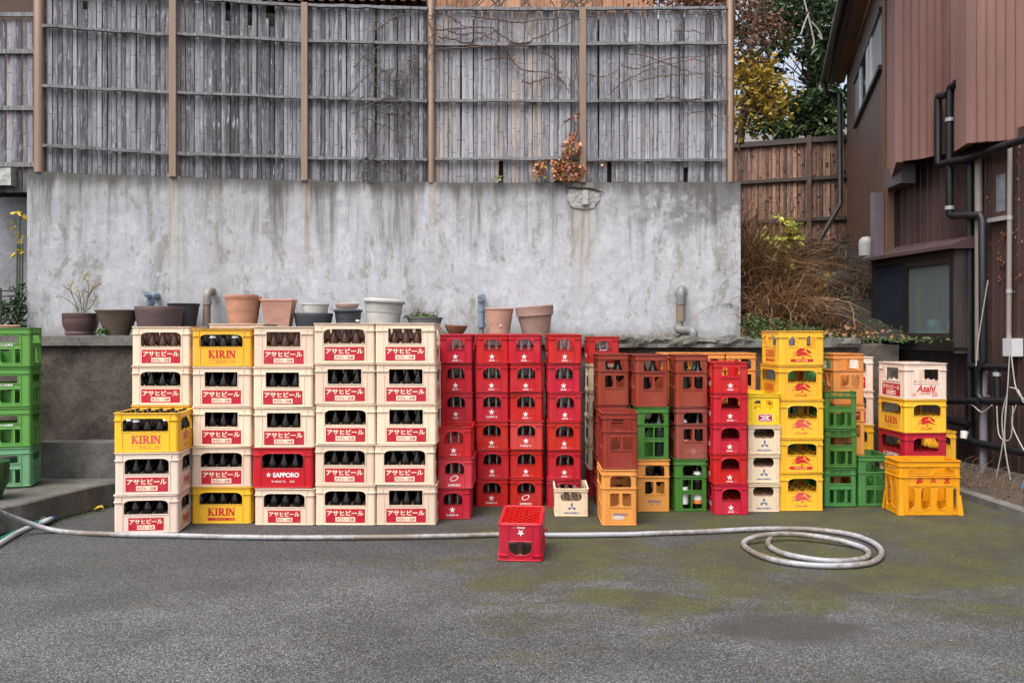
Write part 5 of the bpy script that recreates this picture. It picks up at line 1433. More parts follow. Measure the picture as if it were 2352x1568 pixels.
def stack(xc, D, keys, phrase, yaw=0.0, z0=0.0, lean=0.0, fillk=None, rows=2, hide=(), x_is='front', rot=0.0, jit=1.0, names=None):
    """stack of crates; xc = picture x of the middle of the lowest front face, D = its distance"""
    X = (xc - CX) * D / F; z = z0; n = len(keys)
    a0 = R(yaw)
    for i, k in enumerate(keys):
        r, W, L, Ht, grid = PROTO[k]
        w_, l_ = (W, L) if abs(rot) < 1 else (L, W)
        ya = a0 + R(rnd.gauss(0, 1.1) * jit)
        base = Vector((X + rnd.gauss(0, .004) * jit, D + math.sin(R(lean)) * -z + rnd.gauss(0, .005) * jit, z))
        c = base + Vector((-math.sin(ya), math.cos(ya), 0)) * l_ / 2
        M = Matrix.Translation(c) @ Matrix.Rotation(R(lean), 4, 'X') @ Matrix.Rotation(ya + R(rot), 4, 'Z')
        root = k.split('_')[0].rstrip('2')
        what = (names or {}).get(i)
        pos_ = ORD[n][i]
        if n == 1: lab = phrase
        else: lab = f'{COLN[root]} crate{(" " + what) if what else ""}, {pos_} in {phrase}'
        o = place(k, M, lab, CAT[root], 'plastic bottle crates stacked in the yard')
        if fillk and grid and i not in hide:
            kind = fillk; rr_ = rows
            if kind == 'beer':
                if i == n - 1 and i not in (names or {}).get('dim', ()): kind = 'beer_top'; rr_ = 3
                if root == 'kirin': kind = 'beer'
            mixk = ['beer', 'beer', 'beer_label'] if (root == 'kirin' and fillk == 'beer') else None
            if fillk == 'sake': mixk = ['sake', 'sake', 'sake_green', 'sake_orange', 'sake_white'] if root in ('green', 'mauve') else ['sake', 'sake', 'sake_green']
            if kind.startswith('beer'): rest_rows(o, k, rr_)
            fill(o, k, kind, rr_, f'{pos_} crate, {phrase}' if n > 1 else 'lone ivory crate before the red stack', 0.30 if fillk == 'sake' else 0.0, mixk)
        z += Ht + .0006
    return z

S = F / 1.0
def Dy(y, z=0): return (CH - z) * F / (y - HY)
# leftmost green crates on the step
stack(-20, 0, [], '') if False else None
zc = 0.205
q = P(68, 1120, 6.72); yawg = R(-76 + 90)
X = q
for i, k in enumerate(['slat_teal', 'slat_leaf', 'slat_leaf', 'slat_leaf']):
    r, W, L, Ht, g_ = PROTO[k]
    ya = R(-76) + R(rnd.gauss(0, .6)) + math.pi                     # long printed side to the camera
    ya = R(14) + math.pi / 2 * 1 + R(rnd.gauss(0, .5))
    # local L face -> camera: its normal (-x) must point to (sin14, -cos14)
    Mrot = Matrix.Rotation(ya, 4, 'Z')
    corner = Mrot @ Vector((-W / 2, -L / 2, 0))                      # front-right corner as seen
    loc = Vector((-3.85, 6.72, zc)) - corner + Vector((rnd.gauss(0, .003), rnd.gauss(0, .003), 0))
    if k == 'slat_teal': nm = 'faded teal green crate at the bottom of the leftmost stack'
    else: nm = f'bright green crate, {["", "second-lowest", "second-highest", "top"][i]} in the leftmost stack on the step'
    place(k, Matrix.Translation(loc) @ Mrot, nm, 'bottle crate', 'plastic bottle crates stacked in the yard')
    zc += Ht + .0006

stack(369, 6.43, ['kirin_big', 'cream_arch', 'kirin_mid', 'cream_arch', 'cream_arch'], 'leftmost tall beer stack', fillk='beer', hide=(0, 1, 2), jit=.6)
stack(335, Dy(1225), ['pale_mid', 'pale_arch', 'kirin_pink'], 'short stack with open yellow crate', yaw=5, fillk='beer', names={'dim': (2,)})
stack(509, Dy(1203), ['kirin_mid', 'cream_arch', 'cream_rect', 'cream_rect', 'kirin_small'], 'beer stack with yellow top and bottom', fillk='beer')
stack(543, 6.74, ['cream_arch'] * 5, 'cream stack hidden behind the yellow-topped stack')
stack(652, Dy(1207), ['cream_mid', 'sapporo_beer', 'cream_rect', 'cream_rect', 'cream_rect'], 'beer stack with one red crate', fillk='beer')
stack(792, Dy(1207), ['cream_arch', 'cream_arch', 'cream_arch', 'cream_rect', 'cream_arch'], 'all-cream stack beside the red-crate stack', fillk='beer')
stack(931.5, Dy(1207), ['cream_rect', 'cream_arch', 'cream_rect', 'cream_rect', 'cream_rect'], 'all-cream stack beside small red crates', fillk='beer')
stack(938, 6.68, ['kirin_mid', 'cream_arch', 'cream_arch', 'cream_arch', 'cream_arch'], 'stack hidden behind the rightmost cream stack')
# small red crates
stack(1048, 6.96, ['star', 'star', 'star', 'star', 'star', 'star'], 'red stack behind the three-crate red stack', lean=1.0, fillk='soda', hide=(0, 1, 2))
stack(1043, Dy(1193), ['kana', 'ring', 'star'], 'short three-crate red stack', fillk='soda', yaw=1, names={1: 'with ring logo'})
stack(1130, Dy(1163), ['kana', 'star', 'star', 'kana', 'star', 'star'], 'red stack just right of short one', lean=1.0, fillk='soda')
stack(1208, Dy(1163.6), ['ring2', 'star', 'kana_faded', 'star', 'star', 'star'], 'red stack with pinkish faded crate', lean=1.0, yaw=-1, fillk='soda')
stack(1297, 6.90, ['crimson', 'star', 'star', 'star', 'star', 'star'], 'red stack behind lone ivory crate', lean=0.8, fillk='soda', hide=(0,), yaw=1.5)
stack(1312, Dy(1187), ['cider_full'], 'lone ivory crate of clear bottles standing before the red stack', yaw=-2, fillk='soda', rows=4)
stack(1387, 7.36, ['crimson', 'cider', 'cider', 'cider', 'cider', 'drinks'], 'back stack between red and brown stacks', fillk='soda', hide=(0,), jit=.5)
# 1.8 litre crates
stack(1407, 6.94, ['brown', 'brown', 'brown'], 'back brown stack behind orange-based stack', fillk='sake', rows=3, hide=(0, 1))
stack(1425, Dy(1208), ['orange_worn', 'brown_empty'], 'brown-on-orange pair', yaw=1)
stack(1499.5, Dy(1176), ['orange', 'green', 'brown'], 'brown-green-orange stack', fillk='sake', rows=3)
stack(1588, Dy(1174.7), ['green', 'mauve', 'brown'], 'brown stack standing on a green crate', fillk='sake', rows=3)
for xc, ph in ((1559, 'orange back stack, leftmost of three'), (1631, 'orange back stack, middle of three'), (1702, 'orange back stack, rightmost of three')):
    stack(xc, 7.17, ['orange', 'orange', 'orange'], ph, fillk='sake', rows=2, hide=(0,), jit=.5)
stack(1678.5, Dy(1182.7), ['star_empty'] * 5, 'empty red stack beside yellow crates')
stack(1754.5, Dy(1176), ['cider', 'cider', 'cider', 'lemon'], 'ivory stack with lemon yellow top')
stack(1841, Dy(1174), ['kirin_big_empty', 'kirin_mid_empty', 'kirin_big_empty', 'kirin_small_empty', 'kirin_twin_empty'], 'tall all-yellow stack', yaw=1, rot=-90, names={4: 'with paired arches'})
stack(1876, 7.25, ['green_empty', 'green_empty', 'green_empty'], 'green stack behind the tall yellow stack', jit=.5)
stack(1951, 7.05, ['orange_empty', 'orange_empty', 'orange_empty'], 'orange stack right of tall yellow stack', jit=.5)
stack(1929, Dy(1164.7), ['slat_mid', 'slat_green', 'slat_green'], 'green slotted stack')
stack(2007, Dy(1163), ['green_empty'], 'single open green crate beside the amber crate')
stack(1950, 7.44, ['kirin_big_empty', 'kirin_big_empty', 'pale_arch_empty', 'pale_arch_empty'], 'cream and yellow stack behind orange stack', jit=.5)
stack(2127, 6.98, ['cream_arch', 'sapporo_empty', 'kirin_small_empty', 'pale_rect_empty'], 'rightmost tall stack', yaw=4, rot=-90, jit=.6)
stack(2152, 7.48, ['kirin_small_empty', 'kirin_small_empty'], 'yellow pair behind the rightmost tall stack', rot=-90)
stack(2136, Dy(1184), ['brew'], 'large amber crate with red characters at the right front', yaw=1)
tag(RESTB.build('bottle_rows', gDK, None, True), 'brown beer bottles in the back rows inside the crates', 'bottles', None, 'stuff')
# the lone crate turned upside down on the hose
r, W, L, Ht, g_ = PROTO['star_lattice']
fpt = G(1194.6, 1289)
M = Matrix.Translation(fpt + Vector((0, 0, .004))) @ Matrix.Rotation(R(-5), 4, 'Z') @ Matrix.Rotation(R(5.0), 4, 'X') @ Matrix.Translation((0, L / 2, Ht)) @ Matrix.Rotation(math.pi, 4, 'Y')
place('star_lattice', M, 'single red crate lying upside down on the hose in the yard', 'soda crate', None)
for k, pr in PROTO.items():
    if k not in used:
        for c in list(pr[0].children_recursive): bpy.data.objects.remove(c)
        bpy.data.objects.remove(pr[0])
for k, o in B.items():
    for c in list(o.children_recursive): bpy.data.objects.remove(c)
    bpy.data.objects.remove(o)
# ---------------------------------------------------------------- pots on the ledge
def pot_mat(n, c, r=0.6): return simple(n, c, r, var=0.22, scale=7, bumpy=0.12, stretch=(1, 1, 2.5))
def pot(name, label, xl, xr, yt, xbl, xbr, m, style='flare', D=None, n=28, squash=1.0, tilt=(0, 0), rot=0.0, zb=None, soil=True, cat='flower pot', yb=None):
    xm = (xl + xr) / 2
    if D is None: D = wd(xm) - 0.27
    zb = zb if zb is not None else (1.414 if xm < 1220 else 1.40)
    k = D / F
    rt, rb = (xr - xl) / 2 * k, (xbr - xbl) / 2 * k
    if n == 4: rt *= 1.36; rb *= 1.36
    h = CH - (yt - HY) * k - zb
    mb = MB()
    lip = 0.012
    if style == 'bulge': pr = [(0, 0), (rb * .92, 0), (rb, .006), (rb * 1.03, .02), (rb * .98, .035), (rt * .97, h * .45), (rt * 1.0, h * .70), (rt * .985, h * .78), (rt * 1.0, h * .80), (rt * 1.0, h * .90), (rt * .99, h * .905), (rt, h * .92), (rt * .985, h), (rt * .92, h), (rt * .88, h * .86)]
    elif style == 'rolled': pr = [(0, 0), (rb, 0), (rb * 1.0, .01), (rt * .83, h * .62), (rt * .85, h * .625), (rt * .90, h * .90), (rt * .985, h * .90), (rt, h * .92), (rt * .985, h * .975), (rt * .93, h), (rt * .86, h * .985), (rt * .84, h * .88)]
    elif style == 'band': pr = [(0, 0), (rb, 0), (rb + .003, .008), (rb + (rt - rb) * .66, h * .68), (rt * .965, h * .685), (rt * .995, h * .96), (rt, h * .97), (rt * .985, h), (rt * .94, h), (rt * .90, h * .88)]
    elif style == 'bowl': pr = [(0, 0), (rb, 0), (rb + (rt - rb) * .55, h * .4), (rt * .99, h * .86), (rt, h * .93), (rt * .985, h), (rt * .93, h), (rt * .89, h * .8)]
    elif style == 'ribbed':
        pr = [(0, 0), (rb, 0)]
        for i in range(14): t = i / 14; pr += [(rb + (rt * .95 - rb) * t ** 1.3 + .0015, h * .9 * t + .004), (rb + (rt * .95 - rb) * t ** 1.3, h * .9 * t + .012)]
        pr += [(rt * .955, h * .93), (rt, h * .965), (rt, h), (rt * .95, h), (rt * .90, h * .88)]
    else: pr = [(0, 0), (rb, 0), (rb + .002, .008), (rt * .965, h * .93), (rt, h * .945), (rt + .002, h * .98), (rt, h), (rt * .95, h), (rt * .91, h * .90)]
    mb.lathe(pr, n)
    e = empty(name, ((xm - CX) * k, D, zb), 0)
    sm = n > 6
    a = mb.build('pot_wall', m, e, sm)
    a.rotation_euler = (0, 0, R(45 + rot) if n == 4 else 0); a.scale = (1, squash, 1)
    e.rotation_euler = (R(tilt[0]), R(tilt[1]), R(rot if n != 4 else 0))
    if soil:
        mb = MB(); mb.lathe([(0, h * .84), (pr[-1][0] + .004, h * .84)], n)
        s = mb.build('soil', simple('potting_soil', (0.045, 0.032, 0.022), 0.95, var=0.5, scale=40), e); s.rotation_euler = a.rotation_euler; s.scale = a.scale
    tag(e, label, cat, 'plant pots on the ledge')
    return e, h
mpur = pot_mat('purple_glaze', (0.095, 0.055, 0.055), 0.3); mtau = pot_mat('taupe_plastic', (0.125, 0.090, 0.066)); mpl2 = pot_mat('plum_plastic', (0.105, 0.068, 0.068))
mblkp = pot_mat('charcoal_pot', (0.035, 0.034, 0.038)); mter = pot_mat('terracotta', (0.46, 0.215, 0.135), 0.8); mter2 = pot_mat('pink_terracotta', (0.50, 0.265, 0.205), 0.8)
mslt = pot_mat('slate_pot', (0.045, 0.052, 0.060)); mlgt = pot_mat('light_grey_pot', (0.42, 0.41, 0.385), 0.7); mpln = pot_mat('grey_planter', (0.15, 0.14, 0.145)); mmv = pot_mat('mauve_pot', (0.36, 0.225, 0.19), 0.8)
mwpot = pot_mat('white_pot', (0.58, 0.57, 0.53)); mppk = pot_mat('pale_pink_pot', (0.60, 0.42, 0.36)); mrst = pot_mat('rust_clay', (0.20, 0.075, 0.042), 0.8); mgla = pot_mat('green_glaze', (0.020, 0.065, 0.022), 0.15)
p1, h1 = pot('glazed_pot', 'purple-brown glazed pot holding a thin bare shrub', 146.5, 224, 719.7, 153, 217, mpur, 'bulge')
pot('flower_pot', 'wide taupe tapered pot between the two purple-brown pots', 222, 318, 712, 246, 296, mtau, 'flare', D=7.66)
pot('flower_pot', 'large plum-brown low pot below a blue-grey pipe elbow', 313, 419, 704.5, 324, 408, mpl2, 'bowl', D=7.66)
pot('flower_pot', 'charcoal black pot standing behind the plum-brown one', 386, 458, 697.5, 397, 447, mblkp, 'ribbed', D=7.93)
pot('flower_pot', 'ribbed terracotta pot with a second pot nested in it', 517, 600, 682, 530, 588, mter, 'ribbed', D=7.85)
pot('flower_pot', 'terracotta pot nested inside the ribbed terracotta one, only its rim showing', 521, 592, 678.0, 530, 583, mter, 'flare', D=7.875, zb=1.45)
pot('square_pot', 'square pink terracotta pot with two grooves', 603, 678, 688, 616, 663, mter2, 'flare', D=7.92, n=4, rot=6)
pot('planter_bowl', 'shallow black bowl with a white pot standing in it', 676, 764, 719.6, 688, 752, mslt, 'bowl', D=7.95)
pot('flower_pot', 'small white pot standing in the shallow black bowl', 692, 756, 698.5, 700, 748, mwpot, 'flare', D=7.97, zb=1.55, soil=False)
p8, h8 = pot('flower_pot', 'dark slate round pot with a white sticker', 766, 833, 711, 775, 826, mslt, 'rolled', D=8.02)
mb = MB(); mb.box(.045, .080, -.137, -.134, h8 * .52, h8 * .60); o = mb.build('sticker', iWH, p8); o.rotation_euler = (0, 0, R(22))
pot('saucer_pot', 'pale pink shallow pot resting on the dark slate pot', 770, 825, 697.6, 776, 820, mppk, 'bowl', D=8.03, zb=1.665, soil=False)
p9, h9 = pot('planter_bowl', 'big light grey pot with a rolled rim and dry stems', 829, 926, 688, 842, 914, mlgt, 'rolled', D=8.08, tilt=(-1, 3.5))
p10, h10 = pot('planter_box', 'grey oval planter full of small green leaves', 934, 1018, 729, 950, 1004, mpln, 'flare', D=8.1, squash=.7)
pot('clay_saucer', 'small rust-brown clay bowl leaning beside the grey planter', 1020, 1073, 747, 1034, 1062, mrst, 'bowl', D=8.08, tilt=(0, 3), soil=False)
p12, h12 = pot('flower_pot', 'smooth pink terracotta pot beside the upright grey drain pipe', 1113, 1180, 708.6, 1123, 1170, mter2, 'flare', D=8.12)
mb = MB(); mb.lathe([(0, 0), (.008, .001), (.008, .003), (0, .004)], 10, lambda x, y, z: (.014 + x, -.120 - z, h12 * .36 + y)); mb.build('sticker', iWH, p12)
pot('flower_pot', 'tilted mauve pot with a deep stepped rim, rightmost on ledge', 1188, 1276, 703, 1207, 1266, mmv, 'band', D=8.14, tilt=(1, -4))
pot('glazed_pot', 'dark green glazed pot cut off by the left picture edge', -62, 17, 1060, -50, 2, mgla, 'bulge', D=6.25, zb=.205)
pot('planter_box', 'pink plastic planter behind the leftmost green crates', -40, 47, 747, -30, 38, mter2, 'rolled', D=7.55, squash=.5)

# ---------------------------------------------------------------- leaves and stems
def leaf(mb, p, s, rn, col, aspect=.5, lob=False, up=.0):
    a = rn.uniform(0, 6.283); b_ = rn.uniform(-.9, .9)
    d = Vector((math.cos(a) * math.cos(b_), math.sin(a) * math.cos(b_), math.sin(b_) + up)).normalized()
    sd = d.cross(Vector((rn.gauss(0, 1), rn.gauss(0, 1), rn.gauss(0, 1)))).normalized(); n = d.cross(sd)
    if lob:
        pts = [(0, 0), (.45, .55), (.45, .22), (1, 0), (.45, -.22), (.45, -.55)]
        vs = [p + d * s * x + sd * s * y + n * s * .1 * abs(y) for x, y in pts]
        return mb.add(vs, [(0, 5, 4), (0, 4, 3), (0, 3, 2), (0, 2, 1)], None, col)
    w_ = s * aspect * .5; f_ = n * s * .10
    mb.add([p, p + d * s * .30 + sd * w_ * .85 + f_, p + d * s * .62 + sd * w_ * .80 + f_, p + d * s - n * s * .12, p + d * s * .62 - sd * w_ * .80 + f_, p + d * s * .30 - sd * w_ * .85 + f_], [(0, 5, 4, 3), (0, 3, 2, 1)], None, col)
def lc(rn=rnd, lo=0, hi=1): return (rn.uniform(lo, hi), rn.random(), 0, 1)

mtw = simple('grey_twig', (0.085, 0.075, 0.068), 0.85, var=0.3, scale=30)
mtwb = simple('brown_twig', (0.085, 0.05, 0.04), 0.85, var=0.35, scale=30)
mstg = simple('olive_stem', (0.10, 0.095, 0.05), 0.8, var=0.3, scale=30)
mgrn = leafmat('fresh_leaf', (0.030, 0.085, 0.012), (0.10, 0.20, 0.03))
mylw = leafmat('yellow_leaf', (0.24, 0.22, 0.02), (0.62, 0.42, 0.03))
# shrub in the first pot (picture points from the photograph, each branch with its own depth)
q0 = Vector((p1.location.x, p1.location.y, p1.location.z + h1 * .8))
shr = empty('potted_shrub', q0); tag(shr, 'thin bare shrub with a few yellow leaves in the purple pot', 'shrub')
def zz(x, y): return (91.9 + x * .23438, 624.8 + y * .23438)
br = [[(410, 400), (405, 340), (395, 260), (372, 180), (360, 160)], [(372, 395), (340, 330), (250, 260), (180, 235), (160, 245)], [(430, 400), (455, 320), (470, 220), (470, 110), (430, 50), (465, 15)], [(440, 395), (500, 340), (545, 260), (550, 235)], [(380, 380), (330, 260), (300, 170), (320, 105)], [(300, 190), (250, 150), (225, 130)], [(420, 380), (430, 270), (410, 200), (440, 170)], [(470, 220), (520, 160), (560, 130)], [(470, 200), (440, 190), (420, 230)], [(395, 300), (360, 230), (340, 215)], [(465, 260), (500, 200), (520, 170)]]
mb = MB(); ml_ = MB()
for i, b_ in enumerate(br):
    d0 = rnd.uniform(-.10, .08); L = []
    for j, (x, y) in enumerate(b_):
        xx, yy = zz(x, y); L.append(P(xx, yy, p1.location.y + d0 * j / len(b_)) - q0)
    L = smoothline(L, 4); mb.tube(L, [.005 - .0035 * t / len(L) for t in range(len(L))], 5)
    for t in L[len(L) // 2::3]:
        if rnd.random() < .5: mb.tube([t, t + Vector((rnd.gauss(0, .025), rnd.gauss(0, .02), rnd.uniform(.01, .05)))], .0016, 4)
    if i in (0, 2, 3, 4, 1, 7):
        for t in L[-7:]:
            for _ in range(3 if i in (2, 4, 7) else 1): leaf(ml_, t + Vector((rnd.gauss(0, .008), rnd.gauss(0, .01), rnd.gauss(0, .008))), rnd.uniform(.015, .032), rnd, lc())
mb.build('stems', mstg, shr); ml_.build('leaves', mylw, shr)

def weeds(name, label, c, rx, ry, h, n, m, s, rn, cat='weed'):
    e = empty(name, c); tag(e, label, cat); mb = MB()
    for i in range(n):
        a = rn.uniform(0, 6.28); r = rn.random() ** .5
        p = Vector((math.cos(a) * r * rx, math.sin(a) * r * ry, rn.uniform(0, h) * (1 - .5 * r)))
        leaf(mb, p, rn.uniform(.6, 1.3) * s, rn, lc(rn), .75)
    mb.build('leaves', m, e); return e
weeds('weed', 'small green weed tuft on the ledge beside the wide taupe pot', P(238, 767, 7.55), .055, .05, .07, 150, mgrn, .02, rnd)
weeds('weed', 'green weed sprig at the foot of the right wall pipe', P(1590, 768, 8.1), .03, .03, .05, 30, mgrn, .02, rnd)
weeds('weed', 'tiny green sprouts behind the rightmost cream stack', P(1012, 765, 7.9), .05, .04, .05, 60, mgrn, .018, rnd)
pl = weeds('potted_plant', 'low green leafy plants with dead stems in the grey planter', p10.location + Vector((-.03, 0, h10 * .9)), .175, .1, .06, 420, mgrn, .022, rnd, 'plant')
mb = MB()
for i in range(46):
    x = rnd.uniform(-.10, .17); p = Vector((x, rnd.gauss(0, .03), 0)); mb.tube([p, p + Vector((rnd.gauss(0, .015), 0, .05)), p + Vector((rnd.gauss(0, .05), rnd.gauss(0, .03), rnd.uniform(.06, .12)))], [.0028, .0022, .0012], 4)
mb.build('dead_stems', mtwb, pl)
e = empty('dry_stems', p9.location + Vector((0, 0, h9 * .84))); tag(e, 'dry straw stems standing in the big light grey pot', 'dead plant'); mb = MB()
for i in range(40):
    p = Vector((rnd.uniform(-.08, .15), rnd.gauss(0, .04), 0)); mb.tube([p, p + Vector((rnd.gauss(0, .03), rnd.gauss(0, .02), rnd.uniform(.06, .115)))], [.002, .001], 4)
mb.build('stems', simple('straw', (0.34, 0.25, 0.16), 0.9, var=.3, scale=20), e)
# dry moss/grass line at the foot of the wall
mb = MB()
for i in range(420):
    x = rnd.uniform(1275, 1560) if rnd.random() < .8 else rnd.uniform(230, 1270)
    q = Vector(((x - CX) * (wd(x) - .02) / F, wd(x) - .015 - rnd.random() * .03, 1.395)); mb.tube([q, q + Vector((rnd.gauss(0, .012), -.005, rnd.uniform(.01, .045)))], [.0012, .0006], 3, lc())
tag(mb.build('dry_moss', leafmat('dry_moss', (0.10, 0.055, 0.03), (0.25, 0.17, 0.10), trans=0)), 'thin dry moss and grass along the foot of the wall', 'moss', None, 'stuff')

# ---------------------------------------------------------------- drain pipes in the wall
mblu = simple('blue_grey_pvc', (0.165, 0.215, 0.275), 0.45, var=.12, scale=5); mbei = simple('beige_pvc', (0.20, 0.185, 0.16), 0.5, var=.12, scale=5); mbrp = sheet_mat('stained_pipe', (0.21, 0.165, 0.13), (0.12, 0.065, 0.04), .45, .7); mgp = simple('grey_pvc', (0.15, 0.155, 0.155), 0.5, var=.12, scale=5)
def wpipe(label): e = empty('drain_pipe'); tag(e, label, 'pipe', 'drain pipes coming out of the wall'); return e
def elbow(a, b_, c, k=8): return [a * (1 - t) ** 2 + b_ * 2 * t * (1 - t) + c * t * t for t in [i / k for i in range(k + 1)]]
e = wpipe('blue-grey pipe elbow with a cap above the plum-brown pot')
D = 7.93; a = P(346, 760, D); t = P(346, 684, D)
mb = MB(); mb.tube([a, P(346, 690, D)], .033, 16); mb.tube([P(346, 700, D), P(346, 690, D)], .040, 16); mb.tube([P(346, 692, D)] + elbow(P(346, 686, D), P(347, 679, D), P(357, 679, D + .10)) + [P(362, 679, D + .3)], .034, 16); mb.tube([P(345, 681, D + .03), P(339, 677.6, D - .07)], .027, 16); mb.build('pipe_body', mblu, e, True)
mb = MB(); mb.tube([P(339.4, 677.8, D - .06), P(338.4, 677.3, D - .085)], .031, 16); c_ = mb.build('cap', mblu, e, True); mb = MB(); q = P(338.4, 677.2, D - .088); mb.box(q.x - .018, q.x + .018, q.y - .012, q.y + .004, q.z - .004, q.z + .004); mb.build('grip', mblu, c_)
e = wpipe('beige elbow over a brown stained upright pipe, left of centre')
D = 7.98; mb = MB(); mb.tube([P(476, 700, D), P(476, 690, D)], .042, 16); mb.tube([P(476, 692, D), P(476, 686, D)] + elbow(P(476, 682, D), P(476, 668, D), P(484, 668, D + .10)) + [P(488, 668, D + .3)], .037, 16); mb.build('elbow', mbei, e, True)
mb = MB(); mb.tube([P(475.5, 699, D), P(474, 752, D)], .036, 16); mb.build('pipe_body', mbrp, e, True); mb = MB(); mb.tube([P(474, 745, D), P(474, 768, D)], .041, 16); mb.build('socket', mgp, e, True)
e = wpipe('blue-grey upright pipe with a round cap facing out, in the middle')
D = 8.22; mb = MB(); mb.tube([P(1105.6, 742, D), P(1105.6, 692, D)], .034, 16); mb.tube([P(1105.6, 716, D), P(1105.6, 708, D)], .039, 16); mb.tube([P(1105.6, 752, D), P(1105.6, 742, D)], .040, 16); mb.tube([P(1105.6, 694, D), P(1105.6, 688, D)] + elbow(P(1105.6, 687, D), P(1105.6, 680, D), P(1105.6, 680, D + .08)) + [P(1105.6, 680, D + .3)], .034, 16); mb.build('pipe_body', mblu, e, True)
mb = MB(); mb.tube([P(1105, 685, D + .02), P(1105, 685, D - .055)], .036, 18); c_ = mb.build('cap', mblu, e, True); mb = MB(); q = P(1105, 684, D - .06); mb.box(-.018, .018, -.004, .004, -.005, .005); c2 = mb.build('grip', mblu, c_); c2.location = q; c2.rotation_euler = (0, R(48), 0)
mb = MB(); mb.tube([P(1105.6, 751, D), P(1105.6, 768, D)], .026, 14); mb.build('lower_pipe', mbei, e, True)
e = wpipe('grey elbow and steel-brown pipe with a second elbow at its foot, far right')
D = 8.27; mb = MB(); mb.tube([P(1564, 700, D), P(1564, 688, D)], .050, 18); mb.tube([P(1564, 690, D), P(1564, 684, D)] + elbow(P(1564, 682, D), P(1564, 664, D), P(1565, 664, D + .10)) + [P(1565, 664, D + .3)], .044, 18); mb.build('elbow', mgp, e, True)
mb = MB(); mb.tube([P(1564, 699, D), P(1563.5, 738, D)], .045, 18); mb.build('pipe_body', mbrp, e, True); mb = MB(); mb.tube([P(1562, 737, D), P(1561, 752, D)], .034, 14); mb.build('lower_pipe', mbei, e, True)
mb = MB(); mb.tube([P(1559, 750, D)] + elbow(P(1558, 753, D), P(1558, 759, D - .02), P(1566, 759, D - .05)) + [P(1582, 760, D - .12)] + elbow(P(1584, 760, D - .13), P(1593, 760, D - .18), P(1593, 768, D - .18)) + [P(1593, 772, D - .18)], .042, 18); mb.build('foot_elbow', mgp, e, True)
ring_ = MB(); q = P(1565, 668, wd(1565) - .004); ring_.lathe([(.046, 0), (.068, .001), (.062, .009), (.046, .012)], 20, lambda x, y, z: (q.x + x * (1 + .1 * noise.noise(Vector((x * 60, y * 60, 0)))), q.y - z, q.z + y)); ring_.build('mortar_ring', simple('white_mortar', (.33, .33, .32), .9), e)

# ---------------------------------------------------------------- hoses
def hose_mat(name, a, b_):
    m, nt, bs = newmat(name); p = pos(nt)
    n1 = noise_(nt, scaled(nt, p, (1.1, 1.6, 1)), 1.3, 5.0, .6); n2 = noise_(nt, p, 26, 5, .7)
    x = N(nt, 'ShaderNodeSeparateXYZ', {0: nt.nodes.new('ShaderNodeNewGeometry').outputs['Normal']}).outputs[2]
    f = math_(nt, 'ADD', math_(nt, 'MULTIPLY', n1, .65), math_(nt, 'MULTIPLY', n2, .35))
    c = mixc(nt, sstep(nt, f, .44, .58), a, b_)
    c = mixc(nt, sstep(nt, n2, .58, .70, 0, .4), c, tuple(q * .35 for q in b_))
    nt.links.new(c, bs.inputs['Base Color']); bs.inputs['Roughness'].default_value = .5; return m
hr = .0185
hpts = [P(-90, 1150, 5.55), P(-40, 1164, 5.62), P(0, 1178, 5.78), P(60, 1200, 5.97)] + [G(x, y, hr) for x, y in ((130, 1219), (250, 1227), (400, 1230), (600, 1234), (800, 1234), (1000, 1232), (1130, 1228), (1250, 1229), (1400, 1228), (1500, 1225), (1620, 1221), (1720, 1216), (1800, 1214.5), (1880, 1217), (1960, 1229), (2010, 1249), (2025, 1269), (2013, 1287), (1970, 1297), (1880, 1299), (1800, 1291), (1742, 1275), (1712, 1256))]
hpts += [G(1713, 1242, .03)] + [G(x, y, z) for x, y, z in ((1746, 1230, .05), (1800, 1226, .05), (1860, 1230, .045), (1930, 1242, .035), (1980, 1257, hr), (1996, 1271, hr), (1982, 1283, hr), (1930, 1288, hr), (1870, 1285, hr), (1810, 1274, hr), (1776, 1260, hr), (1763, 1246, hr), (1768, 1235, .03))]
e = empty('garden_hose', G(1176, 1235)); tag(e, 'long grey-white hose lying across the yard, coiled at the right', 'hose')
mb = MB(); mb.tube([p - e.location + Vector((.012 * noise.noise(p * 3.1), .014 * noise.noise(p * 2.7 + Vector((7, 0, 0))), 0)) for p in smoothline(hpts, 10)], [hr * (1 + .06 * noise.noise(p * 6)) for p in smoothline(hpts, 10)], 12); mb.build('hose_tube', hose_mat('dusty_hose', (0.285, 0.29, 0.315), (0.15, 0.12, 0.095)), e, True)
q = hpts[-1]; mb = MB(); mb.tube([q - e.location, q - e.location + Vector((.006, .02, .004))], [.016, .015], 12); mb.build('hose_mouth', simple('hose_mouth', (.03, .03, .03), .7), e)
e = empty('short_hose', G(60, 1218)); tag(e, 'second grey hose at the left edge beside the step', 'hose')
mb = MB(); mb.tube([p - e.location for p in smoothline([G(-80, 1300, hr), G(-30, 1266, hr), G(0, 1248, hr), G(40, 1224, hr), G(80, 1206, hr), P(106, 1196, 6.25), P(116, 1192, 6.32)], 6)], .020, 12); mb.build('hose_tube', simple('plain_grey_hose', (0.36, 0.38, 0.40), .5, var=.15, scale=3), e, True)
e = empty('green_hose', G(60, 1210)); tag(e, 'thin green hose with a blue tip tied along the second grey hose', 'hose')
L = smoothline([G(-80, 1285, .012), G(-30, 1254, .012), G(0, 1238, .012), G(40, 1217, .012), P(80, 1200, 6.2), P(104, 1193, 6.3), P(112, 1191, 6.33)], 6)
mb = MB(); mb.tube([p - e.location for p in L], .011, 10); mb.build('hose_tube', simple('green_rubber', (0.012, 0.19, 0.115), .4, var=.15, scale=3), e, True)
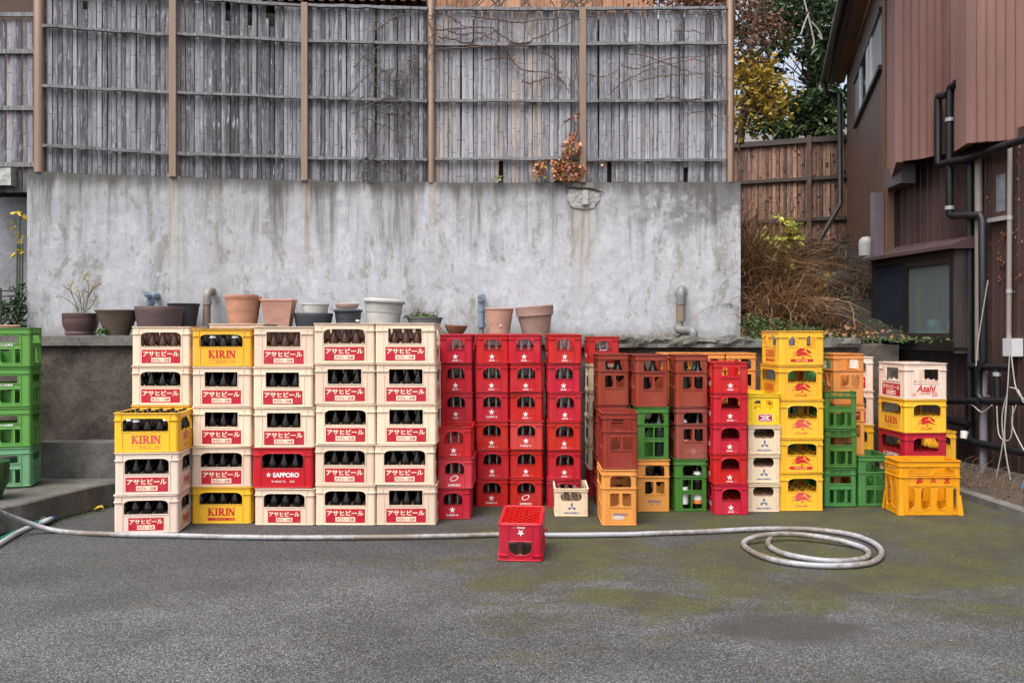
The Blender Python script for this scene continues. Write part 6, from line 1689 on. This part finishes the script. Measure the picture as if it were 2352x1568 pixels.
mb = MB(); mb.tube([P(111, 1191.5, 6.33) - e.location, P(121, 1189, 6.36) - e.location, P(129, 1187.5, 6.39) - e.location], [.014, .014, .007], 10); mb.build('hose_tip', simple('blue_tip', (0.012, 0.10, 0.36), .35), e, True)
mb = MB(); mb.tube([P(98, 1194, 6.25) - e.location, P(102, 1193, 6.27) - e.location], .024, 10); mb.build('clamp', simple('steel_clamp', (.4, .41, .42), .35, .8), e)
# short pipe end and red stick under the upturned crate
e = empty('hose_end', G(1196, 1284)); tag(e, 'short purplish hose end with a tan nozzle under the upturned crate', 'hose end')
a, b_ = G(1195.5, 1276, .016) - e.location, G(1193, 1238, .016) - e.location
mb = MB(); mb.tube([a, b_], .0165, 14); mb.build('hose_tube', simple('purple_hose', (0.12, 0.075, 0.08), .5, var=.2), e, True)
mb = MB(); mb.tube([a + Vector((0, .004, 0)), a + Vector((0, -.02, 0)), a + Vector((0, -.05, 0))], [.0175, .0175, .010], 14); mb.build('nozzle', simple('tan_nozzle', (0.42, 0.26, 0.14), .5), e, True)
q = P(1248, 1217, 5.62); mb = MB(); mb.box(q.x - .02, q.x + .03, q.y - .012, q.y + .012, q.z - .006, q.z + .004); mb.box(q.x - .02, q.x - .012, q.y - .01, q.y + .01, .0, q.z - .006); tag(mb.build('red_bracket', RED), 'small red plastic tab sticking out beside the upturned crate', 'tab')
# fallen leaf and litter
e = MB(); q = G(226, 1172, .012)
e.add([q + Vector(v) for v in ((-.045, 0, .0), (-.02, -.012, .012), (.02, -.01, .03), (.045, 0, .018), (.02, .02, .04), (-.02, .02, .03))], [(0, 1, 5), (1, 2, 4, 5), (2, 3, 4)], None, (.8, 0, 0, 1))
tag(e.build('fallen_leaf', mylw), 'curled orange-yellow leaf on the asphalt at the step', 'leaf')
mb = MB()
for i in range(170):
    if rnd.random() < .35: q = G(rnd.uniform(1250, 2300), rnd.uniform(1195, 1300), .003)
    else: q = G(rnd.uniform(20, 2330), 1215 + 340 * rnd.random() ** 1.3, .003)
    leaf(mb, q, rnd.uniform(.008, .024), rnd, lc(), .4)
for v in range(0, len(mb.v)): mb.v[v] = (mb.v[v][0], mb.v[v][1], max(.003, mb.v[v][2] * .3))
tag(mb.build('leaf_litter', leafmat('litter', (0.12, 0.06, 0.03), (0.45, 0.30, 0.20), trans=0)), 'scattered dry leaf bits on the asphalt', 'leaf litter', None, 'stuff')
mb = MB()
for i in range(260):
    x = rnd.uniform(100, 262); q = G(x, 1196 - (x - 130) * .25, 0) + Vector((rnd.gauss(0, .02), -.01 - rnd.random() * .02, .004)); leaf(mb, q, rnd.uniform(.006, .016), rnd, lc(), .7, up=.4)
tag(mb.build('moss_tufts', mgrn), 'tiny moss and weed tufts along the foot of the low step', 'moss', None, 'stuff')

# ---------------------------------------------------------------- vines on the fence
def zf(x, y): return (826.9 + x * .375, y * .375)
def vine(name, label, lines, m, r, twig, leafm=None, nleaf=0, seed=1, wob=.012):
    rn = random.Random(seed); e = empty(name, P(zf(*lines[0][0])[0], 200, 8.4)); tag(e, label, 'vine', 'creepers on the bamboo fence'); mb = MB(); lf_ = MB()
    for L in lines:
        pts = []
        for x, y in L:
            a, b_ = zf(x, y); pts.append(P(a, b_, wd(a) - .004 - rn.random() * .012 - (.035 if abs(a - 990) < 12 or abs(a - 1338) < 9 else 0)))
        S_ = smoothline(pts, 7); S_ = [p + Vector((rn.gauss(0, wob * .4), -abs(rn.gauss(0, .003)), rn.gauss(0, wob * .4))) for p in S_]
        mb.tube([p - e.location for p in S_], [r * (1 - .45 * i / len(S_)) for i in range(len(S_))], 5)
        for i in range(1, len(S_) - 1):
            for _ in range(2):
                if rn.random() < twig:
                    p = S_[i]; L2 = [p]; d = Vector((rn.gauss(0, 1), 0, rn.gauss(0, 1))).normalized(); ln_ = rn.uniform(.03, .14)
                    for k in range(4):
                        d = (d + Vector((rn.gauss(0, .35), 0, rn.gauss(0, .35)))).normalized(); L2.append(L2[-1] + d * ln_ / 4)
                    mb.tube([q - e.location for q in L2], [r * .45, r * .4, r * .35, r * .28, r * .2], 4)
            if leafm and rn.random() < nleaf: leaf(lf_, S_[i] - e.location + Vector((0, -.012, 0)), rn.uniform(.012, .028), rn, lc(rn), .8, True)
    mb.build('stems', m, e)
    if lf_.v: lf_.build('leaves', leafm, e)
    return e
mred = leafmat('red_leaf', (0.30, 0.035, 0.02), (0.52, 0.10, 0.03))
vine('creeper_vine', 'brown leafless vine with red buds on the fourth fence bay', [[(470, 190), (620, 175), (780, 170), (850, 205), (930, 260), (1010, 265), (1150, 210), (1250, 160), (1340, 115)], [(540, 100), (600, 140), (640, 170)], [(680, 100), (820, 120), (960, 140), (1100, 125), (1280, 110)], [(470, 300), (680, 295), (860, 285), (900, 300), (940, 385), (1000, 430), (1070, 440), (1150, 450), (1220, 480), (1260, 530), (1285, 570)], [(770, 370), (860, 360), (915, 360), (940, 385)], [(1100, 300), (1160, 345), (1195, 385), (1200, 430), (1230, 490)], [(990, 500), (1040, 510), (1120, 490), (1180, 470)], [(1320, 300), (1325, 440), (1300, 520)], [(1250, 750), (1310, 715), (1345, 690)], [(480, 230), (560, 240), (650, 265), (740, 230), (850, 190)], [(540, 190), (620, 215), (720, 200), (800, 240)]], mtwb, .0085, .20, mred, .06, 5)
vine('creeper_vine', 'thin reddish vine strands over the rightmost fence bay', [[(1540, 560), (1620, 500), (1740, 440), (1850, 410), (1960, 380), (2080, 370), (2170, 440), (2230, 500)], [(1600, 400), (1700, 425), (1840, 375), (1960, 355), (2080, 350), (2200, 330)], [(2100, 90), (2180, 120), (2210, 180)], [(1920, 190), (2050, 195), (2140, 210)], [(2000, 700), (2100, 690), (2200, 720), (2240, 745)], [(1810, 605), (1900, 598), (2000, 610), (2130, 600)], [(1640, 330), (1760, 350), (1900, 400), (2050, 450), (2200, 470)], [(1700, 500), (1850, 470), (2000, 460), (2150, 450)], [(1390, 110), (1500, 90), (1700, 80), (1900, 90), (2100, 85), (2200, 60)], [(1390, 460), (1500, 470), (1580, 430)], [(2210, 100), (2220, 260), (2200, 420), (2235, 600), (2215, 800)]], mtwb, .0058, .24, mred, .06, 6)
g_ = random.Random(9)
gl = [[(0, 330), (60, 380), (130, 430), (210, 510), (240, 560), (235, 600)], [(50, 110), (140, 160), (60, 200)], [(140, 160), (230, 95), (330, 95)], [(140, 160), (130, 250)], [(0, 510), (60, 450), (130, 370)], [(20, 720), (120, 760), (200, 800), (230, 900), (240, 980), (230, 1100)], [(100, 640), (160, 680), (150, 760), (90, 850), (100, 950), (40, 1000)], [(330, 400), (280, 500), (240, 560)], [(30, 800), (80, 900), (20, 1000), (50, 1110)], [(270, 660), (330, 720), (400, 700)], [(320, 1090), (330, 900), (300, 780), (330, 640)], [(-60, 700), (30, 660), (120, 620), (220, 600)], [(-40, 420), (40, 340), (120, 290)]]
for i in range(22): a, b_ = g_.uniform(-60, 390), g_.uniform(300, 1050); gl.append([(a, b_), (a + g_.gauss(0, 40), b_ + g_.uniform(20, 70)), (a + g_.gauss(0, 60), b_ + g_.uniform(60, 140))])
vine('ivy_stems', 'dense grey leafless ivy stems on the third fence bay', gl, mtw, .0066, .34, mred, .012, 7)
vine('tendril_vine', 'dark tendril wound round the middle round post', [[(440 + 22 * math.sin(k * 1.5), 60 + k * 26) for k in range(13)]], mtwb, .006, .2, None, 0, 8)
# autumn creeper at the square post
e = empty('autumn_creeper', P(1295, 420, 8.38)); tag(e, 'clump of red, pink and yellow creeper leaves at the rightmost square post', 'creeper'); mb = MB(); rn = random.Random(4)
mcr = bpy.data.materials.new('autumn_leaf'); mcr.use_nodes = True; nt = mcr.node_tree
at = N(nt, 'ShaderNodeSeparateColor', {0: N(nt, 'ShaderNodeAttribute', attribute_name='Col').outputs['Color']})
nt.links.new(ramp(nt, at.outputs[0], [(0.0, (.26, .045, .04)), (.3, (.42, .13, .09)), (.5, (.50, .24, .12)), (.72, (.50, .33, .06)), (.9, (.16, .17, .03)), (1.0, (.05, .09, .015))]), nt.nodes['Principled BSDF'].inputs['Base Color'])
for (x0, x1, y0, y1, n) in ((1240, 1345, 870, 968, 190), (1270, 1330, 820, 880, 60), (1180, 1345, 990, 1108, 330), (1062, 1130, 992, 1095, 130), (1345, 1410, 1010, 1080, 30), (1310, 1340, 690, 830, 14), (1220, 1300, 970, 1000, 12), (840, 875, 1075, 1110, 22), (810, 828, 1085, 1108, 6), (1485, 1505, 1005, 1025, 3)):
    for i in range(n):
        a, b_ = zf(rn.uniform(x0, x1), rn.uniform(y0, y1)); q = P(a, b_, wd(a) - .015 - rn.random() * .06); leaf(mb, q - e.location, rn.uniform(.022, .048), rn, (min(1, max(0, (.95 if x0 in (840, 810) else rn.gauss(.47, .25)))), 0, 0, 1), .9, True)
mb.build('leaves', mcr, e)
mb = MB(); mb.tube([P(zf(1335, y)[0] + rn.gauss(0, 1.5), zf(1335, y)[1], 8.42) - e.location for y in range(560, 1110, 40)], .005, 5); mb.build('stems', mtwb, e)

# ---------------------------------------------------------------- plants on the left
e = empty('tall_plant', P(42, 760, 7.9)); tag(e, 'tall staked plant with yellow leaves against the set-back wall', 'plant'); mb = MB()
for x, yt in ((37, 650), (46, 480), (52, 560), (40, 560)): mb.tube([P(x - 2, 765, 7.95) - e.location, P(x + (6 if yt > 600 else 0), yt, 7.95) - e.location], .008, 6)
mb.build('stems', simple('green_stem', (.035, .06, .03), .6), e)
mb = MB(); md = MB()
for (x, y, w_) in ((38, 490, 9), (48, 498, 8), (35, 538, 8), (50, 548, 8), (37, 575, 9), (45, 585, 6), (30, 515, 5)):
    for k in range(3): leaf(mb, P(x + rnd.gauss(0, 3), y + rnd.gauss(0, 3), 7.9 + rnd.gauss(0, .04)) - e.location, rnd.uniform(.04, .075), rnd, lc(rnd, .5, 1), .6)
for i in range(200):
    x = rnd.uniform(24, 60); y = 765 - 110 * rnd.random() ** 2.2; leaf(md, P(x, y, 7.85 + rnd.gauss(0, .1)) - e.location, rnd.uniform(.03, .07), rnd, lc(), .6)
for i in range(160): leaf(md, P(rnd.uniform(-10, 60), rnd.uniform(690, 765), 7.95 + rnd.gauss(0, .1)) - e.location, rnd.uniform(.04, .08), rnd, lc(), .7)
mb.build('yellow_leaves', mylw, e); md.build('leaves', leafmat('dark_leaf', (0.010, 0.024, 0.008), (0.030, 0.062, 0.016)), e)
e = empty('wire_stand', P(15, 760, 7.7)); tag(e, 'black wire plant ring stand left of the tall staked plant', 'plant stand'); mb = MB(); c0 = P(15, 668, 7.7)
for z in (0, -.05): mb.tube([c0 + Vector((.085 * math.cos(k * .314), .085 * math.sin(k * .314), z)) - e.location for k in range(21)], .0045, 6)
mb.tube([c0 + Vector((.0, -.085, .02)) - e.location, c0 + Vector((.0, -.085, -.36)) - e.location], .008, 6); mb.tube([c0 + Vector((-.08, .0, .02)) - e.location, c0 + Vector((-.08, 0, -.36)) - e.location], .006, 6)
mb.build('wire_frame', simple('black_wire', (.02, .02, .025), .4), e)

# ---------------------------------------------------------------- dry grass bank on the right
mgr = leafmat('dry_blade', (0.075, 0.034, 0.012), (0.31, 0.175, 0.085), .7, .2)
def clump(label, bx, by, n, ln0, ln1, spread, rn, seedcol=(0, 1)):
    e = empty('pampas_grass', (bx, by, hz(bx, by))); tag(e, label, 'dry grass', 'dry pampas grass on the bank'); mb = MB()
    for i in range(n):
        p = Vector((rn.gauss(0, .15), rn.gauss(0, .14), rn.uniform(-.05, .15))); a = rn.uniform(0, 6.283); L = rn.uniform(ln0, ln1); k = rn.uniform(.25, 1.0) * spread
        d = Vector((math.cos(a), math.sin(a), 0)); wd0 = rn.uniform(.0035, .0075); pts = []
        for j in range(8):
            t = j / 7.0; pts.append(p + d * (k * L * t ** 1.7) + Vector((0, 0, L * (t * (1.0 - .15 * k) - k * .78 * t ** 2.6))) + Vector((rn.gauss(0, .008), rn.gauss(0, .008), 0)))
        sd = d.cross(Vector((0, 0, 1))) * .6 + Vector((rn.gauss(0, .5), rn.gauss(0, .5), rn.gauss(0, .3))); sd = sd.normalized(); vs = []
        for j, q in enumerate(pts): w_ = wd0 * (1 - .8 * (j / 7.0) ** 2); vs += [q - sd * w_, q + sd * w_]
        mb.add(vs, [(2 * j, 2 * j + 1, 2 * j + 3, 2 * j + 2) for j in range(7)], None, lc(rn, *seedcol))
    mb.build('blades', mgr, e); return e
rg = random.Random(21)
cl1 = clump('tall russet pampas clump right beside the end of the concrete wall', 2.60, 9.1, 1500, .9, 1.55, .8, rg, (.0, .75))
clump('russet grass clump right of the tallest one, under the vine leaves', 2.80, 9.3, 1100, .7, 1.25, .8, rg, (.0, .8))
clump('grey-brown grass clump below and in front of the russet clump', 2.66, 8.62, 900, .45, .9, 1.0, rg, (.2, 1))
clump('loose dry grass clump nearer the grey pipe stub', 2.92, 8.8, 700, .35, .75, .9, rg, (.1, .9))
clump('dry grass clump highest on the bank under the brown fence', 2.55, 10.0, 900, .9, 1.6, .8, rg, (.1, .8))
mb = MB(); ms = MB()
for (xa, ya, xb, yb, xc_, yc) in ((1790, 640, 1850, 560, 1970, 530), (1780, 620, 1830, 540, 1900, 535), (1760, 600, 1800, 500, 1885, 480), (1770, 580, 1790, 520, 1840, 560), (1740, 560, 1760, 480, 1815, 470), (1800, 660, 1830, 600, 1890, 620), (1710, 500, 1730, 470, 1770, 478), (1780, 650, 1850, 640, 1880, 660), (1720, 470, 1728, 440, 1718, 400), (1730, 460, 1742, 420, 1735, 385), (1715, 470, 1712, 430, 1698, 405), (1800, 620, 1860, 580, 1925, 575)):
    A, B_, C_ = P(xa, ya, 9.1), P(xb, yb, 9.15), P(xc_, yc, 9.1); L = elbow(A, B_, C_, 14); ms.tube([p - cl1.location for p in L], [.0035 - .002 * i / 15 for i in range(15)], 4)
    for i in range(9, 15):
        for _ in range(26):
            p = L[i] + Vector((rg.gauss(0, .012), rg.gauss(0, .012), rg.gauss(0, .012))); d = ((L[i] - L[i - 1]).normalized() * 1.0 + Vector((rg.gauss(0, .25), rg.gauss(0, .25), -.55 + rg.gauss(0, .2)))).normalized() * rg.uniform(.05, .12); s_ = Vector((rg.gauss(0, 1), rg.gauss(0, 1), rg.gauss(0, 1))).normalized() * .0016
            mb.add([p - s_, p + s_, p + d + s_ * .3, p + d - s_ * .3], [(0, 1, 2, 3)], None, lc(rg, .2, 1))
mb.build('plumes', leafmat('plume', (0.26, 0.17, 0.11), (0.48, 0.36, 0.26), .8, .3), cl1); ms.build('plume_stalks', leafmat('dry_blade', (0, 0, 0), (1, 1, 1)), cl1)
# undergrowth on the bank: too many leaves to count
mb = MB(); rn = random.Random(31)
for i in range(3600):
    x = 2.3 + (0.8 if i % 2 else 2.0) * rn.random() ** 1.6; y = 7.95 + (1.1 if i % 2 else 3.6) * rn.random() ** 1.2; z = max(hz(x, y), 1.36) + rn.random() ** 2 * .20 * max(.15, 1.2 - (x - 2.3) * .9)
    leaf(mb, Vector((x, y, z)), rn.uniform(.025, .06), rn, lc(rn), .6)
tag(mb.build('undergrowth', leafmat('bank_leaf', (0.022, 0.05, 0.014), (0.12, 0.17, 0.045))), 'low green undergrowth covering the bank behind the ledge', 'undergrowth', None, 'stuff')
mb = MB()
for i in range(2600):                                             # thatch of dead stalks over the whole slope
    y = rn.uniform(8.7, 13.0); x = rn.uniform(2.4, 3.55 if y < 9.9 else 4.5); z = hz(x, y); a = rn.uniform(0, 6.283); L = rn.uniform(.12, .42); d = Vector((math.cos(a), math.sin(a) - .4, 0)); p = Vector((x, y, z)); sd = Vector((rn.gauss(0, 1), rn.gauss(0, 1), rn.gauss(0, 1))).normalized() * rn.uniform(.003, .007)
    q1, q2 = p + d * L * .3 + Vector((0, 0, L * .45)), p + d * L * .9 + Vector((0, 0, L * rn.uniform(.1, .6)))
    mb.add([p - sd, p + sd, q1 + sd, q1 - sd, q2], [(0, 1, 2, 3), (3, 2, 4)], None, lc(rn))
for i in range(1800):
    y = rn.uniform(8.6, 13.0); x = rn.uniform(2.5, 3.6 if y < 9.9 else 4.5); leaf(mb, Vector((x, y, hz(x, y) + rn.uniform(0, .10))), rn.uniform(.03, .08), rn, lc(rn), .6)
tag(mb.build('thatch', leafmat('thatch_leaf', (0.030, 0.017, 0.008), (0.17, 0.10, 0.05))), 'matted dead stalks and leaves over the bank', 'thatch', None, 'stuff')
mb = MB()
for i in range(520):
    x = 2.3 + 1.4 * rn.random() ** 1.4; y = rn.uniform(7.9, 9.4); leaf(mb, Vector((x, y, max(hz(x, y), 1.38) + rn.uniform(.01, .09))), rn.uniform(.03, .07), rn, lc(rn), .7)
tag(mb.build('dead_leaves', leafmat('dead_leaf', (0.11, 0.05, 0.025), (0.42, 0.22, 0.10))), 'brown dead leaves lying in the undergrowth', 'dead leaves', None, 'stuff')
def leafy(name, label, cat, blobs, m, s, seed, D, dd, stemm=None, lob=False, stems=()):
    rn = random.Random(seed); e = empty(name, P(blobs[0][0], blobs[0][1], D)); tag(e, label, cat); mb = MB()
    for (x, y, rx, ry, n) in blobs:
        for i in range(n):
            q = P(x + rn.gauss(0, rx * .5), y + rn.gauss(0, ry * .5), D + rn.gauss(0, dd)); leaf(mb, q - e.location, rn.uniform(.6, 1.25) * s, rn, lc(rn), .8, lob)
    mb.build('leaves', m, e)
    if stems:
        mb = MB()
        for L in stems: mb.tube([p - e.location for p in smoothline([P(x, y, D + .03) for x, y in L], 5)], .007, 5)
        mb.build('stems', stemm or mtwb, e)
    return e
leafy('climbing_vine', 'yellow-green heart-leaved vine climbing through the dry grass', 'vine', [(1822, 535, 14, 30, 60), (1818, 520, 8, 14, 24), (1800, 550, 26, 8, 26), (1787, 496, 8, 6, 5), (1800, 506, 8, 5, 5), (1760, 552, 14, 6, 8), (1792, 575, 12, 14, 14), (1758, 530, 5, 5, 4), (1815, 620, 20, 40, 22), (1710, 640, 18, 14, 14)], leafmat('lime_leaf', (0.13, 0.20, 0.02), (0.50, 0.45, 0.10)), .075, 41, 8.85, .05, stems=([(1830, 660), (1826, 600), (1820, 520), (1800, 500)],))
leafy('ground_vine', 'orange and yellow vine leaves hanging over the boulders', 'vine', [(1880, 655, 30, 36, 46), (1855, 640, 18, 22, 26), (1835, 690, 30, 40, 40), (1868, 720, 14, 44, 40), (1830, 745, 20, 14, 26), (1905, 625, 16, 12, 10)], leafmat('rust_leaf', (0.10, 0.12, 0.02), (0.46, 0.20, 0.055)), .055, 42, 9.1, .12, lob=True, stems=([(1850, 760), (1862, 700), (1880, 640), (1910, 620)],))
e = empty('pipe_stub', P(1874, 765, 8.8)); tag(e, 'grey upright pipe stub with an elbow top among the boulders', 'pipe'); mb = MB()
mb.tube([p - e.location for p in [P(1873, 790, 8.8), P(1873, 705, 8.8)] + elbow(P(1873, 702, 8.8), P(1873, 690, 8.8), P(1862, 690, 8.85)) + [P(1858, 690, 8.9)]], .032, 14); mb.build('pipe_body', mgut if False else simple('dull_grey_pipe', (.10, .105, .115), .6), e, True)
mb = MB()
for i in range(300):
    x = rnd.uniform(3.98, 4.6); y = rnd.uniform(5.6, 8.6); p = Vector((x, y, .06)); a = rnd.uniform(0, 6.28); d = Vector((math.cos(a), math.sin(a), 0)); L = rnd.uniform(.06, .32)
    mb.tube([p, p + d * L * .2 + Vector((0, 0, L * .6)), p + d * L * .6 + Vector((0, 0, L * .75))], [.002, .0015, .0008], 3, lc())
for i in range(260): leaf(mb, Vector((rnd.uniform(3.98, 4.6), rnd.uniform(5.6, 8.6), .07 + rnd.random() * .05)), rnd.uniform(.02, .05), rnd, lc(), .6)
tag(mb.build('dry_weeds', mgr), 'dry weeds and dead leaves along the foot of the house', 'weeds', None, 'stuff')
q = lp(2409, 1096, .22); e = empty('plastic_cup', q); tag(e, 'small white plastic cup hanging on the lowest black pipe', 'cup'); mb = MB(); mb.lathe([(0, 0), (.028, 0), (.037, .07), (.034, .07), (.026, .004)], 16); o = mb.build('cup_wall', simple('white_cup', (.6, .58, .55), .5), e, True); o.rotation_euler = (R(-10), R(12), 0)

# ---------------------------------------------------------------- trees behind
def tree(name, label, trunk, r, blobs, D, dd, m, s, n, seed, aspect=.5, gap=None, barkm=None, lob=False):
    rn = random.Random(seed); base = P(trunk[0][0], trunk[0][1], D); e = empty(name, base); tag(e, label, 'tree', 'trees and shrubs beyond the fences')
    mb = MB(); L = smoothline([P(x, y, D) for x, y in trunk], 5); mb.tube([p - base for p in L], [r * (1 - .6 * i / len(L)) for i in range(len(L))], 8)
    cs = []
    for (x, y, rx, ry, k) in blobs:
        for i in range(k):
            a = rn.uniform(0, 6.283); q = rn.random() ** .5; xx, yy = x + math.cos(a) * q * rx, y + math.sin(a) * q * ry
            if gap and any(((xx - gx) / gw) ** 2 + ((yy - gy) / gh) ** 2 < 1 for gx, gy, gw, gh in gap): continue
            cs.append(P(xx, yy, D + rn.uniform(-dd, dd)))
    for c in cs[::4]:
        t = L[rn.randrange(len(L) // 3, len(L))]; mid = (t + c) / 2 + Vector((rn.gauss(0, .12), rn.gauss(0, .12), rn.gauss(0, .12)))
        mb.tube([p - base for p in (t, mid, c)], [r * .12, r * .07, r * .03], 5)
    mb.build('trunk', barkm or mtwb, e)
    mb = MB()
    for c in cs:
        rr_ = rn.uniform(.12, .30)
        for i in range(n):
            d = Vector((rn.gauss(0, 1), rn.gauss(0, 1), rn.gauss(0, .7))); leaf(mb, c + d * rr_ * .6 - base, rn.uniform(.6, 1.3) * s, rn, lc(rn), aspect, lob, up=-.3)
    mb.build('crown', m, e); return e
mev = leafmat('evergreen_leaf', (0.010, 0.028, 0.010), (0.055, 0.11, 0.028), .45, .3)
tree('evergreen_tree', 'dark glossy evergreen tree behind the brown fence', [(1866, 345), (1866, 200), (1862, 60), (1855, -60)], .14, [(1760, 60, 60, 70, 22), (1740, 200, 50, 80, 18), (1850, 40, 90, 70, 40), (1868, 150, 55, 60, 26), (1885, 250, 55, 60, 34), (1800, 250, 40, 60, 14), (1920, 100, 50, 90, 14), (1840, -60, 110, 60, 20)], 16.5, 1.0, mev, .17, 34, 51, .42, gap=((1826, 165, 36, 44), (1795, 80, 18, 20), (1842, 215, 30, 24), (1800, 125, 16, 16), (1838, 100, 14, 16)))
tree('evergreen_tree', 'paler green small tree low behind the yellow vine', [(1800, 345), (1795, 280), (1790, 210)], .06, [(1790, 285, 60, 36, 18), (1900, 290, 34, 36, 12)], 16.0, .6, leafmat('mid_leaf', (0.025, 0.055, 0.015), (0.10, 0.16, 0.04)), .13, 34, 52)
tree('maple_shrub', 'rusty brown leafed tree at the end of the bamboo fence', [(1700, 330), (1712, 200), (1730, 80), (1750, -30)], .05, [(1735, 55, 50, 60, 20), (1790, 50, 24, 30, 4), (1715, 120, 34, 36, 9), (1640, 6, 90, 14, 26), (1560, 6, 60, 10, 14)], 10.4, .5, leafmat('rusty_leaf', (0.050, 0.032, 0.018), (0.23, 0.105, 0.055)), .055, 30, 53, .7)
yv = tree('yellow_vine_tree', 'yellow-leaved vine with dark berries at the fence end', [(1700, 330), (1715, 250), (1730, 180)], .03, [(1728, 170, 34, 26, 10), (1745, 215, 40, 34, 11), (1718, 240, 24, 50, 8), (1698, 285, 14, 30, 5), (1775, 260, 14, 46, 4)], 9.9, .35, leafmat('gold_leaf', (0.10, 0.095, 0.012), (0.47, 0.30, 0.03)), .075, 22, 54, .8)
mb = MB()
for i in range(95):
    q = P(rnd.uniform(1702, 1770), rnd.uniform(170, 300), 9.75 + rnd.gauss(0, .1)) - yv.location; s_ = rnd.uniform(.012, .02); mb.lathe([(0, -s_), (s_ * .8, -s_ * .5), (s_, 0), (s_ * .8, s_ * .5), (0, s_)], 6, lambda x, y, z, q=q: (q.x + x, q.y + y, q.z + z))
tag(mb.build('berries', simple('berry_skin', (.012, .016, .035), .4), yv, True), None, None, None, 'stuff')
tree('evergreen_tree', 'added dark leafy shrub deepening the shade in the corner behind the boulders', [(1900, 700), (1895, 640), (1890, 590)], .04, [(1895, 650, 36, 40, 14)], 12.0, .3, mev, .10, 22, 57)  # added foliage, keeps this corner of the bank dark
tree('evergreen_tree', 'added dark leafy shrub filling the shaded recess behind the dry grass', [(1720, 640), (1730, 560), (1740, 480)], .04, [(1730, 600, 40, 60, 16), (1760, 690, 40, 30, 14)], 10.6, .3, mev, .10, 26, 56)  # added dark foliage, stands in for shade in the recess
e = empty('bare_branch', P(1850, 0, 12)); tag(e, 'pale bare hanging branch in front of the evergreen tree', 'branch'); mb = MB()
for L in ([(1840, -30), (1852, 20), (1862, 60), (1870, 100), (1864, 112)], [(1862, 50), (1880, 70), (1888, 92), (1878, 80)], [(1858, 30), (1846, 60), (1840, 80)]): mb.tube([p - e.location for p in smoothline([P(x, y, 12) for x, y in L], 5)], .012, 5)
mb.build('twigs', simple('pale_bark', (.34, .32, .29), .9), e)
e = empty('bare_shrub', P(1200, 30, 9.4)); tag(e, 'leafless shrub twigs in front of the orange plank wall', 'shrub'); mb = MB()
for k in range(26):
    x = rnd.choice((1130, 1200, 1300, 1330)) + rnd.gauss(0, 12); L = [P(x, 60, 9.4), P(x + rnd.gauss(0, 12), 20, 9.4), P(x + rnd.gauss(0, 40), -25, 9.4)]; mb.tube([p - e.location for p in smoothline(L, 5)], .007, 5)
mb.build('twigs', mtw, e)
# a rendered garden wall far behind
e = MB(); q0, q1 = P(1690, 250, 21), P(1960, 250, 21); e.box(q0.x, q1.x, 21, 21.3, 2.5, q0.z + .35)
tag(e.build('garden_wall', grimy_concrete('far_wall', (.18, .18, .18), (.40, .40, .40))), 'pale grey garden wall far back under the trees', 'wall')
